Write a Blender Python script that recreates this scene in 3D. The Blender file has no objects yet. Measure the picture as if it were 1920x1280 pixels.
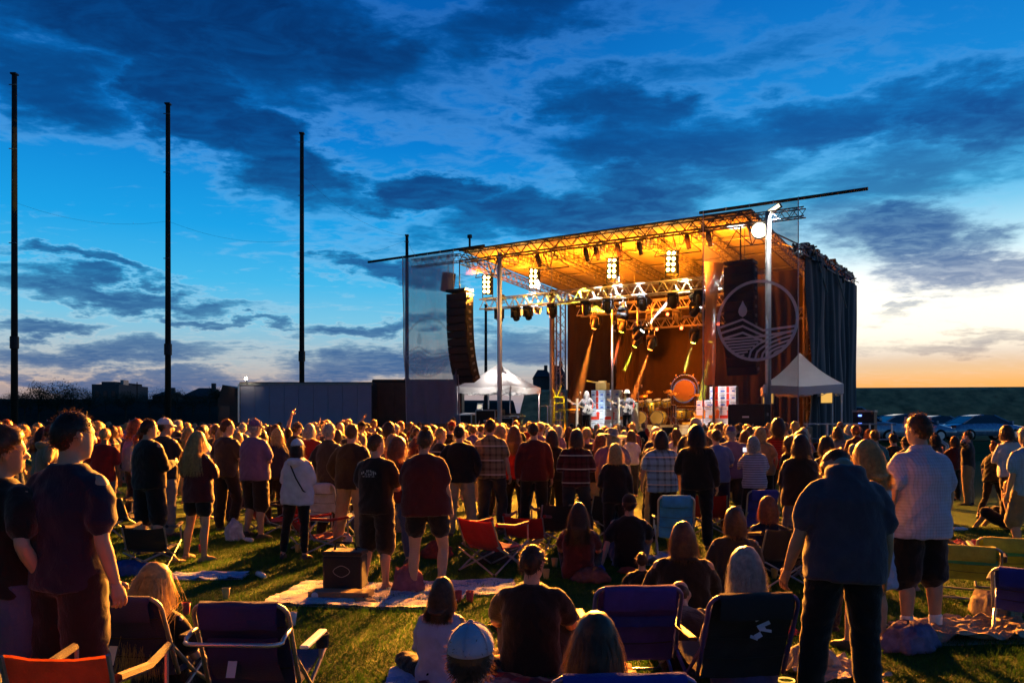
import bpy, bmesh, math, random
import numpy as np
from mathutils import Vector, Matrix, noise
R = math.radians
random.seed(7); np.random.seed(7)
S = bpy.context.scene
C = S.collection
# ---------------------------------------------------------------- camera
CAMH, FPX, HY = 1.77, 1507.0, 793.0          # eye height, focal length in photo pixels, horizon row
cd = bpy.data.cameras.new('camera'); cam = bpy.data.objects.new('camera', cd); C.objects.link(cam)
cd.sensor_width = 36.0; cd.lens = 36.0*FPX/1920; cd.shift_y = (HY-640)/1920.0
cd.clip_start = 0.1; cd.clip_end = 3000
cam.location = (0, 0, CAMH); cam.rotation_euler = (R(90), 0, 0)
S.camera = cam
S.view_settings.view_transform = 'Standard'; S.view_settings.look = 'None'
S.view_settings.exposure = 0.0; S.view_settings.gamma = 1.0
try: S.view_settings.use_curve_mapping = False
except Exception: pass
cy = S.cycles
cy.use_denoising = True
try: cy.denoiser = 'OPENIMAGEDENOISE'
except Exception: pass
cy.max_bounces = 5; cy.diffuse_bounces = 1; cy.glossy_bounces = 2; cy.transmission_bounces = 3
cy.volume_bounces = 0; cy.transparent_max_bounces = 16
cy.sample_clamp_indirect = 3.0; cy.sample_clamp_direct = 0.0
cy.caustics_reflective = False; cy.caustics_refractive = False
cy.use_light_tree = True

def lin(c):
    f = lambda v: v/12.92 if v <= .04045 else ((v+.055)/1.055)**2.4
    return tuple(f(x/255.0) for x in c[:3])

class NT:
    """small helper for wiring shader nodes"""
    def __init__(s, tree): s.t = tree; s.n = tree.nodes; s.l = tree.links
    def new(s, typ, **kw):
        n = s.n.new(typ)
        for k, v in kw.items(): setattr(n, k, v)
        return n
    def put(s, sock, v):
        if isinstance(v, bpy.types.NodeSocket): s.l.new(v, sock)
        elif isinstance(v, (tuple, list)): sock.default_value = (tuple(v)+(1,))[:len(sock.default_value)]
        else: sock.default_value = v
    def m(s, op, a, b=0.0, c=None, clamp=False):
        n = s.new('ShaderNodeMath', operation=op, use_clamp=clamp)
        s.put(n.inputs[0], a); s.put(n.inputs[1], b)
        if c is not None: s.put(n.inputs[2], c)
        return n.outputs[0]
    def ss(s, v, a, b, lo=0.0, hi=1.0, kind='SMOOTHSTEP'):
        n = s.new('ShaderNodeMapRange', interpolation_type=kind)
        for i, x in enumerate((v, a, b, lo, hi)): s.put(n.inputs[i], x)
        return n.outputs[0]
    def ramp(s, v, stops, interp='LINEAR'):
        n = s.new('ShaderNodeValToRGB'); cr = n.color_ramp; cr.interpolation = interp
        while len(cr.elements) < len(stops): cr.elements.new(0.5)
        for e, (p, c) in zip(cr.elements, stops): e.position = p; e.color = (*c[:3], 1)
        s.put(n.inputs[0], v); return n.outputs[0]
    def mix(s, f, a, b, blend='MIX'):
        n = s.new('ShaderNodeMix', data_type='RGBA', blend_type=blend)
        s.put(n.inputs[0], f); s.put(n.inputs[6], a); s.put(n.inputs[7], b)
        return n.outputs[2]
    def xyz(s, x, y, z=0.0):
        n = s.new('ShaderNodeCombineXYZ')
        for i, v in enumerate((x, y, z)): s.put(n.inputs[i], v)
        return n.outputs[0]
    def sep(s, v):
        n = s.new('ShaderNodeSeparateXYZ'); s.put(n.inputs[0], v); return n.outputs
    def noise(s, vec, scale, detail=4, rough=.55, dist=0.0, dim='3D'):
        n = s.new('ShaderNodeTexNoise', noise_dimensions=dim)
        if vec is not None: s.put(n.inputs['Vector'], vec)
        n.inputs['Scale'].default_value = scale; n.inputs['Detail'].default_value = detail
        n.inputs['Roughness'].default_value = rough; n.inputs['Distortion'].default_value = dist
        return n.outputs[0]
    def mapping(s, vec, loc=(0,0,0), rot=(0,0,0), sc=(1,1,1), vt='POINT'):
        n = s.new('ShaderNodeMapping', vector_type=vt); s.put(n.inputs[0], vec)
        n.inputs[1].default_value = loc; n.inputs[2].default_value = rot; n.inputs[3].default_value = sc
        return n.outputs[0]
    def len(s, v):
        n = s.new('ShaderNodeVectorMath', operation='LENGTH'); s.put(n.inputs[0], v); return n.outputs['Value']

# ---------------------------------------------------------------- world: dusk sky with broken cloud
W = bpy.data.worlds.new('World'); S.world = W; W.use_nodes = True
W.cycles.sampling_method = 'MANUAL'; W.cycles.sample_map_resolution = 128
wt = NT(W.node_tree); W.node_tree.nodes.clear()
SUN_AZ, SUN_EL = 36.0, 1.5
def azel(px, py):
    a = math.atan((px-960)/FPX); return math.degrees(a), math.degrees(math.atan((HY-py)*math.cos(a)/FPX))
dirv = wt.new('ShaderNodeTexCoord').outputs['Generated']
dx, dy, dz = wt.sep(dirv)
az = wt.m('MULTIPLY', wt.m('ARCTAN2', dx, dy), 57.29578)
el = wt.m('MULTIPLY', wt.m('ARCSINE', dz), 57.29578)
sh = (math.sin(R(SUN_AZ)), math.cos(R(SUN_AZ)))
hl = wt.m('SQRT', wt.m('ADD', wt.m('MULTIPLY', dx, dx), wt.m('ADD', wt.m('MULTIPLY', dy, dy), 1e-5)))
sdot = wt.m('DIVIDE', wt.m('ADD', wt.m('MULTIPLY', dx, sh[0]), wt.m('MULTIPLY', dy, sh[1])), hl)
wsun = wt.ss(sdot, .80, .995)
eln = wt.m('DIVIDE', wt.m('MAXIMUM', el, 0.0), 60.0)
def stops(lst): return [(e/60.0, lin(c)) for e, c in lst]
left = wt.ramp(eln, stops([(0,(84,100,140)),(2.4,(176,156,150)),(4.2,(164,180,188)),(7,(116,188,218)),(9.5,(66,176,224)),(13,(26,154,220)),(19,(6,118,200)),(27,(3,88,168)),(60,(2,42,96))]))
right = wt.ramp(eln, stops([(0,(255,150,40)),(2.5,(248,176,100)),(3.3,(234,190,140)),(4.5,(212,192,172)),(5.6,(240,220,186)),(7.2,(255,251,230)),(9,(250,254,252)),(11.2,(186,226,238)),(14.5,(76,180,226)),(19,(22,138,212)),(28,(6,102,186)),(60,(2,48,104))]))
clear = wt.mix(wsun, left, right)
# cloud texture: noise on a flat cloud layer seen in perspective
zz = wt.m('ADD', wt.m('MAXIMUM', dz, 0.0), 0.10)
cl = wt.xyz(wt.m('DIVIDE', dx, zz), wt.m('DIVIDE', dy, zz), 0.0)
n1 = wt.noise(wt.mapping(cl, rot=(0,0,R(20)), sc=(1.0,1.35,1)), .85, 9, .62, .45)
n2 = wt.noise(wt.mapping(cl, loc=(3.1,7.7,0), sc=(1.5,2.2,1)), 5.0, 5, .62, .5)
n3 = wt.noise(wt.mapping(cl, loc=(9.1,1.7,0)), 0.45, 3, .5)
ae = wt.xyz(az, el, 0.0)
wrp = wt.new('ShaderNodeTexNoise'); wt.put(wrp.inputs['Vector'], wt.mapping(ae, sc=(.05,.14,1))); wrp.inputs['Scale'].default_value = 2.2; wrp.inputs['Detail'].default_value = 6; wrp.inputs['Roughness'].default_value = .62
wv = wt.new('ShaderNodeVectorMath', operation='MULTIPLY_ADD'); wt.put(wv.inputs[0], wrp.outputs[1]); wv.inputs[1].default_value = (20, 7, 0); wv.inputs[2].default_value = (-10, -3.5, 0)
wa = wt.new('ShaderNodeVectorMath', operation='ADD'); wt.put(wa.inputs[0], ae); wt.put(wa.inputs[1], wv.outputs[0])
aew = wa.outputs[0]
BLOBS = [  # photo px centre, radii, tilt deg (clockwise on the picture), weight
 (330,40,720,160,4,1.15),(420,225,290,120,24,1.12),(90,160,250,120,0,.85),(930,45,330,85,-8,.75),(580,308,130,45,10,.8),(760,190,280,50,-20,.4),
 (1140,215,190,75,8,.85),(1280,290,340,90,4,.85),(1560,215,330,66,-4,.85),(1820,220,280,100,6,.95),(800,368,210,36,-3,1.0),
 (1080,400,350,70,-6,1.05),(1660,425,250,75,6,1.0),(1810,505,290,70,5,1.05),(1690,330,420,75,0,.62),(1400,110,420,40,-6,.35),
 (190,500,190,18,4,1.0),(240,546,300,26,3,1.0),(90,602,190,20,0,.95),(680,610,170,22,-3,.95),(705,690,230,44,-3,1.0),
 (740,497,120,24,4,.85),(200,660,400,34,2,.9),(180,712,480,24,0,.9),(1000,650,230,40,0,.8),(1760,655,330,30,2,.75),
 (420,596,170,12,3,.8),(1640,612,150,13,-4,.6),(1870,640,170,16,3,.6),(1750,575,140,9,0,.5)]
dens = None
for (bx, by, rx, ry, tilt, w) in BLOBS:
    a0, e0 = azel(bx, by)
    a1, _ = azel(bx+rx, by); a2, _ = azel(bx-rx, by); ra = abs(a1-a2)/2
    _, e1 = azel(bx, by-ry); _, e2 = azel(bx, by+ry); re = abs(e1-e2)/2
    q = wt.mapping(aew, loc=(a0, e0, 0), rot=(0, 0, R(-tilt)), sc=(ra*1.35, re*1.35, 1), vt='TEXTURE')
    g = wt.ss(wt.len(q), 1.0, 0.15, 0.0, w)
    dens = g if dens is None else wt.m('MAXIMUM', dens, g)
inview = wt.m('MULTIPLY', wt.ss(wt.m('ABSOLUTE', az), 55, 34), wt.ss(el, 40, 29))
base = wt.mix(inview, wt.ss(n3, .40, .62, .1, .85), dens)
dn = wt.m('ADD', base, wt.m('ADD', wt.m('MULTIPLY', wt.m('SUBTRACT', n1, .5), 1.35), wt.m('MULTIPLY', wt.m('SUBTRACT', n2, .5), .95)))
cov = wt.ss(dn, .17, .92)
cloud_l = wt.ramp(eln, stops([(0,(56,84,126)),(3,(48,90,140)),(7,(32,80,136)),(12,(22,68,128)),(18,(8,52,110)),(27,(3,36,86)),(60,(3,26,64))]))
cloud_r = wt.ramp(eln, stops([(0,(196,140,104)),(3,(184,152,130)),(5,(152,150,156)),(8,(62,106,154)),(12,(28,78,140)),(18,(14,66,132)),(27,(6,56,120)),(60,(4,32,76))]))
cloud = wt.mix(wsun, cloud_l, cloud_r)
# thin rims of cloud lit by the afterglow
rim = wt.m('MULTIPLY', wt.ss(dn, .02, .25), wt.ss(dn, .55, .25))
glow = wt.mix(wt.m('MULTIPLY', rim, .16), clear, wt.ramp(eln, stops([(0,(255,190,140)),(6,(236,226,214)),(14,(150,200,236)),(30,(40,120,200))])))
puff = wt.ss(n2, .35, .72)
cloud2 = wt.mix(wt.m('MULTIPLY', puff, .26), cloud, clear)
skyc = wt.mix(wt.m('MULTIPLY', cov, .93), glow, cloud2)
brk = wt.m('MULTIPLY', wt.m('MULTIPLY', wt.ss(sdot,.86,.99), wt.m('MULTIPLY', wt.ss(el,3.4,6.2), wt.ss(el,11,7.5))), wt.m('SUBTRACT', 1.0, wt.m('MULTIPLY', cov, .8)))
skyc = wt.mix(wt.m('MULTIPLY', brk, .75), skyc, (1.15,1.08,.92,1))
nish = wt.new('ShaderNodeTexSky', sky_type='NISHITA', sun_disc=False)
nish.sun_elevation = R(SUN_EL); nish.sun_rotation = R(SUN_AZ); nish.ozone_density = 4.0
nb = wt.new('ShaderNodeVectorMath', operation='SCALE'); wt.put(nb.inputs[0], nish.outputs[0]); nb.inputs[3].default_value = 0.05
skyc = wt.mix(0.06, skyc, nb.outputs[0])
# the sky opposite the afterglow is darker at dusk
esc = wt.new('ShaderNodeVectorMath', operation='SCALE'); wt.put(esc.inputs[0], skyc); wt.put(esc.inputs[3], wt.ss(sdot, -.7, .35, .50, 1.0)); skyc = esc.outputs[0]
# below the horizon: the dark land
skyc = wt.mix(wt.ss(el, -0.6, -0.1, 1.0, 0.0), skyc, (*lin((28,30,26)), 1))
bg = wt.new('ShaderNodeBackground'); wt.put(bg.inputs[0], skyc); bg.inputs[1].default_value = 1.2
wo = wt.new('ShaderNodeOutputWorld'); wt.l.new(bg.outputs[0], wo.inputs[0])
# the sun has just gone down behind the berm: only a trace of warm light is left
sd = bpy.data.lights.new('sun', 'SUN'); so = bpy.data.objects.new('sun', sd); C.objects.link(so)
sd.energy = 0.06; sd.angle = R(12); sd.color = (1.0, .62, .38)
so.rotation_euler = Vector((-sh[0]*math.cos(R(4)), -sh[1]*math.cos(R(4)), -math.sin(R(4)))).to_track_quat('-Z', 'Y').to_euler()
so.location = (40, 60, 30)

# ---------------------------------------------------------------- placing helpers
def G(px, d, z=0.0): return Vector(((px-960)/FPX*d, d, z))
def ZP(py, d): return CAMH+(HY-py)*d/FPX
ST_A, ST_YAW = Vector((-6.3, 36.6, 0)), math.atan2(-.534, .846)
ST_U, ST_B = Vector((math.cos(ST_YAW), math.sin(ST_YAW), 0)), Vector((-math.sin(ST_YAW), math.cos(ST_YAW), 0))
def ST(s, t, z=0.0): return ST_A+ST_U*s+ST_B*t+Vector((0, 0, z))
def S_at(px, t):
    k = (px-960)/FPX; p = ST(0, t)
    return (k*p.y-p.x)/(ST_U.x-k*ST_U.y)

# ---------------------------------------------------------------- materials
MATS = {}
def mat(name, col, rough=.7, metal=0.0, vary=.12, nscale=6.0, bump=0.0, bscale=60.0, emis=None, estr=0.0, spec=.3, objcol=False, transl=0.0, sheen=0.0, coat=0.0):
    if name in MATS: return MATS[name]
    m = bpy.data.materials.new(name); m.use_nodes = True; t = NT(m.node_tree)
    bs = m.node_tree.nodes['Principled BSDF']; out = m.node_tree.nodes['Material Output']
    tc = t.new('ShaderNodeTexCoord').outputs['Object']
    base = (*col, 1)
    if objcol: base = t.new('ShaderNodeObjectInfo').outputs['Color']
    if vary > 0:
        n = t.noise(tc, nscale, 5, .6)
        f = t.ss(n, .3, .7, 1-vary, 1+vary, 'LINEAR')
        sc = t.new('ShaderNodeVectorMath', operation='SCALE'); t.put(sc.inputs[0], base); t.put(sc.inputs[3], f); base = sc.outputs[0]
        t.put(bs.inputs['Roughness'], t.ss(n, .3, .7, max(.05, rough-.08), min(1, rough+.08), 'LINEAR'))
    else: bs.inputs['Roughness'].default_value = rough
    t.put(bs.inputs['Base Color'], base)
    bs.inputs['Metallic'].default_value = metal; bs.inputs['Specular IOR Level'].default_value = spec
    if sheen: bs.inputs['Sheen Weight'].default_value = sheen
    if coat: bs.inputs['Coat Weight'].default_value = coat; bs.inputs['Coat Roughness'].default_value = .08
    if emis: bs.inputs['Emission Color'].default_value = (*emis, 1); bs.inputs['Emission Strength'].default_value = estr
    if bump:
        b = t.new('ShaderNodeBump'); b.inputs['Strength'].default_value = bump; b.inputs['Distance'].default_value = .01
        t.put(b.inputs['Height'], t.noise(tc, bscale, 3)); t.l.new(b.outputs[0], bs.inputs['Normal'])
    if transl:
        tr = t.new('ShaderNodeBsdfTranslucent'); t.put(tr.inputs[0], base); mx = t.new('ShaderNodeMixShader'); mx.inputs[0].default_value = transl
        t.l.new(bs.outputs[0], mx.inputs[1]); t.l.new(tr.outputs[0], mx.inputs[2]); t.l.new(mx.outputs[0], out.inputs[0])
    MATS[name] = m; return m

M_ALU = mat('aluminium', (.62,.62,.64), .38, .9, .12)
M_STEEL = mat('dull_steel', (.30,.30,.31), .5, .7, .2)
M_BLKMET = mat('black_metal', (.02,.02,.022), .5, .2, .2)
M_BLACK = mat('black_paint', (.018,.018,.02), .6, 0, .25)
M_RUBBER = mat('rubber', (.02,.02,.02), .85)
M_GRILLE = mat('speaker_grille', (.03,.03,.032), .75, 0, .3, 40)
M_DECK = mat('stage_deck', (.05,.045,.04), .55, 0, .3, 3)
M_WOOD = mat('pole_wood', (.035,.026,.02), .85, 0, .35, 4, .3, 30)
M_CURTAIN = mat('curtain_cloth', (.030,.025,.022), .85, 0, .25, 5, .2, 40, sheen=.3)
M_BACKDROP = mat('backdrop_cloth', (.034,.022,.014), .9, 0, .3, 2, .2, 40)
M_ROOFSKIN = mat('roof_skin', (.62,.60,.56), .6, 0, .12, .7)
M_TENT = mat('tent_cloth', (.88,.88,.90), .6, 0, .05, 2, .1, 30, transl=.35)
M_WHITE = mat('white_paint', (.78,.78,.78), .5, 0, .06)
M_CHROME = mat('chrome', (.8,.8,.8), .18, 1.0, .05)
M_GLASSDK = mat('dark_glass', (.02,.022,.026), .06, 0, 0, spec=.6)
M_EMIT = {}
def emit(name, col, strength):
    return mat(name, (.1,.1,.1), .5, 0, 0, emis=col, estr=strength)

# ---------------------------------------------------------------- mesh builder
class MB:
    def __init__(s): s.v = []; s.f = []; s.mi = []; s.m = 0
    def face(s, idx): s.f.append(idx); s.mi.append(s.m)
    def quad(s, a, b, c, d):
        i = len(s.v); s.v += [tuple(a), tuple(b), tuple(c), tuple(d)]; s.face((i, i+1, i+2, i+3)); return s
    def box(s, c, size, rot=None):
        hx, hy, hz = size[0]/2, size[1]/2, size[2]/2; i = len(s.v); c = Vector(c)
        for x, y, z in ((-1,-1,-1),(1,-1,-1),(1,1,-1),(-1,1,-1),(-1,-1,1),(1,-1,1),(1,1,1),(-1,1,1)):
            p = Vector((x*hx, y*hy, z*hz))
            if rot is not None: p = rot @ p
            s.v.append(tuple(c+p))
        for q in ((0,3,2,1),(4,5,6,7),(0,1,5,4),(1,2,6,5),(2,3,7,6),(3,0,4,7)): s.face(tuple(i+k for k in q))
        return s
    def tube(s, a, b, r, r2=None, n=6, caps=True):
        a = Vector(a); b = Vector(b); r2 = r if r2 is None else r2
        d = b-a
        if d.length < 1e-6: return s
        q = d.to_track_quat('Z', 'Y'); i = len(s.v)
        for p, rr in ((a, r), (b, r2)):
            for k in range(n):
                t = 2*math.pi*k/n; s.v.append(tuple(p+q @ Vector((rr*math.cos(t), rr*math.sin(t), 0))))
        for k in range(n): s.face((i+k, i+(k+1) % n, i+n+(k+1) % n, i+n+k))
        if caps: s.face(tuple(i+k for k in reversed(range(n)))); s.face(tuple(i+n+k for k in range(n)))
        return s
    def path(s, pts, r, n=6, closed=False):
        """one bent tube through the points"""
        pts = [Vector(p) for p in pts]; N = len(pts); i0 = len(s.v); up = None
        for k, p in enumerate(pts):
            a = pts[k-1] if (k > 0 or closed) else p; b = pts[(k+1) % N] if (k < N-1 or closed) else p
            d = (b-a).normalized()
            if up is None: up = d.orthogonal().normalized()
            up = (up-d*up.dot(d)).normalized(); w = d.cross(up)
            rr = r[k] if isinstance(r, (list, tuple)) else r
            for j in range(n):
                t = 2*math.pi*j/n; s.v.append(tuple(p+(up*math.cos(t)+w*math.sin(t))*rr))
        for k in range(N if closed else N-1):
            a = i0+k*n; b = i0+((k+1) % N)*n
            for j in range(n): s.face((a+j, a+(j+1) % n, b+(j+1) % n, b+j))
        if not closed:
            s.face(tuple(i0+j for j in reversed(range(n)))); s.face(tuple(i0+(N-1)*n+j for j in range(n)))
        return s
    def loft(s, rings, closed_u=True, caps=True):
        n = len(rings[0]); i0 = len(s.v)
        for r in rings: s.v += [tuple(p) for p in r]
        for k in range(len(rings)-1):
            a = i0+k*n; b = a+n
            for j in range(n if closed_u else n-1): s.face((a+j, a+(j+1) % n, b+(j+1) % n, b+j))
        if caps and closed_u:
            s.face(tuple(i0+j for j in reversed(range(n)))); s.face(tuple(i0+(len(rings)-1)*n+j for j in range(n)))
        return s
    def lathe(s, prof, n=16, axis='Z', c=(0,0,0), caps=True):
        c = Vector(c); rings = []
        for r, h in prof:
            ring = []
            for k in range(n):
                t = 2*math.pi*k/n; x, y = r*math.cos(t), r*math.sin(t)
                ring.append(c+(Vector((x, y, h)) if axis == 'Z' else Vector((x, -h, y)) if axis == 'Y' else Vector((h, x, y))))
            rings.append(ring)
        return s.loft(rings, caps=caps)
    def mesh(s, name, mats, smooth=False):
        me = bpy.data.meshes.new(name); me.from_pydata(s.v, [], s.f)
        for m in (mats if isinstance(mats, (list, tuple)) else [mats]): me.materials.append(m)
        if any(s.mi): me.polygons.foreach_set('material_index', s.mi)
        if smooth: me.polygons.foreach_set('use_smooth', [True]*len(me.polygons))
        me.update(); return me
    def build(s, name, mats, parent=None, smooth=False, loc=(0,0,0), rz=0.0):
        return link(name, s.mesh(name, mats, smooth), parent, loc, rz)
def link(name, me, parent=None, loc=(0,0,0), rz=0.0):
    o = bpy.data.objects.new(name, me); C.objects.link(o); o.location = loc; o.rotation_euler = (0, 0, rz)
    if parent: o.parent = parent
    return o
def tag(o, label, cat, group=None):
    o['label'] = label; o['category'] = cat
    if group: o['group'] = group
    return o
def thing(name, label, cat, loc=(0,0,0), rz=0.0, group=None):
    o = bpy.data.objects.new(name, None); C.objects.link(o); o.empty_display_size = .2
    o.location = loc; o.rotation_euler = (0, 0, rz); return tag(o, label, cat, group)
def struct(o): o['kind'] = 'structure'; return o
def stuff(o, label=None, cat=None):
    o['kind'] = 'stuff'
    if label: o['label'] = label
    if cat: o['category'] = cat
    return o
def copy_tree(o, parent=None):
    c = o.copy(); C.objects.link(c); c.parent = parent
    for ch in o.children: copy_tree(ch, c)
    return c
def bevel(o, w, seg=2):
    m = o.modifiers.new('bevel', 'BEVEL'); m.width = w; m.segments = seg; m.limit_method = 'ANGLE'; return o
def truss(mb, a, b, size=.3, r=.025, rb=.014, step=None, up=Vector((0,0,1))):
    """square lattice truss between a and b"""
    a = Vector(a); b = Vector(b); d = (b-a); L = d.length; d.normalize()
    w = d.cross(up)
    if w.length < .1: w = d.cross(Vector((0, 1, 0)))
    w.normalize(); v = w.cross(d).normalized(); h = size/2
    off = [w*h+v*h, -w*h+v*h, -w*h-v*h, w*h-v*h]
    for o in off: mb.tube(a+o, b+o, r, n=6)
    step = step or size*1.25; n = max(1, int(L/step))
    for k in range(n):
        p = a+d*(L*k/n); q = a+d*(L*(k+1)/n); m = (p+q)/2
        for j in range(4):
            o1, o2 = off[j], off[(j+1) % 4]
            mb.tube(p+o1, m+o2, rb, n=4, caps=False); mb.tube(m+o2, q+o1, rb, n=4, caps=False)
    return mb
def wavy_sheet(mb, a, b, z0, z1, amp=.06, wl=.35, nz=8, seed=0, flare=.3, thick=.015):
    """hanging cloth with folds from a to b (floor plan points)"""
    a = Vector(a); b = Vector(b); d = b-a; L = d.length; d.normalize(); nrm = Vector((d.y, -d.x, 0)); n = max(8, int(L/(wl/7)))
    for side in (0, 1):
        rings = []
        for k in range(nz+1):
            z = z1+(z0-z1)*k/nz; row = []
            for j in range(n+1):
                x = L*j/n
                ph = noise.noise(Vector((x*.7, seed*3.1, 0)))*5+noise.noise(Vector((x*1.1, seed*3.1, z*.12)))*4
                f = math.sin(2*math.pi*x/wl+ph)*amp*(.55+.45*noise.noise(Vector((x*1.3, z*.15, seed))))*(1-flare+flare*k/nz)
                f += .20*amp/.05*.35*noise.noise(Vector((x*.6, z*.28, seed+9)))
                p = a+d*x+nrm*(f+side*thick); row.append((p.x, p.y, z))
            rings.append(row)
        mb.loft(rings, closed_u=False, caps=False)
    return mb

# ---------------------------------------------------------------- ground and berm
def ground_mat():
    m = bpy.data.materials.new('grass_ground'); m.use_nodes = True; t = NT(m.node_tree); bs = m.node_tree.nodes['Principled BSDF']
    tc = t.new('ShaderNodeTexCoord').outputs['Object']
    a = t.noise(tc, .35, 4); b = t.noise(tc, 9, 5, .65); c = t.noise(tc, 120, 3, .7)
    col = t.ramp(t.m('ADD', t.m('MULTIPLY', a, .5), t.m('MULTIPLY', b, .5)), [(.30,(.013,.050,.005)),(.5,(.025,.080,.008)),(.68,(.044,.110,.011))])
    col = t.mix(t.ss(c, .3, .75), col, (.05,.135,.014,1), 'MIX')
    t.put(bs.inputs['Base Color'], t.mix(.55, col, t.ramp(b, [(.3,(.016,.055,.006)),(.7,(.036,.100,.010))])))
    bs.inputs['Roughness'].default_value = .9; bs.inputs['Specular IOR Level'].default_value = .15
    bp = t.new('ShaderNodeBump'); bp.inputs['Strength'].default_value = .9; bp.inputs['Distance'].default_value = .04
    t.put(bp.inputs['Height'], t.m('ADD', c, t.noise(tc, 40, 4))); t.l.new(bp.outputs[0], bs.inputs['Normal'])
    return m
M_GRASS = ground_mat()
struct(MB().quad((-900,-300,0),(900,-300,0),(900,1500,0),(-900,1500,0)).build('ground', M_GRASS))
def ridge(name, pts, width, base, m):
    """long earth bank: pts = (x, y, height) along its crest"""
    mb = MB(); rings = []
    for k, (x, y, h) in enumerate(pts):
        a = Vector(pts[max(0, k-1)][:2]); b = Vector(pts[min(len(pts)-1, k+1)][:2]); d = (b-a).normalized(); nv = Vector((d.y, -d.x))
        row = []
        for off, f in ((1,0),(.72,.2),(.45,.62),(.2,.94),(.08,1.0),(-.3,1.0),(-1,0)):
            p = Vector((x, y))+nv*off*width; row.append((p.x, p.y, base+(h-base)*f+(.18*noise.noise(Vector((p.x*.07, p.y*.07, 1)))*f if f < .99 else .0)))
        rings.append(row)
    mb.loft(rings, closed_u=False, caps=False); return mb.build(name, m, smooth=False)
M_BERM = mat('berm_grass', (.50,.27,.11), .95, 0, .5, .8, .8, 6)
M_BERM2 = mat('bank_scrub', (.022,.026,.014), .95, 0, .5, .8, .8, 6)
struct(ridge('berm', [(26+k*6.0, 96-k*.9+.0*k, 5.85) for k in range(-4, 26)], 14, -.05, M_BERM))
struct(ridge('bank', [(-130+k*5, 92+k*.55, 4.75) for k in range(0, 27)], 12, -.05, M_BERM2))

# ---------------------------------------------------------------- trees and far roofs
M_LEAF = mat('dark_foliage', (.030,.040,.020), .8, 0, .4, 3)
M_BARK = mat('bark', (.05,.038,.028), .9, 0, .3, 8)
def tree(label, x, y, z, h, w, seed, group='trees on the bank'):
    rnd = random.Random(seed); t = thing('tree', label, 'tree', (x, y, z), 0, group)
    mb = MB(); mb.path([(0,0,-.3),(.05*h*.2,0,h*.25),(-.04*h*.2,.02,h*.6)], [.05*h*.6,.035*h*.6,.015*h*.6], 7)
    tips = []
    for k in range(9):
        a = rnd.uniform(0, 6.28); z0 = h*rnd.uniform(.2,.55); r = w*rnd.uniform(.35,.9); e = Vector((math.cos(a)*r, math.sin(a)*r, z0+h*rnd.uniform(.12,.4)))
        mb.path([(0,0,z0), e*.5+Vector((0,0,z0*.4)), e], [.014*h,.009*h,.004*h], 5); tips.append(e)
    mb.build('trunk', M_BARK, t)
    lv = []; lf = []
    cs = [(e, w*rnd.uniform(.25,.45)) for e in tips]+[(Vector((rnd.uniform(-.4,.4)*w, rnd.uniform(-.4,.4)*w, h*rnd.uniform(.5,.92))), w*rnd.uniform(.25,.4)) for _ in range(7)]
    for c, r in cs:
        for _ in range(150):
            d = Vector((rnd.gauss(0,1), rnd.gauss(0,1), rnd.gauss(0,.8))).normalized()*r*rnd.uniform(.35,1.05); p = c+d
            s = rnd.uniform(.06,.15)*h/6; q = Matrix.Rotation(rnd.uniform(0,6.28), 3, Vector((rnd.gauss(0,1), rnd.gauss(0,1), rnd.gauss(0,1))).normalized())
            i = len(lv); lv += [tuple(p+q @ Vector(v)) for v in ((-s,0,0),(0,-s*.5,0),(s,0,0),(0,s*.5,0))]; lf.append((i,i+1,i+2,i+3))
    me = bpy.data.meshes.new('crown'); me.from_pydata(lv, [], lf); me.materials.append(M_LEAF); link('crown', me, t)
TL = ['rounded dark tree on the bank beside the first tall pole','wide bushy dark tree on the bank left of the flat-topped block','low dark bush tree at the foot of the flat-topped block','small dark tree beside the thin utility post','narrow dark tree next to the peaked roof','dark scrubby tree at the trailer cab end']
for k, (px, py, d, hh, ww) in enumerate([(72,722,88,4.2,2.6),(108,721,88,4.6,3.0),(168,733,87,3.0,2.0),(236,736,88,2.8,1.8),(330,731,89,3.4,1.8),(412,724,89,4.0,1.8),(46,731,87,3.4,2.2),(138,727,87,3.6,2.4)]):
    zt = ZP(py, d); p = G(px, d, zt-hh*.95)
    tree((TL+['leftmost low dark tree on the bank','dark tree with a thin top between bush and block'])[k], p.x, p.y, p.z, hh, ww, 40+k)
rb = random.Random(77)
for k in range(16):
    px = 10+k*27+rb.uniform(-9,9); d = 90+rb.uniform(-2,6); hh = rb.uniform(1.6,3.2); p = G(px, d, ZP(rb.uniform(730,741), d)-hh*.95); tree('low dark scrub tree in the ragged row along the bank', p.x, p.y, p.z, hh, hh*.75, 90+k)
M_FARWALL = mat('far_wall', (.09,.085,.085), .9, 0, .2)
M_FARROOF = mat('far_roof', (.05,.045,.045), .9, 0, .2)
def block(px0, px1, pyt, d, label):
    a = G(px0, d); b = G(px1, d); z = ZP(pyt, d); t = thing('building', label, 'building', ((a.x+b.x)/2, d, 0)); w = b.x-a.x
    MB().box((0,6,z/2), (w,12,z)).build('wall', M_FARWALL, t)
    MB().box((w*.06,6,z+.25), (w*.5,11,.5)).build('parapet', M_FARWALL, t)
    MB().box((w*.42,3,z+.45), (w*.12,2,.9)).build('roof_vent', M_STEEL, t)
    for k in range(3): MB().box((-w*.3+k*w*.3,-.03,z*.80), (w*.14,.08,1.1)).build('window', M_GLASSDK, t)
block(172, 223, 720, 150, 'flat-topped dark block rising behind the bank trees')
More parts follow.
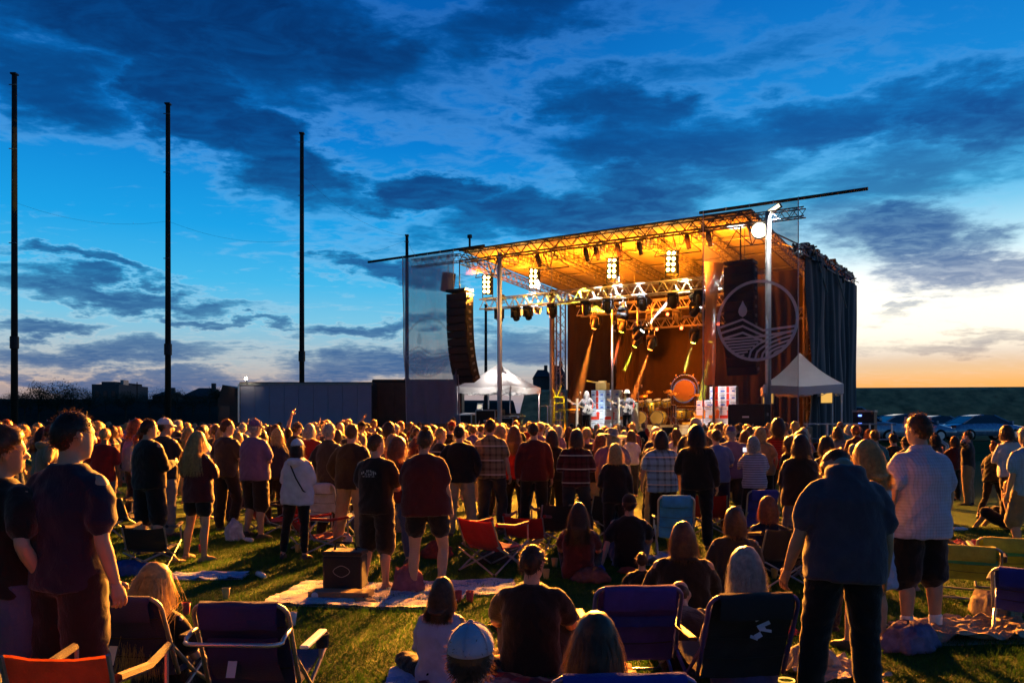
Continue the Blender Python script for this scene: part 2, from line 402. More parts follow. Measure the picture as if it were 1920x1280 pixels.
def house(px0, px1, py_eave, py_top, d, label, hip=True):
    a = G(px0, d); b = G(px1, d); ze = ZP(py_eave, d); zt = ZP(py_top, d); w = b.x-a.x; t = thing('house', label, 'house', ((a.x+b.x)/2, d, 0))
    MB().box((0,5,ze/2), (w*.92,9,ze)).build('wall', M_FARWALL, t)
    i = .26 if hip else .02
    mb = MB(); mb.v += [(-w/2,0,ze),(w/2,0,ze),(w/2,10,ze),(-w/2,10,ze),(-w/2+w*i,5,zt),(w/2-w*i,5,zt)]
    for f in ((0,1,5,4),(1,2,5),(2,3,4,5),(3,0,4),(3,2,1,0)): mb.face(f)
    r = mb.build('roof', M_FARROOF, t); MB().box((w*.2,5,zt+.1), (.7,.7,1.6)).build('chimney', M_FARWALL, r)
    for k in (-1, 1): MB().box((k*w*.22,.47,ze*.72), (w*.14,.08,1.2)).build('window', M_GLASSDK, t)
house(336, 402, 744, 725, 150, 'house with a dark hipped roof beyond the second tall pole')
house(283, 314, 742, 733, 160, 'small pale gabled house between utility post and tall pole', False)
house(1000, 1036, 706, 690, 160, 'far dark building with a flat eave seen behind the white tent', True)
house(1036, 1062, 706, 682, 158, 'far peaked roof seen through the lattice tower', True)

# ---------------------------------------------------------------- tall net poles and their wires
def pole(px, py, d, r, label, bulge):
    p = G(px, d); h = ZP(py, d); t = thing('net_pole', label, 'pole', p, 0, 'tall net poles along the field')
    MB().tube((0,0,-.3), (0,0,h), r*1.12, r*.78, 12).build('shaft', M_WOOD, t, True)
    MB().tube((0,0,h*.27), (0,0,h*.27+.8), r*1.35, r*1.35, 12).build('collar', M_BLKMET, t)
    MB().box((0,0,h+.03), (r*1.9,r*1.9,.1)).build('cap', M_BLKMET, t)
    for zz in (.55,.8,.97): MB().tube((-r*1.2,-r,h*zz), (r*1.2,-r,h*zz), .03).build('eye_bolt', M_STEEL, t)
    return Vector((p.x, p.y, h))
tops = [pole(27,140,53,.20,'tallest dark net pole, standing at the treed end of the bank',0), pole(315,196,58,.20,'tall dark net pole in front of the peaked-roof house',0),
        pole(566,251,64,.20,'tall dark net pole rising behind the pale trailer',0), pole(763,442,66,.16,'shorter dark net pole behind the left stage banner',0), pole(911,572,80,.16,'thin dark pole rising behind the white tent',0)]
M_WIRE = mat('wire', (.03,.03,.03), .6, .5, 0)
def wire(a, b, sag, label):
    pts = [Vector(a).lerp(Vector(b), k/14)-Vector((0,0,sag*4*(k/14)*(1-k/14))) for k in range(15)]
    tag(MB().path(pts, .007, 4).build('guy_wire', M_WIRE), label, 'wire', 'wires between the net poles')
for i in range(3):
    a, b = tops[i], tops[i+1]; f = .66 if i < 2 else .62
    wire((a.x,a.y,a.z*f), (b.x,b.y,b.z*(f if i < 2 else .98)), .7, ['thin wire between the first and second net poles','thin wire between the second and third net poles','thin wire sagging from the third to the shorter net pole'][i])
wire((tops[2].x,tops[2].y,tops[2].z*.87), (tops[3].x,tops[3].y,tops[3].z), 1.0, 'upper thin wire dropping from third to shorter net pole')
wire(tops[3], ST(2.6,0,9.0), .3, 'thin wire from the shorter net pole to the stage pipe')
p = G(257, 120); MB2 = thing('utility_post', 'thin utility post standing on the bank between block and house', 'post', p)
MB().tube((0,0,0), (0,0,ZP(716,120)), .10, .07, 8).build('shaft', M_WOOD, MB2); MB().box((0,0,ZP(722,120)), (1.4,.1,.1)).build('crossarm', M_WOOD, MB2)

# ---------------------------------------------------------------- trailers behind the crowd
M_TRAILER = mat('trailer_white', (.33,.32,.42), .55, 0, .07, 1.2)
M_DKTRAIL = mat('trailer_dark', (.10,.062,.045), .7, 0, .2, 2)
def trailer(px0, px1, pyt, d, label, side, panels):
    a = G(px0, d); b = G(px1, d); L = b.x-a.x; h = ZP(pyt, d); t = thing('trailer', label, 'trailer', ((a.x+b.x)/2, d, 0)); n = panels
    for k in range(n):
        MB().box((-L/2+L*(k+.5)/n, 1.3, (h+1.15)/2), (L/n-.02, 2.5, h-1.15)).build('side_panel', side, t)
    MB().box((0,1.3,h+.03), (L+.06,2.56,.07)).build('roof', M_DKTRAIL, t)
    MB().box((0,.03,h-.06), (L+.04,.06,.12)).build('top_rail', M_STEEL if n > 4 else M_BLKMET, t); MB().box((0,.03,1.12), (L+.04,.06,.14)).build('bottom_rail', M_BLKMET, t)
    for sx in (-1, 1): MB().box((sx*(L/2+.02),1.3,(h+1.1)/2), (.08,2.54,h-1.1)).build('corner_post', M_BLKMET, t)
    for k in range(2):
        for sy in (.25, 2.3):
            w = MB().lathe([(.25,-.14),(.5,-.14),(.5,.14),(.25,.14)], 18, 'Y', (L/2-1.2-k*1.25, sy, .5)).build('wheel', M_RUBBER, t, True)
            MB().lathe([(.02,-.10),(.26,-.10),(.26,.10),(.02,.10)], 14, 'Y', (L/2-1.2-k*1.25, sy, .5)).build('rim', M_STEEL, w)
    for sx in (.3,): MB().box((-L*sx,.6,.5), (.15,.15,1.0)).build('landing_leg', M_STEEL, t)
    return t, h
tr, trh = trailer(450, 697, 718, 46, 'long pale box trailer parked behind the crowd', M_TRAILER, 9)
trailer(699, 864, 713, 47.5, 'dark brown box trailer parked beside the long pale trailer', M_DKTRAIL, 4)
tcab = thing('tractor_unit', 'dark truck cab at the end of the pale trailer', 'truck', G(428, 46))
MB().box((0,1.2,1.9), (1.2,2.4,2.6)).build('cab', M_DKTRAIL, tcab); MB().box((.05,1.2,3.4), (1.1,2.2,.9), Matrix.Rotation(.25,3,'Y')).build('wind_deflector', M_DKTRAIL, tcab)
MB().tube((.6,.05,1.0), (.6,.05,4.0), .09).build('exhaust_stack', M_CHROME, tcab); MB().box((-.2,-.01,2.4), (.6,.05,.7)).build('side_window', M_GLASSDK, tcab)
for k in (-.2,): 
    w = MB().lathe([(.25,-.15),(.52,-.15),(.52,.15),(.25,.15)], 18, 'Y', (k,.2,.52)).build('wheel', M_RUBBER, tcab, True); MB().lathe([(.02,-.16),(.24,-.16),(.24,.1),(.02,.1)], 12, 'Y', (k,.2,.52)).build('rim', M_STEEL, w)
p = G(462, 45.9, trh+.05); fl = thing('flood_lamp', 'small lit white flood lamp on the pale trailer corner', 'lamp', p)
MB().tube((0,0,0),(0,0,.18),.03).build('stem', M_BLKMET, fl); MB().lathe([(.03,-.10),(.09,.02),(.10,.05),(.0,.05)],14,'Y',(0,-.02,.2)).build('housing', M_BLKMET, fl)
MB().lathe([(.085,.052),(.0,.075)],14,'Y',(0,-.02,.2),caps=False).build('lens', emit('flood_white', (1,.9,.65), 60), fl)
ld = bpy.data.lights.new('flood','SPOT'); ld.energy = 14; ld.spot_size = R(140); ld.color = (1,.88,.6); lo = bpy.data.objects.new('flood_light', ld); C.objects.link(lo); lo.parent = fl; lo.location = (0,-.2,.2); lo.rotation_euler = (R(80),0,0)

# ---------------------------------------------------------------- parked cars at the foot of the berm
def car(px, d, rz, col, label, kind='sedan'):
    t = thing('parked_car', label, 'car', G(px, d, .78), rz, 'cars parked below the berm'); L = 4.6 if kind == 'sedan' else 4.9
    paint = mat('car_paint_%d' % px, col, .25, .3, .05, coat=.8)
    H = {'sedan': [(0,.62,.62),(.05,.74,.66),(.25,.92,.70),(.9,1.0,.80),(1.45,1.04,.84)], 'suv': [(0,.75,.66),(.06,.95,.72),(.3,1.06,.76),(1.0,1.12,.84),(1.3,1.16,.86)]}[kind]
    belt = 1.0 if kind == 'sedan' else 1.15; rooft = 1.46 if kind == 'sedan' else 1.85; half = .88
    prof = [(-L/2,.62),(-L/2+.06,.82),(-L/2+.5,belt-.04),(-L/2+1.2,belt),(.2,belt+.02),(1.25,belt-.06),(L/2-.35,belt-.2),(L/2-.03,.72),(L/2,.5)]
    rings = []
    for x, z in prof:
        w = half*(1-.10*abs(x/(L/2))**4); rings.append([(x,-w,.28),(x,-w-.02,.55),(x,-w+.04,z-.06),(x,-w*.78,z),(x,w*.78,z),(x,w-.04,z-.06),(x,w+.02,.55),(x,w,.28)])
    MB().loft(rings).build('body', paint, t, True)
    if kind == 'sedan': gp = [(-1.75,belt-.02),(-1.0,rooft-.08),(-.4,rooft),(.25,rooft-.02),(1.3,belt-.06)]
    else: gp = [(-2.25,belt-.02),(-2.05,rooft-.1),(-1.2,rooft),(.2,rooft-.03),(1.15,belt-.04)]
    def green(sc, dz, w0, w1):
        rr = []
        for x, z in gp:
            f = (z-belt)/(rooft-belt); w = w0+(w1-w0)*max(0, f); rr.append([(x*sc,-w,z+dz),(x*sc,w,z+dz)])
        return rr
    rr = green(1,0,half*.88,half*.70); mb = MB(); n = len(rr)
    for k in range(n-1): mb.quad(rr[k][0], rr[k][1], rr[k+1][1], rr[k+1][0])
    mb.build('windscreen', M_GLASSDK, t)
    for s in (0, 1):
        pts = [r[s] for r in rr]; mb = MB(); mb.v += pts+[(pts[-1][0],pts[-1][1],belt-.1),(pts[0][0],pts[0][1],belt-.1)]; mb.face(tuple(range(len(mb.v)))); mb.build('side_window', M_GLASSDK, t)
    mb = MB(); a = [r for r, g in zip(rr, gp) if g[1] > rooft-.15]
    for k in range(len(a)-1):
        mb.v += [(a[k][0][0],a[k][0][1]*1.02,a[k][0][2]+.02),(a[k][1][0],a[k][1][1]*1.02,a[k][1][2]+.02),(a[k+1][1][0],a[k+1][1][1]*1.02,a[k+1][1][2]+.02),(a[k+1][0][0],a[k+1][0][1]*1.02,a[k+1][0][2]+.02)]; i = len(mb.v)-4; mb.face((i,i+1,i+2,i+3))
    mb.build('roof', paint, t)
    for s in (-1, 1):
        for k in (0, 2 if kind == 'sedan' else 3, n-1):
            x, z = gp[k]; f = max(0, (z-belt)/(rooft-belt)); k2 = min(n-1, max(0, k+(1 if k == 0 else -1))); x2, z2 = gp[k2]; f2 = max(0, (z2-belt)/(rooft-belt))
            MB().tube((x, s*(half*.885-(half*.18)*f), z), (x2, s*(half*.885-(half*.18)*f2), z2), .035, n=5).build('window_pillar', paint, t)
    for s in (-1, 1):
        for x in (-L/2+.9, L/2-.95):
            w = MB().lathe([(.2,-.1),(.31,-.11),(.335,-.06),(.335,.06),(.31,.11),(.2,.1)],20,'Y',(x,s*.80,.335)).build('wheel', M_RUBBER, t, True)
            MB().lathe([(.02,-.115),(.2,-.115),(.2,.115),(.02,.115)],16,'Y',(x,s*.80,.335)).build('rim', M_ALU, w)
        MB().box((L/2-.12,s*.62,.68), (.12,.34,.13)).build('headlight', mat('lamp_glass', (.7,.7,.7), .15), t); MB().box((-L/2+.05,s*.66,.80), (.1,.28,.14)).build('tail_light', mat('tail_red', (.4,.01,.01), .3), t)
        MB().box((1.05,s*.98,belt+.05), (.12,.2,.13)).build('mirror', paint, t)
    return t
mb = MB(); mb.loft([[(13,38,-.02),(13,41,.76),(13,60,.78),(13,64,-.02)],[(60,36,-.02),(60,39,.76),(60,60,.78),(60,64,-.02)]], False, False); struct(mb.build('parking_terrace', M_GRASS))
CARS = [(1560,46,-.25,(.50,.58,.66),'pickup-high silver blue car half hidden by the stage railing','suv'),(1606,43,-.30,(.60,.68,.76),'silver tall car parked beside the stage railing','suv'),(1648,50,-.35,(.42,.50,.60),'grey blue sedan parked behind the tall silver car','sedan'),
        (1700,43,.1,(.30,.36,.44),'low slate sedan parked behind the person in the pale checked shirt','sedan'),(1762,52,.15,(.5,.56,.62),'grey sedan parked between the slate and blue sedans','sedan'),(1842,46,.12,(.32,.42,.54),'blue sedan parked below the open end of the berm','sedan')]
for a in CARS: car(*a[:5], kind=a[5])
# rope fence below the cars
fence = thing('rope_fence', 'low dark rope fence of thin posts in front of the parked cars', 'fence', G(1780, 33))
pts = []
for k in range(7):
    x = (k-2)*2.2; MB().tube((x,0,0),(x,0,1.1),.03,n=6).build('post', M_BLKMET, fence)
    pts.append((x,0,1.05))
for z in (0,-.5): MB().path([(a[0],a[1],a[2]+z) for a in pts], .012, 4).build('rope', M_BLKMET, fence)

# ---------------------------------------------------------------- the stage
SD = 1.30                                     # deck height
stage = thing('stage', 'open concert stage with a lattice roof lit orange from inside', 'stage', ST(0,0), ST_YAW)
def sp(mb, name, m, smooth=False, parent=None): return mb.build(name, m, parent or stage, smooth)
S0, S1, ZF, ZB, TB = 5.0, 17.2, 9.0, 8.45, 10.5
for k in range(5):
    for j in range(4):
        sp(MB().box((6+11.8*(k+.5)/5, .3+9.9*(j+.5)/4, SD-.08), (11.8/5-.012, 9.9/4-.012, .16)), 'deck_panel', M_DECK)
m = MB(); wavy_sheet(m, (6,.27,0), (17.8,.27,0), .02, SD-.1, .03, .3, 4, 3); sp(m, 'stage_skirt', M_CURTAIN)
for k in range(4): sp(MB().tube((6.2+k*3.8,1.2,0),(6.2+k*3.8,1.2,SD-.17),.06), 'deck_leg', M_STEEL)
def wing(s0, s1, t0, t1, z):
    sp(MB().box(((s0+s1)/2,(t0+t1)/2,z-.08),(s1-s0,t1-t0,.16)), 'wing_platform', M_DECK)
    for a in (s0+.15,s1-.15):
        for b in (t0+.15,t1-.15): sp(MB().tube((a,b,0),(a,b,z-.16),.05), 'platform_leg', M_STEEL)
wing(.8,5.98,2.2,7.4,SD); wing(17.82,21.6,-.6,3.6,.62)
# roof skin in strips, with purlins below it
def rz_(t): return ZF+(ZB-ZF)*t/TB
for k in range(6):
    a = S0+(S1-S0)*k/6; b = S0+(S1-S0)*(k+1)/6-.02; m = MB(); N = 6
    for side in (0,.03):
        rows = []
        for j in range(N+1):
            t = -.1+(TB+.2)*j/N; sag = .07*math.sin(math.pi*j/N)
            rows.append([(a,t,rz_(t)+side),((a+b)/2,t,rz_(t)+side-sag),(b,t,rz_(t)+side)])
        m.loft(rows, False, False)
    for t in (-.1, TB+.1): m.quad((a,t,rz_(t)),(b,t,rz_(t)),(b,t,rz_(t)+.03),(a,t,rz_(t)+.03))
    sp(m, 'roof_panel', M_ROOFSKIN)
for k in range(7):
    a = S0+.05+(S1-S0-.1)*k/6; m = MB(); truss(m, (a,0,ZF-.35), (a,TB,ZB-.35), .34, .025, .014); sp(m, 'roof_rafter', M_STEEL)
for t in (2.6,5.2,7.8): sp(MB().tube((S0,t,rz_(t)-.14),(S1,t,rz_(t)-.14),.035), 'purlin', M_STEEL)
m = MB(); truss(m, (S0,-.05,ZF-.22), (S1,-.05,ZF-.22), .42, .035, .018, .75); sp(m, 'front_truss', mat('truss_brown', (.10,.075,.05), .5, .3))
for k in range(5):   # braced brackets below the front truss
    a = S0+1.2+k*2.7; m = MB()
    for dx in (-.55,0,.55): m.tube((a+dx,0,ZF-.45),(a,.5,ZF-1.05),.02,n=5)
    m.tube((a-.9,.5,ZF-1.05),(a+.9,.5,ZF-1.05),.022,n=5); m.tube((a-.9,.5,ZF-1.05),(a-.3,0,ZF-.45),.018,n=5); m.tube((a+.9,.5,ZF-1.05),(a+.3,0,ZF-.45),.018,n=5); sp(m, 'roof_bracket', mat('truss_brown', (.1,.07,.05)))
m = MB(); truss(m, (S0,TB,ZB-.4), (S1,TB,ZB-.4), .40, .03, .016); sp(m, 'rear_truss', M_STEEL)
for (s, t) in ((6.75,.15),(17.75,-.25)): sp(MB().tube((s,t,0),(s,t,rz_(t)-.2),.10,n=14), 'roof_post', mat('galvanised_post', (.72,.72,.74), .4, .25, .1), True)
for px in (1148,1338): s = S_at(px,2.2); sp(MB().tube((s,2.2,SD),(s,2.2,7.0),.045,n=10), 'slim_post', M_ALU, True)
for (s, t) in ((S_at(1047,9.9),9.9),(18.1,9.9),(18.1,5.0)):
    m = MB(); truss(m, (s,t,0), (s,t,rz_(t)-.3 if s < 17 else 7.6), .55, .05, .022, .9); sp(m, 'lattice_tower', M_STEEL)
sp(MB().tube((S_at(1035,7.5),7.5,0),(S_at(1035,7.5),7.5,rz_(7.5)-.2),.13,n=12), 'rear_post', M_STEEL, True)
# lighting trusses
TR = [(1.0,6.85,S0+.3,17.4),(4.4,6.75,8.2,17.4),(8.0,6.45,8.2,17.4)]
for (t,z,a,b) in TR: m = MB(); truss(m, (a,t,z), (b,t,z), .42, .028, .016, .5); sp(m, 'lighting_truss', mat('truss_alu', (.55,.53,.50), .4, .6))
for (t,z,a,b) in TR:
    for k in range(5):
        s = a+.8+(b-a-1.6)*k/4; sp(MB().tube((s,t,z+.2),(s,t,rz_(t)-.3),.012,n=5), 'hang_chain', M_STEEL)
# cloth
m = MB(); wavy_sheet(m, (4.75,9.75,0), (18.3,9.75,0), SD+.02, 8.3, .05, .55, 8, 1); sp(m, 'backdrop', M_BACKDROP, True)
m = MB(); wavy_sheet(m, (18.75,10.4,0), (18.75,1.0,0), .5, 7.75, .17, .95, 12, 5, .55); sp(m, 'side_curtain', M_CURTAIN, True)
m = MB(); wavy_sheet(m, (9.0,9.2,0), (9.01,6.6,0), SD+.02, 7.6, .05, .4, 8, 2); sp(m, 'side_leg_curtain', M_BACKDROP, True)
m = MB(); wavy_sheet(m, (16.0,2.9,0), (18.0,2.9,0), SD+.02, 7.4, .05, .4, 8, 7); sp(m, 'wing_curtain', M_BACKDROP, True)
# tarp rolls, spare cloth and struts heaped along the right roof edge
rn = random.Random(5); m = MB()
for k in range(70):
    t = rn.uniform(.4,10.4); z = 7.75+.04*t; a = Vector((18.55+rn.uniform(-.1,.25),t,z-rn.uniform(0,.35))); d = Vector((rn.uniform(-.3,.3),rn.uniform(-.9,.9),rn.uniform(-.35,.35)))
    m.tube(a,a+d,rn.uniform(.012,.05),n=5)
sp(m, 'roof_edge_rigging', M_BLKMET)
m = MB()
for k in range(26):
    t = 1.2+k*.36; q = Matrix.Rotation(rn.uniform(-.5,.5),3,'X'); m.box((18.62,t,7.78+.04*t+rn.uniform(-.06,.1)),(.22,.4,.12),q)
sp(m, 'rolled_tarp', M_BLACK)
m = MB(); truss(m, (18.6,.2,7.6), (18.6,10.4,7.95), .3, .025, .014); sp(m, 'side_truss', M_STEEL)
for k in range(5): t = .5+k*2.3; sp(MB().tube((S1,t,rz_(t)-.35),(18.6,t,7.75+.04*t),.03), 'side_arm', M_STEEL)
for z0, tt in ((7.8,1.6),(7.7,5.5)): sp(MB().tube((18.85,tt,z0),(18.85,tt+2.2,z0-1.2),.03), 'edge_strut', M_ALU)
sp(MB().tube((-.05,-.3,ZF+.05),(6.3,-.3,ZF+.05),.055,n=8), 'banner_pipe', M_BLKMET); sp(MB().tube((15.4,-.3,ZF+.12),(20.85,-.3,ZF+.12),.055,n=8), 'banner_pipe', M_BLKMET)
sp(MB().tube((5.35,0,ZF),(5.35,0,ZF+.55),.05).box((5.35,0,ZF+.6),(.16,.12,.14)), 'weather_vane', M_BLKMET)
m = MB(); truss(m, (2.4,-.1,ZF-.25), (S0,0,ZF-.25), .3, .022, .012); sp(m, 'outrigger', M_STEEL)
m = MB(); truss(m, (15.6,-.1,ZF-.30), (18.9,-.1,ZF-.30), .3, .022, .012); sp(m, 'outrigger', M_STEEL)

# ---------------------------------------------------------------- scrim banners with the printed emblem
def scrim_mat(name, col, alpha):
    m = bpy.data.materials.new(name); m.use_nodes = True; t = NT(m.node_tree); bs = m.node_tree.nodes['Principled BSDF']; out = m.node_tree.nodes['Material Output']
    tc = t.new('ShaderNodeTexCoord').outputs['Object']; n = t.noise(tc, 1.3, 4)
    bs.inputs['Base Color'].default_value = (*col,1); bs.inputs['Roughness'].default_value = .9; bs.inputs['Specular IOR Level'].default_value = .1
    tl = t.new('ShaderNodeBsdfTranslucent'); tl.inputs[0].default_value = (*col,1); mm = t.new('ShaderNodeMixShader'); mm.inputs[0].default_value = .15
    t.l.new(bs.outputs[0], mm.inputs[1]); t.l.new(tl.outputs[0], mm.inputs[2])
    tr = t.new('ShaderNodeBsdfTransparent'); mx = t.new('ShaderNodeMixShader'); t.put(mx.inputs[0], t.ss(n,.3,.7,alpha-.05,alpha+.05,'LINEAR'))
    t.l.new(tr.outputs[0], mx.inputs[1]); t.l.new(mm.outputs[0], mx.inputs[2]); t.l.new(mx.outputs[0], out.inputs[0]); return m
M_SCRIM = scrim_mat('mesh_scrim', (.11,.075,.095), .46); M_SCRIM_P = scrim_mat('pale_scrim', (.32,.26,.34), .60); M_PRINT = scrim_mat('scrim_print', (.85,.74,.82), .62); M_PRINT2 = scrim_mat('faint_scrim_print', (.75,.68,.78), .35); M_VAL = scrim_mat('valance_scrim', (.20,.08,.03), .10); M_VLET = scrim_mat('valance_print', (.10,.05,.02), .38)
def strip(mb, pts, w, y):
    """flat printed line of width w through 2D points"""
    P = [Vector((p[0],p[1])) for p in pts]; L = []
    for k in range(len(P)):
        d = (P[min(k+1,len(P)-1)]-P[max(k-1,0)]).normalized(); n = Vector((-d.y,d.x))*w/2; L.append((P[k]+n, P[k]-n))
    for k in range(len(P)-1):
        a, b = L[k], L[k+1]; mb.quad((a[0].x,y,a[0].y),(a[1].x,y,a[1].y),(b[1].x,y,b[1].y),(b[0].x,y,b[0].y))
def emblem(mb, cx, cz, r, y):
    w = r*.075; circ = [(cx+r*math.sin(a)*1.0, cz+r*math.cos(a)) for a in np.linspace(0,2*math.pi,49)]; strip(mb, circ, w, y)
    def X(x,z): return (cx+x*r, cz+z*r)
    drop = [X(.06*k*.0,0) for k in range(0)]
    dp = [(0,.44),(.05,.33),(.10,.24),(.115,.15),(.08,.06),(0,.01),(-.08,.06),(-.115,.15),(-.10,.24),(-.05,.33)]
    i = len(mb.v); mb.v += [(cx-.45*r*.8+a*r, y, cz+r*.10+b*r) for a,b in dp]; mb.face(tuple(range(i,i+len(dp))))
    for dz in (0,-.17,-.34):                       # hills
        hw = math.sqrt(max(.02,1-(dz+.05)**2))*.95
        pts = [(-hw,-.12+dz*.9),(-.36,.05+dz),(.16,-.26+dz*.8),(hw if dz > -.3 else .2,-.20+dz*.7 if dz > -.3 else -.55)]
        strip(mb, [X(*p) for p in pts], w*.8, y)
    for k in range(7):                             # furrows on the left
        z = -.44-.075*k; hw = math.sqrt(max(.01,1-z*z))*.96; strip(mb, [X(-hw,z),X(.22-.09*k,z+.03)], w*.6, y)
    for k in range(5):                             # curving rows on the right
        hw = .95-.04*k; z0 = -.30-.12*k; pts = []
        x0, zz0 = -.20+.16*k, -math.sqrt(max(.02,1-(-.20+.16*k)**2))*.97
        xe = math.sqrt(max(.02,1-z0*z0))*.97
        for j in range(9):
            f = j/8; pts.append(X(x0+(xe-x0)*(f**1.5), zz0+(z0-zz0)*(f**.62)))
        strip(mb, pts, w*.7, y)
def banner(s0, s1, z0, z1, label, belly, tilt=0.0):
    b = thing('scrim_banner', label, 'banner', ST((s0+s1)/2,-.35,0), ST_YAW); wd = s1-s0; n = 14
    rows = []
    for k in range(n+1):
        z = z1+(z0-z1)*k/n; row = []
        for j in range(33):
            x = -wd/2+wd*j/32; x2 = x+tilt*(k/n)**1.5*(1 if x > 0 else .6); row.append((x2, (.075*math.sin(x*7.5+noise.noise(Vector((x*1.5,z*.3,s0)))*5)+.03*math.sin(x*19+z))*(.25+.75*k/n)*(1.0 if s0 < 10 else .35), z))
        rows.append(row)
    mb = MB().loft(rows, False, False); mb.build('mesh_cloth', M_SCRIM if s0 > 10 else M_SCRIM_P, b, True)
    mb = MB(); emblem(mb, wd*.09 if s0 > 10 else wd*.04, 5.2 if s0 > 10 else 5.0, wd*.41 if s0 > 10 else wd*.45, -.13); mb.build('printed_emblem', M_PRINT if s0 > 10 else M_PRINT2, b)
    for x in (-wd/2,wd/2): MB().path([(x+(r[0][0]+wd/2 if x < 0 else r[-1][0]-wd/2),-.01+r[0][1],r[0][2]) for r in rows], .018, 5).build('hem_rope', mat('hem', (.5,.42,.42), .8), b)
    for k in range(5): MB().tube((-wd/2+wd*k/4,0,z1),(-wd/2+wd*k/4,0,z1+.12),.012).build('tie', M_WHITE, b)
    return b
banner(2.0,4.75,1.75,ZF-.02,'see-through scrim banner with printed emblem beside the white-tent end of the stage',.1,.35)
banner(15.55,18.75,1.0,ZF+.06,'see-through dark scrim banner with pale round emblem beside the side curtain',.1,.0)
be = MB(); rows = []
for k in range(13):
    f = k/12; z = 7.4-4.3*f; row = []
    for j in range(6): g_ = j/5; w_ = (.62-.35*f)*(1-.25*math.sin(3*f)); row.append((-1.6+w_*g_*.85+.05*math.sin(6*f+3*g_), .10+.55*g_*(1-.4*f), z))
    rows.append(row)
be.loft(rows, False, False); edge_b = [o for o in bpy.data.objects if o.name.startswith('scrim_banner') and o.get('label','').startswith('see-through dark')][0]; be.build('loose_edge', scrim_mat('light_tinted_scrim', (.65,.30,.10), .85), edge_b, True)  # orange stage light is painted into this edge's cloth colour
val = thing('scrim_valance', 'see-through orange-lit valance with dark lettering hanging under the roof front', 'banner', ST(5.0,-.28,0), ST_YAW)
rows = [[(10.5*j/20, .03*math.sin(j*1.7+k), ZF-.40-.66*k/5) for j in range(21)] for k in range(6)]
MB().loft(rows, False, False).build('mesh_cloth', M_VAL, val, True)

mb = MB(); rn2 = random.Random(12)        # blurred dark lettering, not legible in the photograph
for k in range(34):
    x = .5+k*.28+rn2.uniform(-.03,.03)
    if k % 9 == 8: continue
    z = ZF-.74; hh = .44; kind_ = rn2.randrange(3)
    if kind_ == 0: strip(mb, [(x+.08*math.cos(a),z+hh*.45*math.sin(a)) for a in np.linspace(0,6.28,13)], .05, -.04)
    elif kind_ == 1: strip(mb, [(x-.06,z-hh/2),(x-.06,z+hh/2)], .06, -.04); strip(mb, [(x-.06,z+hh*.42),(x+.09,z+hh*.42)], .05, -.044); strip(mb, [(x-.06,z),(x+.07,z)], .05, -.044)
    else: strip(mb, [(x-.07,z-hh/2),(x-.07,z+hh/2)], .05, -.04); strip(mb, [(x+.07,z-hh/2),(x+.07,z+hh/2)], .05, -.04); strip(mb, [(x-.07,z+.1),(x+.07,z-.1)], .05, -.044)
mb.build('faded_lettering', M_VLET, val)['kind'] = 'stuff'

# ---------------------------------------------------------------- lamps
M_BULB = emit('blinder_bulb', (1.0,.80,.35), 60.0)
def smoke_mat(name, dens):
    vm = bpy.data.materials.new(name); vm.use_nodes = True; t = NT(vm.node_tree); vm.node_tree.nodes.remove(vm.node_tree.nodes['Principled BSDF'])
    pv = t.new('ShaderNodeVolumePrincipled'); pv.inputs['Density'].default_value = dens; pv.inputs['Color'].default_value = (.9,.9,.9,1); pv.inputs['Anisotropy'].default_value = .1
    t.l.new(pv.outputs[0], vm.node_tree.nodes['Material Output'].inputs['Volume']); return vm
M_BEAM = smoke_mat('beam_smoke_cone', .13); M_PUFF = smoke_mat('halo_smoke', .10)
def lamp(kind, name, parent, loc, energy, col, tgt=None, size=60, blend=.3, radius=.05):
    d = bpy.data.lights.new(name, kind); d.energy = energy; d.color = col; d.shadow_soft_size = radius
    if kind == 'SPOT': d.spot_size = R(size); d.spot_blend = blend
    o = bpy.data.objects.new(name, d); C.objects.link(o); o.parent = parent; o.location = loc
    if tgt is not None:
        pm = Matrix.Translation(parent.location) @ parent.rotation_euler.to_matrix().to_4x4()
        o.rotation_euler = (pm.inverted() @ Vector(tgt) - Vector(loc)).to_track_quat('-Z','Y').to_euler()
    return o
BL = [(912,533,'blinder above the left truss end, four rows of two bulbs'),(1000,522,'blinder on the left truss above the hanging moving heads'),(1147,503,'blinder under the middle of the orange roof'),(1258,490,'blinder under the roof, closest to the emblem banner at the curtain side')]
BLP = []
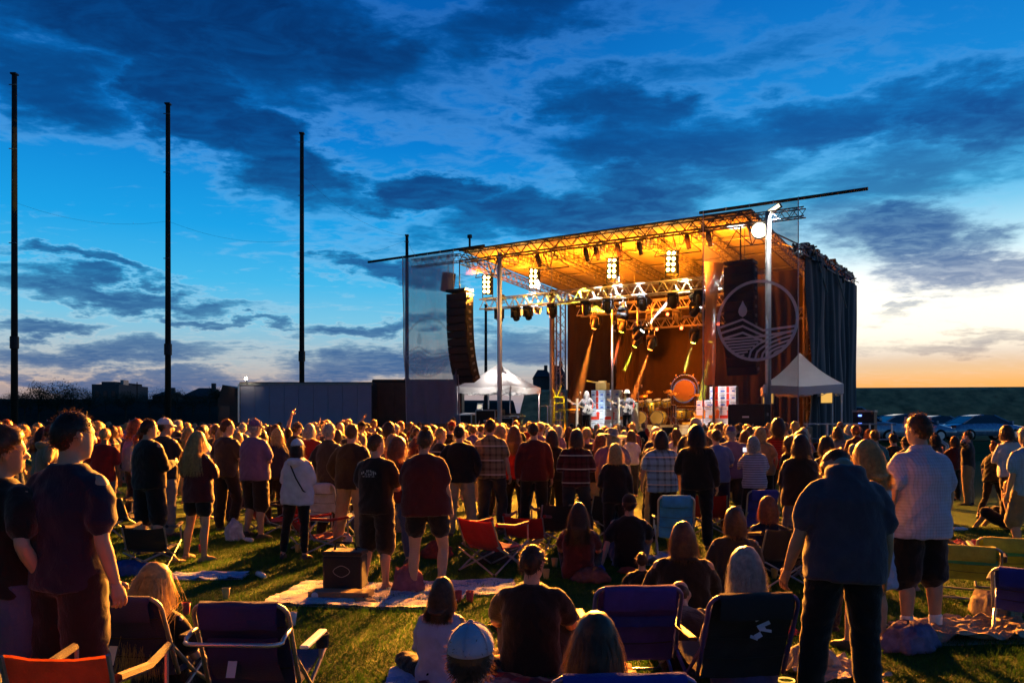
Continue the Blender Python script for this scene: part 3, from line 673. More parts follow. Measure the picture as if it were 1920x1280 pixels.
for px, py, lab in BL:
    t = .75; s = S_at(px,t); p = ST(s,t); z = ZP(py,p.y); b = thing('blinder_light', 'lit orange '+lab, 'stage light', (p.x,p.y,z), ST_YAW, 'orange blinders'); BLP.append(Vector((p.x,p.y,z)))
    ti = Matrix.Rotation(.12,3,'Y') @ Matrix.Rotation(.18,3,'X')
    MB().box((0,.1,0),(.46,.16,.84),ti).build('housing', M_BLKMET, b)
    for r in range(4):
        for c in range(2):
            q = ti @ Vector((-.10+.20*c,-.0,.30-.20*r)); MB().lathe([(.058,.0),(.045,.022),(0,.03)],12,'Y',q,False).build('bulb', M_BULB, b); MB().lathe([(.094,-.004),(.05,-.012),(0,-.014)],12,'Y',q,False).build('reflector', emit('reflector_glow', (1.0,.50,.02), 7.0), b)  # emissive amber reflectors stand in for the glow round the bulbs
            MB().lathe([(.094,-.03),(.097,.01),(.086,.01),(.085,-.03)],12,'Y',q,False).build('reflector_ring', M_BLKMET, b)
    MB().tube((-.26,.1,-.1),(-.26,.1,-.55),.02).tube((.26,.1,-.1),(.26,.1,-.55),.02).tube((-.26,.1,-.55),(.26,.1,-.55),.02).build('yoke', M_BLKMET, b)
    if px > 1100: pf = MB().lathe([(.01,-.62),(.3,-.53),(.52,-.31),(.6,0),(.52,.31),(.3,.53),(.01,.62)],16,'Z',(0,.82,.05)).build('halo_smoke', M_PUFF, b); pf['kind'] = 'stuff'  # smoke ball added behind the bulbs for a visible halo
    lamp('SPOT','blinder_glow',b,(0,-.14,0),{912:190000,1000:200000,1147:165000,1258:105000}[px],(1.0,.32,.032),Vector({912:(-12,8,3.2),1000:(-9,7,3.6),1147:(-2,6,3.8),1258:(7,6,3.2)}[px]),74,1.0,.22)
    lamp('POINT','blinder_spill',b,(0,-.40,-.55),95 if px > 950 else 22,(1.0,.40,.03),None,radius=.2)
def moving_head(px, t, z, label, ang=0.0, pan=0.0, beam=None, up=False, group='moving head lights on the trusses'):
    s = S_at(px,t); p = ST(s,t,z); b = thing('moving_head', label, 'stage light', p, ST_YAW, group); g = -1 if up else 1
    o = MB().box((0,0,-.06*g),(.34,.30,.12)).build('base', M_BLKMET, b); bevel(o,.02)
    MB().box((-.19,0,-.26*g),(.04,.14,.32)).box((.19,0,-.26*g),(.04,.14,.32)).box((0,0,-.13*g),(.4,.16,.04)).build('yoke', M_BLKMET, b)
    q = Matrix.Rotation(pan,3,'Z') @ Matrix.Rotation(ang,3,'X')
    if beam: q = (Matrix.Rotation(-ST_YAW,3,'Z') @ (Vector(beam[2])-(p-Vector((0,0,.34*g))))).to_track_quat('-Y','Z').to_matrix()
    mb = MB().lathe([(.06,-.24),(.13,-.20),(.15,-.05),(.15,.12),(.12,.2),(.125,.22)],14,'Y'); mb.v = [tuple(q @ Vector(v)+Vector((0,0,-.34*g))) for v in mb.v]; mb.build('head', M_BLKMET, b, True)
    mb = MB().lathe([(.11,.225),(.05,.245),(0,.25)],14,'Y',caps=False); mb.v = [tuple(q @ Vector(v)+Vector((0,0,-.34*g))) for v in mb.v]
    if beam:
        col, en, tgt, size = beam; mb.build('lens', emit('beam_lens_%d' % px, col, 25), b, True)
        o = Vector((0,0,-.34*g)); ax = q @ Vector((0,-1,0)); lamp('SPOT','beam',b,tuple(o+ax*.37),en,col,tgt,size*1.15,.75,.02)
        L = min((Vector(tgt)-(p-Vector((0,0,.34*g)))).length-.3, 7.0); r1 = math.tan(R(size/2))*L*1.0+.05; ring = lambda dd, rr: [o+ax*dd+q @ Vector((rr*math.cos(k*math.pi/6),0,rr*math.sin(k*math.pi/6))) for k in range(12)]
        sm = MB().loft([ring(.40,.05), ring(.40+L*.5,.03+r1*.5), ring(.40+L,r1)]).build('beam_smoke_cone', M_BEAM, b); sm['kind'] = 'stuff'  # beam-shaped smoke cone added so the light beam shows
    else: mb.build('lens', M_GLASSDK, b, True)
    for sx in (-.12,.12): MB().tube((sx,0,.0),(sx,0,.22*g),.02).build('clamp', M_STEEL, b)
    return b
for px, lab in ((936,'black moving head hanging beside the silver roof post'),(967,'black moving head, second along from the silver roof post'),(990,'black moving head hanging under the second blinder'),(1035,'black moving head hanging in front of the lattice tower')):
    moving_head(px,1.0,6.62,lab,-1.1)
for px in (1098,1140,1205,1262,1312): moving_head(px,1.0,6.62,'dark moving head in the row under the front lighting truss',-1.2,.3)
for px in (1120,1165,1220,1270,1318): moving_head(px,4.4,6.5,'dark moving head in the row under the middle lighting truss',-1.0,-.2)
# lit beams
def on(px, py, t): s = S_at(px,t); p = ST(s,t); return Vector((p.x,p.y,ZP(py,p.y)))
def drop(b, z): MB().tube((0,0,.2),(0,0,6.7-z),.02).build('drop_pipe', M_STEEL, b)
for px, py, t_, col, en, tp, size, lab in ((1197,628,1.45,(.85,.92,1.0),70000,(1256,562),6,'moving head throwing a white beam up towards the front truss'),(1304,583,1.45,(.85,.92,1.0),45000,(1366,504),6,'moving head throwing a white beam past the banner edge'),
        (1168,592,1.45,(1.0,.75,.03),40000,(1112,579),15,'moving head throwing a yellow beam sideways')):
    z_ = on(px,py,t_).z+.34; drop(moving_head(px,t_,z_,lab,0,0,(col,en,on(*tp,t_),size)), z_)
for px, py, col, en, tp, lab in ((1335,630,(.80,.80,.04),22000,(1316,745),'moving head with a yellow-green beam slanting down at the amplifiers'),(1303,632,(.8,.8,.1),12000,(1285,690),'moving head with a faint yellow beam over the drums'),(1195,640,(.75,.8,.04),15000,(1172,690),'moving head with a green-yellow beam above the hatted guitar player'),
                                 (1116,606,(1.0,.22,.02),18000,(1078,770),'moving head with an orange beam slanting behind the bass player'),(1222,645,(1.0,.20,.02),18000,(1180,765),'moving head with an orange beam slanting down behind the drums'),(1168,612,(1.0,.10,.02),15000,(1150,680),'moving head with a short red beam above the amplifiers')):
    z_ = on(px,py,2.9).z+.34; drop(moving_head(px,2.9,z_,lab,0,0,(col,en,on(*tp,2.9),8)), z_)
for px, py in ((1114,601),(1162,621),(1165,596),(1232,617),(1278,615),(1227,590),(1252,589),(1318,582),(1347,607),(1480,607)):
    p = on(px,py,7.9); l = thing('par_light', 'small red-lit par can on the rear lighting truss', 'stage light', p, ST_YAW, 'red par cans')
    MB().lathe([(.05,-.2),(.10,-.16),(.115,.02),(.105,.03)],12,'Y').build('can', M_BLKMET, l, True); MB().lathe([(.10,.025),(0,.045)],12,'Y',caps=False).build('lens', emit('par_red', (1.0,.10,.03), 14), l); MB().tube((-.12,0,0),(-.12,0,.22),.015).tube((.12,0,0),(.12,0,.22),.015).tube((-.12,0,.22),(.12,0,.22),.015).build('bracket', M_BLKMET, l)
    if py > 590 and px < 1400: lamp('SPOT','par_wash',l,(0,-.1,-.03),1300,(1.0,.20,.02),ST(S_at(px-30,7.0),7.0,2.2),70,.8,.08)
s = S_at(1424,-.1); p = ST(s,-.1); z = ZP(432,p.y); b = thing('follow_lamp', 'big round white lamp hung under the roof corner behind the banner', 'stage light', (p.x,p.y,z), ST_YAW+.25)
MB().lathe([(.12,-.35),(.26,-.25),(.30,.0),(.29,.04)],20,'Y').build('housing', M_BLKMET, b, True); MB().lathe([(.285,.03),(.2,.06),(0,.075)],20,'Y',caps=False).build('lens', emit('follow_white', (1.0,.93,.62), 9), b, True)
MB().tube((-.32,0,0),(-.32,0,.4),.02).tube((.32,0,0),(.32,0,.4),.02).tube((-.32,0,.4),(.32,0,.4),.02).build('yoke', M_BLKMET, b); lamp('SPOT','follow_light',b,(0,-.2,0),900,(1,.92,.7),ST(12,-12,0),80,.5,.2)
s = S_at(1455,-.1); b = thing('corner_lamp', 'bright pale lamp clamped on the pipe at the roof corner', 'stage light', on(1452,392,-.1), ST_YAW)
MB().box((0,0,0),(.5,.14,.16),Matrix.Rotation(-.5,3,'Y')).build('housing', M_BLKMET, b); MB().box((0,-.08,-.01),(.42,.02,.12),Matrix.Rotation(-.5,3,'Y')).build('lens', emit('corner_white', (1,.9,.6), 4), b); lamp('SPOT','corner_light',b,(0,-.2,-.1),800,(1,.95,.85),ST(18.4,.6,3.6),50,.7,.1)
for px, t_, tg, en in ((975,1.6,ST(16.0,.4,5.0),12000),(1010,1.6,ST(17.0,4.5,4.0),9000),(1300,1.6,ST(8.4,9.2,5.0),3600),(1120,1.6,ST(14.0,9.6,4.0),3600),(1215,1.6,ST(10.6,9.6,3.6),2600)):  # wash lamps added to turn the wing cloth and backdrop orange
    p = on(px,0,t_); p = Vector((p.x,p.y,6.5)); l = thing('added_wash_light', 'black wash light with an amber lens hanging behind the front truss', 'stage light', p, ST_YAW, 'amber wash lights')
    q = (Matrix.Rotation(-ST_YAW,3,'Z') @ (tg-p)).to_track_quat('-Y','Z').to_matrix(); mb = MB().lathe([(.08,-.22),(.13,-.15),(.15,.05),(.14,.08)],14,'Y'); mb.v = [tuple(q @ Vector(v)) for v in mb.v]; mb.build('can', M_BLKMET, l, True)
    mb = MB().lathe([(.13,.082),(0,.10)],14,'Y',caps=False); mb.v = [tuple(q @ Vector(v)) for v in mb.v]; mb.build('lens', emit('amber_lens', (1,.4,.05), 6), l); MB().tube((-.17,0,0),(-.17,0,.3),.015).tube((.17,0,0),(.17,0,.3),.015).tube((-.17,0,.3),(.17,0,.3),.015).build('yoke', M_BLKMET, l)
    lamp('SPOT','wash',l,tuple(q @ Vector((0,-.16,0))),en,(1.0,.18,.008),tg,60,.9,.1)
for k, s_ in enumerate((6.2,8.6,11.0,13.4,15.6)):  # uplights added to tint the roof underside amber
    p = ST(s_,1.25,7.15); tg = ST(s_+.3,2.6,8.9); l = thing('added_roof_wash', 'small amber uplight standing on the front lighting truss', 'stage light', p, ST_YAW, 'amber uplights')
    q = (Matrix.Rotation(-ST_YAW,3,'Z') @ (tg-p)).to_track_quat('-Y','Z').to_matrix(); mb = MB().lathe([(.06,-.16),(.09,-.1),(.10,.05),(.095,.07)],12,'Y'); mb.v = [tuple(q @ Vector(v)) for v in mb.v]; mb.build('can', M_BLKMET, l, True)
    mb = MB().lathe([(.09,.072),(0,.085)],12,'Y',caps=False); mb.v = [tuple(q @ Vector(v)) for v in mb.v]; mb.build('lens', emit('amber_lens', (1,.4,.05), 6), l); MB().tube((-.11,0,-.25),(-.11,0,0),.012).tube((.11,0,-.25),(.11,0,0),.012).tube((-.11,0,-.25),(.11,0,-.25),.012).build('bracket', M_BLKMET, l)
    lamp('SPOT','uplight',l,tuple(q @ Vector((0,-.13,0))),1500,(1.0,.22,.004),tg,165,.8,.08)
# front keys that light the players; the last is added to brighten the tent
for px, tg, en, col in ((1120,(1100,755,1.6),7000,(1,.95,.9)),(1200,(1176,755,1.6),7000,(1,.95,.9)),(1160,(1140,770,3.4),8000,(.85,.93,1)),(1290,(1240,770,4.2),7000,(1,.75,.35)),(1330,(1340,765,3.6),8000,(.9,.95,1)),(1100,(1050,760,4.0),7000,(1,.85,.08)),(1010,(955,720,3.4),9000,(1,.93,.85))):
    p = on(px,0,.25); p = Vector((p.x,p.y,ZF-.75)); l = thing('profile_spot', 'black profile spotlight hanging from the roof front', 'stage light', p, ST_YAW, 'profile spots on the roof front')
    q = Matrix.Rotation(2.1,3,'X'); mb = MB().lathe([(.07,-.3),(.10,-.2),(.09,.0),(.08,.2),(.085,.22)],12,'Y'); mb.v = [tuple(q @ Vector(v)) for v in mb.v]; mb.build('barrel', M_BLKMET, l, True)
    MB().tube((-.12,0,0),(-.12,0,.3),.015).tube((.12,0,0),(.12,0,.3),.015).tube((-.12,0,.3),(.12,0,.3),.015).build('yoke', M_BLKMET, l)
    lamp('SPOT','key',l,(0,.177,-.31),en,col,on(*tg),26,.5,.06)

# ---------------------------------------------------------------- line arrays
def line_array(s, t, ztop, n, label, bend):
    b = thing('line_array', label, 'speaker', ST(s,t,ztop), ST_YAW); z = 0; y = 0; a = 0
    MB().box((0,.1,.12),(1.0,.6,.1)).tube((0,.1,.1),(0,.1,1.4),.025).build('fly_frame', M_BLKMET, b)
    for k in range(n):
        a = bend*(k/n)**1.8; q = Matrix.Rotation(a,3,'X'); c = Vector((0,y,z-.16)); h = .31
        MB().box(c+q @ Vector((0,.12,0)),(1.02,.5,h-.012),q).build('cabinet', M_BLACK, b)
        MB().box(c+q @ Vector((0,-.15,0)),(.94,.04,h-.05),q).build('grille', M_GRILLE, b)
        MB().box(c+q @ Vector((.525,.1,0)),(.03,.16,.1),q).build('handle', M_STEEL, b)
        y += math.sin(a)*h*1.0; z -= math.cos(a)*h
line_array(5.15,-.55,7.15,12,'curved black hanging line array beside the white tent end of the stage',.55)
line_array(16.75,-.1,7.15,12,'tall black hanging line array behind the emblem banner',.35)
m = thing('delay_speaker', 'small dark speaker hanging above the left line array', 'speaker', ST(4.15,.1,8.25), ST_YAW)
MB().box((0,0,-.45),(.42,.4,.8),Matrix.Rotation(.15,3,'Y')).build('cabinet', M_BLACK, m); MB().tube((0,0,-.1),(0,0,.7),.02).build('hanger', M_STEEL, m)

# ---------------------------------------------------------------- pop-up tents
def tent(c, w, base, eave, peak, rz, label):
    t = thing('canopy_tent', label, 'tent', (c.x,c.y,base), rz); e = eave-base; p = peak-base; h = w/2
    N = 8
    for q in range(4):
        rot = Matrix.Rotation(q*math.pi/2,3,'Z'); mb = MB(); rows = []
        for k in range(N+1):
            f = k/N; half = h*f; z = p+(e-p)*f+.10*math.sin(math.pi*f)*-1
            rows.append([tuple(rot @ Vector((half*(j/4-.5)*2,-half,z-(.07*f*(1-abs(j/4-.5)*2))))) for j in range(9) if j <= 4])
        mb.loft(rows,False,False); o = mb.build('roof_panel', M_TENT, t)
        mb = MB(); a = [rot @ Vector((h*(j/8-.5)*2*1.002,-h*1.002,e-(.07*(1-abs(j/8-.5)*2)))) for j in range(9)]
        for j in range(8): mb.quad(a[j]+Vector((0,0,.0)),a[j+1],a[j+1]-Vector((0,0,.28+.03*math.sin(j*2))),a[j]-Vector((0,0,.28)))
        mb.build('valance', M_TENT, t)
        MB().box(rot @ Vector((h-.05,-h+.05,e/2-.05)),(.05,.05,e-.1)).build('leg', M_ALU, t)
        mb = MB(); a = rot @ Vector((-h+.06,-h+.07,e-.06)); b = rot @ Vector((h-.06,-h+.07,e-.06))
        for j in range(4): p0 = a.lerp(b,j/4); p1 = a.lerp(b,(j+1)/4); mb.tube(p0-Vector((0,0,.3)),p1,.014,n=5); mb.tube(p0,p1-Vector((0,0,.3)),.014,n=5)
        mb.build('scissor_truss', M_ALU, t)
tent(ST(3.6,4.9),3.0,SD,SD+2.2,SD+3.35,ST_YAW+.05,'white peaked canopy tent on the stage wing beside the silver roof post')
tent(ST(18.45,1.2),2.5,.62,3.05,4.2,ST_YAW+.3,'white peaked canopy tent in front of the side curtain')

wl = thing('tent_lamp', 'small white work lamp hanging inside the peak of the white tent', 'lamp', ST(4.0,4.6,SD+2.55), ST_YAW); MB().lathe([(.03,.1),(.09,0),(.09,-.02)],12).build('shade', M_BLKMET, wl); MB().lathe([(.05,0),(.045,-.05),(0,-.07)],10,caps=False).build('bulb', emit('tent_bulb', (1,.92,.8), 12), wl); MB().tube((0,0,.1),(0,0,.6),.008).build('cord', M_BLKMET, wl); lamp('POINT','tent_glow',wl,(0,0,-.18),210,(1,.9,.8),None,radius=.06)
# ---------------------------------------------------------------- gear under the left tent
def case(p, size, rz, label, z=SD, lid=False):
    c = thing('road_case', label, 'case', (p.x,p.y,z), rz, 'road cases on the wing'); w,d,h = size
    MB().box((0,0,h/2+.1),(w,d,h)).build('shell', M_BLACK, c)
    for sx in (-1,1):
        for sy in (-1,1):
            MB().box((sx*w/2,sy*d/2,h/2+.1),(.04,.04,h+.01)).build('edge', M_ALU, c); MB().lathe([(.05,-.02),(.05,.02)],10,'X',(sx*(w/2-.08),sy*(d/2-.08),.05)).build('castor', M_RUBBER, c)
    MB().box((0,0,h+.1),(w+.02,d+.02,.04)).build('lid_trim', M_ALU, c)
    MB().box((0,-d/2-.015,h/2+.1),(.16,.03,.08)).build('latch', M_ALU, c)
case(ST(3.2,2.75),(1.1,.7,.75),ST_YAW,'black road case with silver edges under the white tent'); case(ST(4.5,2.7),(1.0,.6,.95),ST_YAW+.06,'taller black road case beside the tent leg'); case(ST(5.5,2.75),(.9,.6,.6),ST_YAW,'low black road case at the wing end')
mx = thing('mixing_desk', 'mixing console with a pale raised screen under the white tent', 'mixer', ST(3.0,3.5,SD), ST_YAW)
MB().box((0,0,.72),(1.7,.7,.06)).build('table', M_BLKMET, mx)
for a in (-.75,.75): MB().box((a,0,.35),(.06,.5,.7)).build('leg', M_BLKMET, mx)
MB().box((0,0,.85),(1.5,.6,.12),Matrix.Rotation(.18,3,'X')).build('console', mat('console_grey', (.35,.35,.36), .5), mx)
mb = MB()
for k in range(18): mb.box((-.68+k*.08,-.22,.92),(.02,.05,.03))
mb.build('faders', M_ALU, mx); sc_ = MB().box((.35,.15,1.25),(.34,.03,.34),Matrix.Rotation(-.2,3,'X')).build('screen_case', M_WHITE, mx); MB().box((.35,.125,1.25),(.22,.02,.2),Matrix.Rotation(-.2,3,'X')).build('screen', emit('pale_screen', (.9,.8,.6), .8), sc_)
MB().tube((.35,.16,.9),(.35,.16,1.1),.03).build('screen_stand', M_BLKMET, mx)
rk = thing('rack_unit', 'open equipment rack with hanging pale cables beside the mixing console', 'rack', ST(4.3,3.5,SD), ST_YAW)
MB().box((-.35,0,.55),(.04,.6,1.1)).box((.35,0,.55),(.04,.6,1.1)).box((0,0,1.1),(.74,.6,.04)).build('frame', M_BLKMET, rk)
for k in range(4): MB().box((0,-.02,.3+k*.22),(.64,.5,.16)).build('rack_panel', M_STEEL, rk)
for k in range(6): x = -.25+k*.09; MB().path([(x,-.3,.9),(x+.04,-.36,.6),(x-.03+.02*k,-.34,.3),(x,-.32,.05)],.018,5).build('cable', mat('pale_cable', (.55,.5,.45), .6), rk)
kb = thing('keyboard_table', 'silver topped side table with gear at the wing front', 'table', ST(5.3,3.4,SD), ST_YAW)
MB().box((0,0,.8),(1.2,.5,.05)).build('top', M_ALU, kb)
for a in (-.5,.5): MB().tube((a,-.2,0),(a,.2,.78),.02).tube((a,.2,0),(a,-.2,.78),.02).build('leg', M_STEEL, kb)
MB().box((.1,0,.87),(.7,.34,.09)).build('gear_box', M_BLACK, kb)
for px, dz, lab in ((1027,.95,'slim pale microphone stand on the wing beside the tent leg'),):
    p = on(px,0,2.0); ms = thing('stand', lab, 'stand', (p.x,p.y,SD)); MB().tube((0,0,0),(0,0,1.2),.03).tube((-.3,0,1.2),(.3,0,1.2),.02).build('pole', M_ALU, ms)
    for k in range(3): a = k*2.09; MB().tube((0,0,.2),(.3*math.cos(a),.3*math.sin(a),.01),.015).build('leg', M_ALU, ms)
# yellow-lit ladder frame
yl = thing('folding_frame', 'folding ladder frame lit yellow beside the dark backdrop edge', 'ladder', on(1047,800,2.6).xy.to_3d()+Vector((0,0,SD)), ST_YAW+.4)
M_YEL = mat('yellow_paint', (.75,.62,.05), .5)
for sx in (-.28,.28): MB().tube((sx,0,0),(sx*.7,.35,1.55),.035).tube((sx,.7,0),(sx*.7,.35,1.55),.035).build('rail', M_YEL, yl)
for k in range(4): f = .15+k*.24; MB().box((0,.35*f,1.55*f),(.5-.1*f,.1,.04)).build('step', M_YEL, yl)
MB().box((0,.35,1.6),(.5,.2,.06)).build('top_shelf', M_YEL, yl); MB().tube((-.1,.35,1.6),(.12,.2,2.1),.02).tube((-.15,.35,1.6),(-.3,.3,2.0),.02).build('arm', M_YEL, yl)
MB().box((.45,.1,1.05),(.9,.12,.06)).build('arm_tray', M_YEL, yl)

# ---------------------------------------------------------------- right wing: sub stacks, railings, machines
def cab(p, z, size, rz, label, cat='speaker', name='sub_speaker'):
    w,d,h = size; c = thing(name, label, cat, (p.x,p.y,z), rz); bevel(MB().box((0,0,h/2),(w,d,h-.01)).build('cabinet', M_BLACK, c),.02)
    MB().box((0,-d/2-.012,h/2),(w-.1,.03,h-.12)).build('grille', M_GRILLE, c); MB().box((0,-d/2-.03,h*.5),(.22,.01,.05)).build('badge', M_ALU, c)
    for sx in (-1,1): MB().box((sx*w/2,0,h*.6),(.02,.2,.1)).build('handle', M_STEEL, c)
for k, (s,t,z,sz,l) in enumerate(((17.3,-.7,.0,(1.15,.8,.95),'black subwoofer on the ground under the emblem banner, bottom of its stack'),(17.3,-.7,.95,(1.15,.8,.60),'wide low black speaker, middle of the stack under the emblem'),(17.25,-.7,1.55,(1.2,.8,.85),'black speaker with a pale badge, topmost of the stack under the emblem'),(18.7,-1.0,0,(1.15,.8,.95),'black subwoofer standing beside the stack under the emblem'),(18.7,-1.0,.95,(1.1,.8,.7),'black speaker on the subwoofer beside the emblem stack'))): cab(ST(s,t),z,sz,ST_YAW,l)
rl = thing('stage_railing', 'silver pipe railing along the right wing platform', 'railing', ST(19.1,-.72,.62), ST_YAW)
for k in range(5): MB().tube((k*.62,0,0),(k*.62,0,1.15),.03).build('upright', M_ALU, rl)
for z in (.25,.65,1.12): MB().tube((-.1,0,z),(2.6,0,z),.028).build('rail', M_ALU, rl)
st = thing('stage_steps', 'dark metal stair with silver handrail at the wing end', 'stairs', ST(21.9,-.2,0), ST_YAW)
for k in range(5): MB().box((.1+k*.22,.4,.85-.19*k),(.24,.9,.05)).build('tread', M_DECK, st)
for y in (-.05,.85): MB().tube((0,y,.95),(1.1,y,.1),.03).tube((0,y,1.95),(1.1,y,1.1),.025).tube((0,y,.9),(0,y,1.95),.025).tube((1.1,y,.1),(1.1,y,1.1),.025).build('handrail', M_ALU, st)
dm = thing('dimmer_rack', 'tall dark rack with small blue lights at the wing end', 'rack', ST(20.7,.1,.62), ST_YAW)
MB().box((0,0,.75),(.62,.6,1.5)).build('cabinet', M_BLACK, dm); MB().box((0,0,1.53),(.66,.64,.06)).build('lid', M_STEEL, dm)
for k in range(5): MB().box((-.1,-.31,.35+k*.26),(.10,.02,.05)).build('indicator', emit('blue_led', (.12,.22,1.0), 5), dm)
for k in range(3): bevel(MB().box((0,0,.25),(.5,.5,.5)).build('case_body', M_BLACK, thing('flight_case', 'small dark flight case behind the silver railing', 'case', ST(18.7+k*.65,.4,.62), ST_YAW, 'flight cases behind the railing')), .03)
for s_, l in ((17.2,'warm lit work panel hanging under the right tent'),(19.2,'orange lit panel at the tent corner')):
    q = thing('work_light', l, 'lamp', ST(s_,1.9,2.7), ST_YAW); MB().box((0,0,0),(.42,.06,.5)).build('frame', M_STEEL, q); MB().box((0,-.035,0),(.36,.02,.44)).build('panel', emit('warm_panel', (1.0,.55,.12), .9), q)

# ---------------------------------------------------------------- amplifiers
M_AMPW = mat('amp_white', (.74,.77,.80), .5, 0, .05); M_AMPB = mat('amp_blue', (.42,.56,.70), .5, 0, .05); M_RED = mat('amp_red', (.75,.05,.02), .5, 0, .05); M_ORG = mat('amp_orange', (.85,.25,.03), .5, 0, .05); M_BLU = mat('amp_print_blue', (.08,.14,.5), .5, 0, 0); M_GRY = mat('amp_print_grey', (.25,.27,.30), .5, 0, 0)
def amp_head(s, t, z, w, h, label):
    a = thing('guitar_amplifier', label, 'amplifier', ST(s,t,z), ST_YAW, 'white amplifier heads'); bevel(MB().box((0,0,h/2),(w-.012,.34,h-.01)).build('body', M_AMPB if t < 4 else M_AMPW, a),.012)
    MB().box((-.02,-.173,h/2),(.11,.006,h-.03)).build('red_stripe', M_RED, a)
    MB().box((-w*.33,-.173,h*.30),(.13,.005,.06)).box((w*.32,-.173,h*.30),(.12,.005,.06)).build('blue_print', M_BLU, a)['kind'] = 'stuff'
    MB().box((-w*.33,-.173,h*.68),(.18,.005,.018)).box((w*.30,-.173,h*.68),(.20,.005,.018)).box((w*.30,-.173,h*.55),(.2,.005,.012)).build('grey_print', M_GRY, a)['kind'] = 'stuff'
def amp_cab(s, t, z, w, h, label, arrow, red=True):
    a = thing('guitar_speaker', label, 'amplifier', ST(s,t,z), ST_YAW, 'white speaker cabinets'); bevel(MB().box((0,0,h/2),(w-.012,.40,h-.01)).build('body', M_AMPW, a),.015); r = M_RED if red else M_ORG
    if arrow:
        mb = MB(); y = -.205; mb.box((-.12,y,h*.28),(.42,.006,.13)).box((.03,y,h*.50),(.12,.0062,h*.42)); i = len(mb.v); mb.v += [(-.07,y-.004,h*.64),(.13,y-.004,h*.64),(.03,y-.004,h*.84)]; mb.face((i,i+1,i+2)); mb.build('red_arrow', r, a)
    else: MB().box((.03,-.205,h/2),(.12,.006,h-.04)).build('red_stripe', r, a)
    MB().box((-w*.28,-.204,h*.86),(.2,.004,.02)).box((w*.3,-.204,h*.86),(.16,.004,.02)).box((w*.3,-.204,h*.2),(.14,.004,.03)).build('grey_print', M_GRY, a)['kind'] = 'stuff'
t = 3.4; w = .62
for c, px in enumerate((1124,1152)):
    s = S_at(px,t)
    for k in range(2): amp_cab(s,t,SD+.02+k*.52,w,.52,['white cabinet with a red stripe, bottom of the stack behind the players','white cabinet with a red arrow under the three amplifier heads'][k],True,True)
    for k in range(3): amp_head(s,t-.01,SD+1.06+k*.27,w,.27,'blue-white amplifier head with red stripe in the stack between the two guitar players')
s = S_at(1180,t)
for k in range(2): amp_cab(s,t,SD+.02+k*.52,w,.52,'white cabinet with an orange arrow half hidden by the hatted guitar player',True,False)
amp_head(s,t,SD+1.06,w,.27,'blue-white amplifier head behind the hatted guitar player')
t = 4.0
for c, px in enumerate((1322,1347,1368)):
    s = S_at(px,t)
    for k in range(2): amp_cab(s,t,SD+.02+k*.55,w,.55,['white cabinet at the bottom of the stack beside the emblem banner','white cabinet with an arrow on the stack beside the emblem banner'][k],True,c == 2)
    for k in range(1 if c == 0 else 3): amp_head(s,t,SD+1.12+k*.27,w,.27,'white amplifier head with red stripe in the stack beside the emblem banner')
# little lamps on top of the amps
for px, py, l in ((1130,715,'wooden fringed box standing on the amplifier stack'),):
    p = on(px,py,3.4); h = thing('fringed_box', l, 'ornament', (p.x,p.y,SD+1.06+.81), ST_YAW); MB().box((.0,0,.16),(.5,.3,.3)).build('box', mat('straw', (.6,.38,.12), .8), h)
    for k in range(9): MB().tube((-.24+k*.06,-.16,.3),(-.24+k*.06,-.16,.02),.014).build('fringe', mat('straw', (.6,.38,.12)), h)
    MB().path([(-.2,0,.33),(-.45,0,.36),(-.75,0,.42)],.03,6).box((0,0,.36),(.3,.2,.08)).build('horn', mat('straw', (.6,.38,.12)), h)

# ---------------------------------------------------------------- drum riser and drum kit
M_GOLD = mat('gold_shell', (.80,.45,.06), .3, .5, .12); M_CYM = mat('cymbal_brass', (.85,.55,.12), .28, .9, .1); M_HEAD = mat('drum_head', (.34,.20,.06), .45, 0, .1, 4); M_HEADW = mat('drum_head_pale', (.72,.62,.42), .45, 0, .1)
T0 = 5.2; sc0 = S_at(1243,T0); RZ = .40
ri = thing('drum_riser', 'low wooden drum riser carrying the drum kit', 'riser', ST(sc0+.25,T0,SD), ST_YAW)
for k in range(3): MB().box((-1.55+k*1.55,0,RZ-.05),(1.54,2.4,.1)).build('riser_panel', mat('riser_wood', (.42,.30,.17), .6, 0, .2), ri)
MB().box((0,-1.18,RZ/2-.06),(4.6,.04,RZ-.12)).build('riser_front', mat('riser_front', (.40,.30,.20), .7), ri)
for a in (-2.2,2.2):
    for b in (-1,1): MB().box((a,b,.15),(.08,.08,.3)).build('riser_leg', M_STEEL, ri)
kit = thing('drum_kit', 'gold double-bass drum kit with cymbals and a big hanging gong drum', 'drum kit', ST(sc0,T0,SD+RZ), ST_YAW)
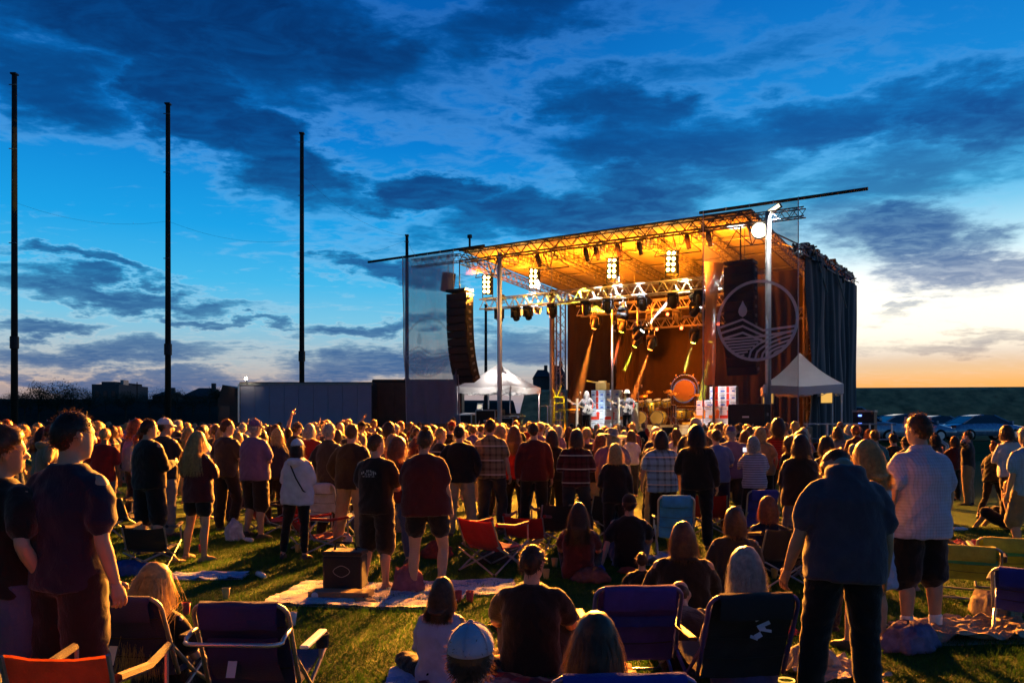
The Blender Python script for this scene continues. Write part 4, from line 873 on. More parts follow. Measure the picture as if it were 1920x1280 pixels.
def drum(name, c, r, dep, axis, tilt=0.0, pan=0.0):
    q = Matrix.Rotation(pan,3,'Z') @ Matrix.Rotation(tilt,3,'X'); c = Vector(c); ax = 'Y' if axis == 'Y' else 'Z'
    def put(mb): mb.v = [tuple(q @ Vector(v)+c) for v in mb.v]; return mb
    o = put(MB().lathe([(r,-dep/2),(r,dep/2)],24,ax)).build(name, M_GOLD, kit, True)
    for e in (-1,1): put(MB().lathe([(r*.97,e*(dep/2-.03)),(r*1.05,e*(dep/2-.03)),(r*1.05,e*(dep/2+.015)),(r*.97,e*(dep/2+.015))],24,ax,caps=False)).build('hoop', M_CHROME, o)
    put(MB().lathe([(r*.98,dep/2+.006),(r*.7,dep/2+.008),(0,dep/2+.009)],24,ax,caps=False)).build('drum_head', M_HEAD if axis == 'Y' else M_HEADW, o)
    for k in range(6): a = k*math.pi/3; put(MB().box(((r+.012)*math.cos(a),0,(r+.012)*math.sin(a)) if ax == 'Y' else ((r+.012)*math.cos(a),(r+.012)*math.sin(a),0),(.03,dep*.5,.03) if ax == 'Y' else (.03,.03,dep*.5))).build('lug', M_CHROME, o)
drum('bass_drum',(-.85,-.45,.30),.29,.42,'Y',0,.25); drum('bass_drum',(.02,-.5,.30),.30,.42,'Y',0,-.08)
for x,y,z,r,d,tl in ((-.95,-.1,.92,.15,.2,.35),(-.58,-.15,.95,.16,.24,.35),(-.18,-.15,.96,.17,.26,.35),(.22,-.12,.93,.18,.28,.35)): drum('rack_tom',(x,y,z),r,d,'Z',tl)
drum('floor_tom',(.75,.15,.45),.22,.42,'Z',.1); drum('floor_tom',(1.1,.4,.45),.22,.42,'Z',.05); drum('snare_drum',(-.5,.4,.62),.18,.16,'Z',.1); drum('tall_drum',(-.38,-.35,.72),.13,.55,'Z',.2)
drum('gong_drum',(.72,.75,1.45),.50,.25,'Y',-.1)
mb = MB(); pts = [(.72+.62*math.cos(a),.7,1.55+.62*math.sin(a)) for a in np.linspace(math.pi,0,13)]; mb.path([(.10,.7,0)]+pts+[(1.34,.7,0)],.03,6).build('gong_arch', M_CHROME, kit)
for a in np.linspace(.3,2.84,5): MB().lathe([(.03,-.05),(.045,0),(.02,.06)],8,'Z',(.72+.66*math.cos(a),.7,1.6+.66*math.sin(a))).build('arch_lamp', M_CYM, kit)
for x,y,z,r,tl in ((-1.05,.25,1.25,.24,.35),(-.72,.05,1.42,.22,.4),(.45,.05,1.32,.24,.3),(.12,.3,1.45,.22,.35),(1.35,.2,1.25,.26,.3),(-1.35,.3,1.05,.18,.05)):
    q = Matrix.Rotation(tl,3,'X'); mb = MB().lathe([(r,-.004),(r*.6,.012),(r*.2,.02),(.03,.045),(0,.05)],20,'Z',caps=False); mb.v = [tuple(q @ Vector(v)+Vector((x,y,z))) for v in mb.v]; mb.build('cymbal', M_CYM, kit, True)
    st_ = MB().tube((x,y,.35),(x,y,z),.013).build('cymbal_stand', M_CHROME, kit)
    for k in range(3): a = k*2.09+.4; MB().tube((x,y,.4),(x+.26*math.cos(a),y+.26*math.sin(a),.01),.011,n=5).build('stand_leg', M_CHROME, st_)
for x0,x1,y,z in ((-1.1,.6,-.05,.85),(.5,1.5,.3,.8)): MB().tube((x0,y,z),(x1,y,z),.018).tube((x0,y,0),(x0,y,z),.018).tube((x1,y,0),(x1,y,z),.018).build('rack_bar', M_CHROME, kit)
MB().lathe([(.02,0),(.02,.4),(.18,.42),(.18,.5),(0,.52)],14,'Z',(.0,.85,0)).build('throne', M_BLACK, kit)
MB().path([(1.2,-.6,.02),(1.6,-.62,.05),(1.75,-.5,.2),(1.6,-.4,.35),(1.5,-.3,.5)],.05,6).box((1.5,-.6,.06),(.7,.4,.10)).build('pedal_board', M_GOLD, kit)
for px, tt, h, l in ((1082,.9,1.45,'pale straight microphone stand in front of the bass guitar player'),(1160,.9,1.45,'pale straight microphone stand in front of the hatted guitar player'),(1197,2.6,1.75,'tall boom microphone stand beside the drum kit')):
    p = on(px,0,tt); ms = thing('microphone_stand', l, 'stand', (p.x,p.y,SD)); MB().tube((0,0,0),(0,0,h),.05 if tt < 1 else .02,n=8).build('pole', mat('fur_pale', (.72,.66,.5), .9), ms)
    MB().lathe([(.18,0),(.18,.02),(.03,.05),(.02,.08)],16).build('base', M_BLKMET, ms); MB().tube((0,0,h),(.12,-.05,h+.16),.012).build('boom', M_BLKMET, ms); MB().lathe([(.015,-.06),(.03,.02),(.03,.05),(0,.08)],10,'Z',(.13,-.05,h+.2)).build('microphone', M_STEEL, ms)
for px in (1100,1180,1260,1330):
    p = on(px,0,.55); w = thing('floor_monitor', 'black wedge monitor on the stage lip', 'speaker', (p.x,p.y,SD), ST_YAW, 'wedge monitors'); mb = MB(); mb.v += [(-.3,-.2,0),(.3,-.2,0),(.3,.25,0),(-.3,.25,0),(-.3,-.2,.32),(.3,-.2,.32),(.3,.12,.08),(-.3,.12,.08)]
    for f in ((0,3,2,1),(0,1,5,4),(4,5,6,7),(7,6,2,3),(1,2,6,5),(0,4,7,3)): mb.face(f)
    mb.build('cabinet', M_BLACK, w); MB().box((0,-.02,.215),(.5,.3,.01),Matrix.Rotation(-.64,3,'X')).build('grille', M_GRILLE, w)

# ---------------------------------------------------------------- people: materials
def cloth_mat(name, pattern=None):
    m = bpy.data.materials.new(name); m.use_nodes = True; t = NT(m.node_tree); bs = m.node_tree.nodes['Principled BSDF']
    oi = t.new('ShaderNodeObjectInfo'); base = oi.outputs['Color']; tc = t.new('ShaderNodeTexCoord').outputs['Object']
    x, y, z = t.sep(tc)
    if pattern == 'plaid':
        sx = t.ss(t.m('SINE', t.m('MULTIPLY', t.m('ADD', x, t.m('MULTIPLY', y, .6)), 62)), .2, .8); sz = t.ss(t.m('SINE', t.m('MULTIPLY', z, 58)), .2, .8)
        f = t.m('MULTIPLY', t.m('ADD', sx, sz), .5); d = t.new('ShaderNodeVectorMath', operation='SCALE'); t.put(d.inputs[0], base); d.inputs[3].default_value = .30
        base = t.mix(f, base, d.outputs[0]); thin = t.ss(t.m('SINE', t.m('MULTIPLY', z, 29)), .93, .99); base = t.mix(t.m('MULTIPLY', thin, .6), base, (.7,.6,.5,1))
    if pattern == 'stripe':
        f = t.ss(t.m('SINE', t.m('MULTIPLY', z, 150)), -.1, .3); d = t.new('ShaderNodeVectorMath', operation='SCALE'); t.put(d.inputs[0], base); d.inputs[3].default_value = .45; base = t.mix(f, base, d.outputs[0])
    if pattern == 'check':
        sx = t.ss(t.m('SINE', t.m('MULTIPLY', t.m('ADD', x, t.m('MULTIPLY', y, .5)), 250)), .1, .7); sz = t.ss(t.m('SINE', t.m('MULTIPLY', z, 250)), .1, .7); d = t.new('ShaderNodeVectorMath', operation='SCALE'); t.put(d.inputs[0], base); d.inputs[3].default_value = .74
        base = t.mix(t.m('MULTIPLY', t.m('ADD', sx, sz), .5), base, d.outputs[0])
    n = t.noise(tc, 7, 4, .6); sc = t.new('ShaderNodeVectorMath', operation='SCALE'); t.put(sc.inputs[0], base); t.put(sc.inputs[3], t.ss(n, .3, .7, .82, 1.15, 'LINEAR')); t.put(bs.inputs['Base Color'], sc.outputs[0])
    bs.inputs['Roughness'].default_value = .85; bs.inputs['Specular IOR Level'].default_value = .15; bs.inputs['Sheen Weight'].default_value = .25; bs.inputs['Sheen Roughness'].default_value = .5
    b = t.new('ShaderNodeBump'); b.inputs['Strength'].default_value = .6; b.inputs['Distance'].default_value = .012; t.put(b.inputs['Height'], t.m('ADD', t.noise(t.mapping(tc, sc=(1,1,.6)), 18, 4, .65, 1.2), t.m('MULTIPLY', t.noise(tc, 400, 1), .15))); t.l.new(b.outputs[0], bs.inputs['Normal'])
    return m
M_CLOTH = {None: cloth_mat('cloth'), 'plaid': cloth_mat('plaid_cloth', 'plaid'), 'stripe': cloth_mat('striped_cloth', 'stripe'), 'check': cloth_mat('checked_cloth', 'check')}
M_SKIN = mat('skin', (.5,.3,.2), .5, 0, .10, 9, .15, 90, objcol=True); M_EYE = mat('eye_dark', (.02,.015,.012), .3, 0, 0); M_LIP = mat('lips', (.32,.12,.10), .5, 0, 0)
M_HAIR = mat('hair', (.1,.06,.03), .45, 0, .35, 30, objcol=True, transl=.35, spec=.5)
M_SHOE = mat('shoe', (.05,.05,.05), .6, objcol=True)

# ---------------------------------------------------------------- people: geometry
def frame_of(d, hint=Vector((0, 1, 0))):
    d = d.normalized(); x = hint.cross(d)
    if x.length < 1e-3: x = Vector((1, 0, 0)).cross(d)
    x.normalize(); return x, d.cross(x).normalized()
def limb(mb, pts, rad, n=12, flat=1.0, hint=Vector((0,1,0))):
    """closed tapered tube with rounded ends through joints; a few rings per span"""
    P = [Vector(p) for p in pts]; rings = []; cs = []
    for k in range(len(P)-1):
        m = 4
        for j in range(m): f = j/m; cs.append((P[k].lerp(P[k+1], f), rad[k]+(rad[k+1]-rad[k])*f))
    cs.append((P[-1], rad[-1]))
    d0 = (P[0]-P[1]).normalized(); d1 = (P[-1]-P[-2]).normalized()
    cs = [(cs[0][0]+d0*cs[0][1]*.85, cs[0][1]*.45)]+cs+[(cs[-1][0]+d1*cs[-1][1]*.8, cs[-1][1]*.45)]
    for k, (c, r) in enumerate(cs):
        a = cs[max(0, k-1)][0]; b = cs[min(len(cs)-1, k+1)][0]; x, y = frame_of(b-a, hint)
        rings.append([c+x*r*math.cos(2*math.pi*i/n)+y*r*flat*math.sin(2*math.pi*i/n) for i in range(n)])
    mb.loft(rings); return mb
def stack(mb, rows, n=20, p=2.3, xf=None):
    """torso-like loft: rows of (x, y, z, half width, half depth)"""
    rings = []
    for (cx, cyy, z, rx, ry) in rows:
        ring = []
        for i in range(n):
            a = 2*math.pi*i/n; c, s = math.cos(a), math.sin(a); v = Vector((cx+rx*math.copysign(abs(c)**(2/p), c), cyy+ry*math.copysign(abs(s)**(2/p), s), z)); ring.append(xf(v) if xf else v)
        rings.append(ring)
    mb.loft(rings); return mb
WORK = bpy.data.scenes.new('work')                     # a scratch scene keeps the voxel joins quick; removed at the end
def fuse(mb, voxel, smooth=2, fac=.5):
    me = mb.mesh('tmp', []); o = bpy.data.objects.new('tmp', me); WORK.collection.objects.link(o)
    r = o.modifiers.new('r', 'REMESH'); r.mode = 'VOXEL'; r.voxel_size = voxel; r.use_smooth_shade = True
    if smooth: s = o.modifiers.new('s', 'SMOOTH'); s.iterations = smooth; s.factor = fac
    with bpy.context.temp_override(scene=WORK, view_layer=WORK.view_layers[0]):
        dg = bpy.context.evaluated_depsgraph_get(); out = bpy.data.meshes.new_from_object(o.evaluated_get(dg))
    bpy.data.objects.remove(o); bpy.data.meshes.remove(me)
    return out
def wrinkle(me, amp, seed, kz=9.0, kx=4.0, fine=False):
    """cloth folds: broad drapes, slanting creases and small crumples pushed along the normals"""
    n = len(me.vertices); co = np.empty(n*3, np.float32); no = np.empty(n*3, np.float32)
    me.vertices.foreach_get('co', co); me.vertices.foreach_get('normal', no); co = co.reshape(-1,3); no = no.reshape(-1,3); nz = noise.noise
    d = np.empty(n, np.float32)
    for i, (x, y, z) in enumerate(co.tolist()):
        a = nz((x*kx+seed, y*kx, z*kz+abs(x)*7)); b = nz((x*18, y*18+seed, z*11)); d[i] = amp*(1.0-2.4*abs(a))+amp*.45*b
        if fine: e_ = nz((x*9+z*5+seed, y*9, z*6-x*6)); f_ = nz((x*34+seed, y*34, z*20)); d[i] += amp*.8*(.35-abs(e_))+amp*.22*f_
    me.vertices.foreach_set('co', (co+no*d[:,None]).ravel()); me.update()
ARMS = {'down': ((.055,-.03,-.28),(.075,.05,-.52)), 'loose': ((.09,-.02,-.27),(.13,.08,-.50)), 'pocket': ((.11,-.07,-.26),(.05,.07,-.46)), 'crossed': ((.06,.05,-.27),(-.18,.20,-.24)),
        'clap': ((.08,.08,-.25),(-.13,.28,-.13)), 'phone': ((.06,.17,-.20),(-.08,.30,.03)), 'raised': ((.09,.06,.27),(.03,.10,.52)), 'reach': ((.18,.12,.18),(.14,.22,.42)), 'hold': ((.07,.03,-.27),(-.02,.24,-.22)),
        'head': ((.24,.06,.13),(-.05,.00,.20)), 'hip': ((.20,-.08,-.20),(.03,.04,-.36)), 'lap': ((.06,.06,-.26),(-.04,.28,-.32)), 'back': ((.10,-.10,-.26),(-.06,-.14,-.42)), 'brace': ((.10,-.10,-.27),(.16,-.22,-.50)),
        'guitar_low': ((.12,-.05,-.26),(-.12,.20,-.34)), 'guitar_neck': ((.16,.06,-.24),(.30,.26,-.16)), 'knees': ((.08,.14,-.22),(.02,.36,-.30))}
LEGS = {'stand': ((.02,.01,-.43),(.03,-.02,-.84)), 'wide': ((.07,.01,-.43),(.12,-.02,-.84)), 'bent': ((.05,.09,-.42),(.05,-.03,-.82)), 'fwd': ((.01,.17,-.39),(.02,.28,-.80)), 'aft': ((.01,-.10,-.42),(.01,-.34,-.76)),
        'sit': ((.06,.43,.02),(.07,.46,-.40)), 'low': ((.07,.40,.14),(.08,.62,-.22)), 'ground': ((.12,.34,.24),(.07,.55,-.07)), 'crossleg': ((.30,.26,.05),(-.02,.42,-.06)), 'straight': ((.04,.42,.02),(.06,.82,-.04))}
def hand(fm, W, d, s, curl=.5, size=1.0):
    """palm plus five fingers; W wrist, d forearm direction, s side"""
    inward = Vector((-s, .25, 0)); x, y = frame_of(d, inward)            # x across the palm, y palm normal
    pn = y if y.dot(inward) > 0 else -y; ac = d.cross(pn).normalized()
    fwd = ac if ac.y > 0 else -ac; k = size
    rings = []
    for f, w, th in ((-.01,.024,.020),(.02,.034,.018),(.06,.042,.016),(.09,.040,.013)):
        c = W+d*f*k; rings.append([c+fwd*w*k*math.cos(2*math.pi*i/8)+pn*th*k*math.sin(2*math.pi*i/8) for i in range(8)])
    fm.loft(rings)
    for j, (o, L) in enumerate(((.030,.072),(.010,.080),(-.011,.074),(-.030,.058))):
        p0 = W+d*.085*k+fwd*o*k; pts = [p0]; dd = d.copy(); ang = curl*(.55+.12*j)
        for seg in (.45,.32,.23): dd = (Matrix.Rotation(ang, 3, d.cross(pn)) @ dd).normalized() if True else dd; pts.append(pts[-1]+dd*L*seg*k)
        fm.path(pts, [.0095*k,.0088*k,.008*k,.0062*k], 6)
    b = W+d*.02*k+fwd*.03*k; t1 = b+(d*.6+fwd*.75+pn*.35).normalized()*.045*k; t2 = t1+(d*.9+fwd*.2+pn*.45).normalized()*.035*k
    fm.path([b, t1, t2], [.013*k,.011*k,.008*k], 6)

def head_r(d):
    """head surface radius scale by direction, for hair and skull (ellipsoid half axes)"""
    return Vector((d.x*.076, d.y*.098, d.z*.118))
def make_person(P, fine=False):
    """builds meshes of one figure; returns dict name -> (mesh list). The figure faces +Y, feet (or seat floor) at z 0."""
    g = P.get
    sex = g('sex','m'); seat = g('seat'); lean = g('lean',0.0); yaw = g('yaw',0.0); nod = g('nod',0.0); bulk = g('bulk',1.0); belly = g('belly',0.0)
    sw = (.185 if sex == 'm' else .165)*(.6+.4*bulk); hipw = (.165 if sex == 'm' else .175)*bulk
    hz = .92 if seat is None else seat
    rotL = Matrix.Rotation(-lean, 3, 'X') @ Matrix.Rotation(g('sway',0.0), 3, 'Y'); twist = Matrix.Rotation(g('twist',0.0), 3, 'Z')
    up = lambda v: Vector((0, 0, hz))+twist @ (rotL @ (Vector(v)-Vector((0, 0, .92))))     # torso coords are given for a standing figure
    bow = g('bow',0.0)
    def tor(rows): return rows
    slouch = g('slouch',0.0)
    def bend(v):
        v = Vector(v); f = max(0, v.z-1.05)/.45; v.y += slouch*f*f; v.z -= slouch*.35*f*f; return up(v)
    vox = g('vox', .013 if fine else .019)
    body = MB(); shirt = MB(); pants = MB(); fingers = MB()
    T = [(0,0,.83,.10,.09),(0,0,.88,hipw*.9,.11),(0,0,.96,hipw,.118),(0,.0+belly*.3,1.06,.145*bulk,.105+belly*.5),(0,belly*.3,1.16,.152*bulk,.108+belly*.6),(0,.005,1.27,.165*(.5+.5*bulk),.118+belly*.2),(0,0,1.36,sw*.96,.108),(0,-.008,1.42,sw*.80,.085),(0,-.012,1.465,sw*.48,.066),(0,-.012,1.50,.058,.056)]
    sl = g('slump',0.0); slw = lambda z, rx: rx*(1-sl*max(0,min(1,(z-1.26)/.17)))      # drooping shoulders
    stack(body, [(a,b,z,slw(z,rx)-.012,ry-.012) for a,b,z,rx,ry in T], 20, 2.3, bend)
    if sex == 'f':
        for s in (-1,1): limb(body, [bend((s*.075,.075,1.30)),bend((s*.078,.115,1.275))],[.05,.045],10)
    # neck and head
    nb = bend((0,-.012,1.47)); hd = rotL.copy(); hp = bend((0,-.012,1.505)); HR = twist @ (Matrix.Rotation(-lean*.35-nod-bow, 3, 'X') @ Matrix.Identity(3)); HR = HR @ Matrix.Rotation(yaw, 3, 'Z') @ Matrix.Rotation(g('roll',0.0), 3, 'Y')
    HC = hp+HR @ Vector((0,.022,.128))                                                     # centre of the skull
    limb(body, [nb, hp+HR @ Vector((0,.008,.05))], [.062 if sex == 'm' else .052,.054 if sex == 'm' else .046], 12)
    hx = lambda v: HC+HR @ Vector(v)
    rows = [(0,.045,-.118,.022,.022),(0,.035,-.105,.042,.045),(0,.018,-.075,.058,.070),(0,.008,-.04,.067,.084),(0,0,0,.073,.093),(0,-.004,.04,.0755,.097),(0,-.006,.075,.069,.089),(0,-.008,.102,.050,.066),(0,-.008,.116,.024,.032)]
    stack(body, rows, 18, 2.15, hx)
    limb(body, [hx((0,.092,.010)),hx((0,.112,-.028))],[.010,.016],8); limb(body, [hx((-.03,.088,.026)),hx((.03,.088,.026))],[.012,.012],8)
    limb(body, [hx((-.016,.089,-.066)),hx((.016,.089,-.066))],[.009,.009],8); limb(body, [hx((0,.075,-.100)),hx((0,.078,-.104))],[.018,.016],8)
    for s in (-1,1):
        stack(body, [(s*.078,-.012,-.035,.006,.010),(s*.082,-.014,-.015,.009,.017),(s*.084,-.016,.012,.010,.020),(s*.081,-.014,.030,.006,.012)], 10, 2, hx)
    # arms
    long_s = g('sleeve','short'); arms = g('arms',('down','down'))
    for i, s in enumerate((-1,1)):
        S0_ = bend((s*sw*(.98-.12*sl),-.005,1.405-.16*sl)); e, w = ARMS[arms[i]] if isinstance(arms[i], str) else arms[i]
        armrot = twist @ (rotL if arms[i] not in ('lap','knees') else rotL)
        mul = Vector((s,1,1)); E = S0_+armrot @ (Vector(e)*mul); Wr = S0_+armrot @ (Vector(w)*mul)
        E = S0_+(E-S0_).normalized()*.285; Wr = E+(Wr-E).normalized()*.245; ab = (.75+.25*bulk)*(1 if sex == 'm' else .86)
        limb(body, [S0_, S0_.lerp(E,.45), E], [.050*ab,.046*ab,.037*ab], 12); limb(body, [E, E.lerp(Wr,.3), Wr], [.037*ab,.040*ab,.026*ab], 12)
        if vox < .03: hand(fingers, Wr, (Wr-E).normalized(), s, g('curl',.45), 1.0 if sex == 'm' else .9)
        if long_s == 'short':
            f = .72; Q = S0_.lerp(E, f); limb(shirt, [S0_-Vector((s*.03,0,.005)), S0_.lerp(E,.3), Q], [.066*ab,.070*ab,.073*ab], 14)
        elif long_s == 'long': limb(shirt, [S0_-Vector((s*.03,0,.005)), S0_.lerp(E,.5), E], [.066*ab,.064*ab,.058*ab], 14); limb(shirt, [E, E.lerp(Wr,.5), Wr-(Wr-E)*.06], [.058*ab,.052*ab,.040*ab], 14)
    # legs
    legs = g('legs',('stand','stand')); low = g('low','jeans'); feet = []
    for i, s in enumerate((-1,1)):
        Hj = Vector((0,0,hz))+twist @ Vector((s*.088*bulk,0,-.02)); k, a = LEGS[legs[i]]; mul = Vector((s,1,1))
        K = Hj+twist @ (Vector(k)*mul); A = Hj+twist @ (Vector(a)*mul); K = Hj+(K-Hj).normalized()*.43; A = K+(A-K).normalized()*.41
        lb = (.8+.2*bulk)*(1 if sex == 'm' else .96)
        limb(body, [Hj, Hj.lerp(K,.5), K], [.088*lb,.078*lb,.056*lb], 14); sh = (A-K); bk = twist @ Vector((0,-.018,0))
        limb(body, [K, K+sh*.3+bk, K+sh*.65+bk*.4, A], [.054*lb,.060*lb,.046*lb,.036*lb], 12)
        fd = (twist @ Matrix.Rotation(-s*.22,3,'Z')) @ Vector((0,1,0)); fl = Vector((0,0,-1))
        if seat is not None and legs[i] in ('straight','low'): fd = (fd*.45+Vector((0,0,.9))).normalized(); fl = Vector((0,1,0))
        heel = A+fl*.045-fd*.045; toe = A+fl*.065+fd*.15
        limb(body, [heel, A.lerp(heel,.4)+fd*.05, toe-fd*.05, toe], [.040,.044,.038,.026], 12, .75)
        feet.append((A, fd, fl))
        loose = g('loose',1.0)
        if low == 'jeans': limb(pants, [Hj+Vector((0,0,.03)), Hj.lerp(K,.5), K], [.108*lb*loose,.098*lb*loose,.078*lb*loose], 16); limb(pants, [K, K.lerp(A,.5)+bk*.5, A+(K-A)*.04], [.078*lb*loose,.076*lb*loose,.064*loose], 16)
        elif low == 'slim': limb(pants, [Hj+Vector((0,0,.03)), Hj.lerp(K,.5), K], [.100*lb,.088*lb,.064*lb], 16); limb(pants, [K, K+sh*.3+bk, A+(K-A)*.12], [.063*lb,.068*lb,.046*lb], 16)
        elif low == 'shorts': limb(pants, [Hj+Vector((0,0,.03)), Hj.lerp(K,.5), K+(K-Hj)*.02], [.112*lb*loose,.112*lb*loose,.108*lb*loose], 16)
        elif low == 'short_shorts': limb(pants, [Hj+Vector((0,0,.03)), Hj.lerp(K,.3), Hj.lerp(K,.55)], [.112*lb,.110*lb,.104*lb], 16)
    U = lambda v: Vector((0,0,hz))+twist @ (Vector(v)-Vector((0,0,.92)))
    if low in ('jeans','slim','shorts','short_shorts'):
        stack(pants, [(0,0,.84,.11*bulk,.10),(0,-.005,.90,hipw*1.02,.128),(0,-.005,.97,hipw*1.04,.130),(0,belly*.2,1.03,.155*bulk,.118+belly*.35)], 20, 2.4, U)
    elif low == 'skirt':
        stack(pants, [(0,0,1.02,.15*bulk,.115),(0,0,.92,hipw*1.10,.14),(0,0,.72,hipw*1.25,.17),(0,0,.52,hipw*1.38,.20)][::-1], 24, 2.2, U)
    # top
    hem = g('hem',.86); fit = g('fit',.022)
    if g('top',True):
        ST_ = [(0,0,hem,hipw*1.05+fit*.9,.125+fit),(0,belly*.15,.96,hipw*1.04+fit,.126+fit+belly*.25),(0,belly*.35,1.07,.158*bulk+fit*1.1,.116+fit+belly*.55),(0,belly*.35,1.17,.160*bulk+fit*1.1,.116+fit+belly*.65),(0,.004,1.28,.172*(.5+.5*bulk)+fit,.124+fit+belly*.2),(0,0,1.365,sw*.98+fit*.6,.114+fit*.6),(0,-.008,1.425,sw*.84+fit*.4,.092+fit*.3),(0,-.012,1.470,sw*.52+.012,.074),(0,-.010,1.492,.078,.072)]
        if g('sleeve') == 'tank': ST_ = ST_[:-3]+[(0,-.006,1.40,sw*.74,.095)]
        stack(shirt, [(a_,b_,z_,slw(z_,rx_) if z_ < 1.46 else rx_,ry_) for a_,b_,z_,rx_,ry_ in ST_], 22, 2.4, bend)
        if sex == 'f':
            for s in (-1,1): limb(shirt, [bend((s*.075,.085,1.30)),bend((s*.078,.135,1.275))],[.055,.048],10)
        if g('hood'): limb(shirt, [bend((-.09,-.10,1.44)),bend((0,-.145,1.42)),bend((.09,-.10,1.44))],[.045,.065,.045],12)
        if g('collar'): limb(shirt, [bend((-.07,.0,1.495)),bend((-.045,-.062,1.50)),bend((.045,-.062,1.50)),bend((.07,0,1.495))],[.018,.020,.020,.018],8)
    out = {}
    bm_ = fuse(body, vox); 
    # classify eyes and lips, then append the fingers to the same mesh
    for m_ in (M_SKIN, M_EYE, M_LIP): bm_.materials.append(m_)
    ey = [hx((s*.031,.088,.004)) for s in (-1,1)]; lp = hx((0,.096,-.066))
    for p in bm_.polygons:
        c = p.center
        if min((c-ey[0]).length,(c-ey[1]).length) < .0125: p.material_index = 1
        elif abs((HR.transposed() @ (c-lp)).z) < .010 and (c-lp).length < .027: p.material_index = 2
    bmm = bmesh.new(); bmm.from_mesh(bm_); fme = fingers.mesh('f', [M_SKIN], bool(fingers.v)); bmm.from_mesh(fme); bmm.to_mesh(bm_); bmm.free(); bpy.data.meshes.remove(fme)
    bm_.name = 'body'; bm_.polygons.foreach_set('use_smooth', [True]*len(bm_.polygons)); out['body'] = bm_
    if shirt.v: m_ = fuse(shirt, vox*1.05, 3); wrinkle(m_, .0078 if fine else .0085, g('seed',1)*3.3, fine=vox < .014); m_.materials.append(M_CLOTH[g('pattern')]); m_.name = 'shirt'; out['dress' if g('dress') else 'shirt'] = m_
    if pants.v: m_ = fuse(pants, vox*1.05, 3); wrinkle(m_, .0075 if fine else .0075, g('seed',1)*5.1, 13, 5, fine=vox < .014); m_.materials.append(M_CLOTH[g('low_pattern')]); m_.name = 'trousers'; out[{'jeans':'trousers','slim':'trousers','shorts':'shorts','short_shorts':'shorts','skirt':'skirt'}[low]] = m_
    if g('shoes',True) and (fine or g('force_shoes')):
        out['shoe'] = []
        for (A, fd, fl) in feet:
            mb = MB(); heel = A+fl*.055-fd*.06; limb(mb, [heel, A+fl*.035+fd*.03, A+fl*.055+fd*.12, A+fl*.06+fd*.17], [.042,.052,.047,.032], 12, .8); limb(mb, [A+fl*.0, A+fl*.05],[.042,.046],10)
            me = fuse(mb, .012, 2); me.materials.append(M_SHOE); me.name = 'shoe'; out['shoe'].append(me)
        if g('socks'):
            out['sock'] = []
            for (A, fd, fl) in feet: mb = MB(); limb(mb, [A-fl*.10, A-fl*.02],[.050,.048],12); me = mb.mesh('sock', [M_SHOE], True); out['sock'].append(me)
    out['hair'] = hair_mesh(P, hx, HR, bend, fine)
    if g('cap'): out['cap'] = cap_mesh(P, hx)
    if g('beard'): out['beard'] = beard_mesh(P, hx, HR)
    return out, dict(hx=hx, HR=HR, bend=bend, HC=HC)
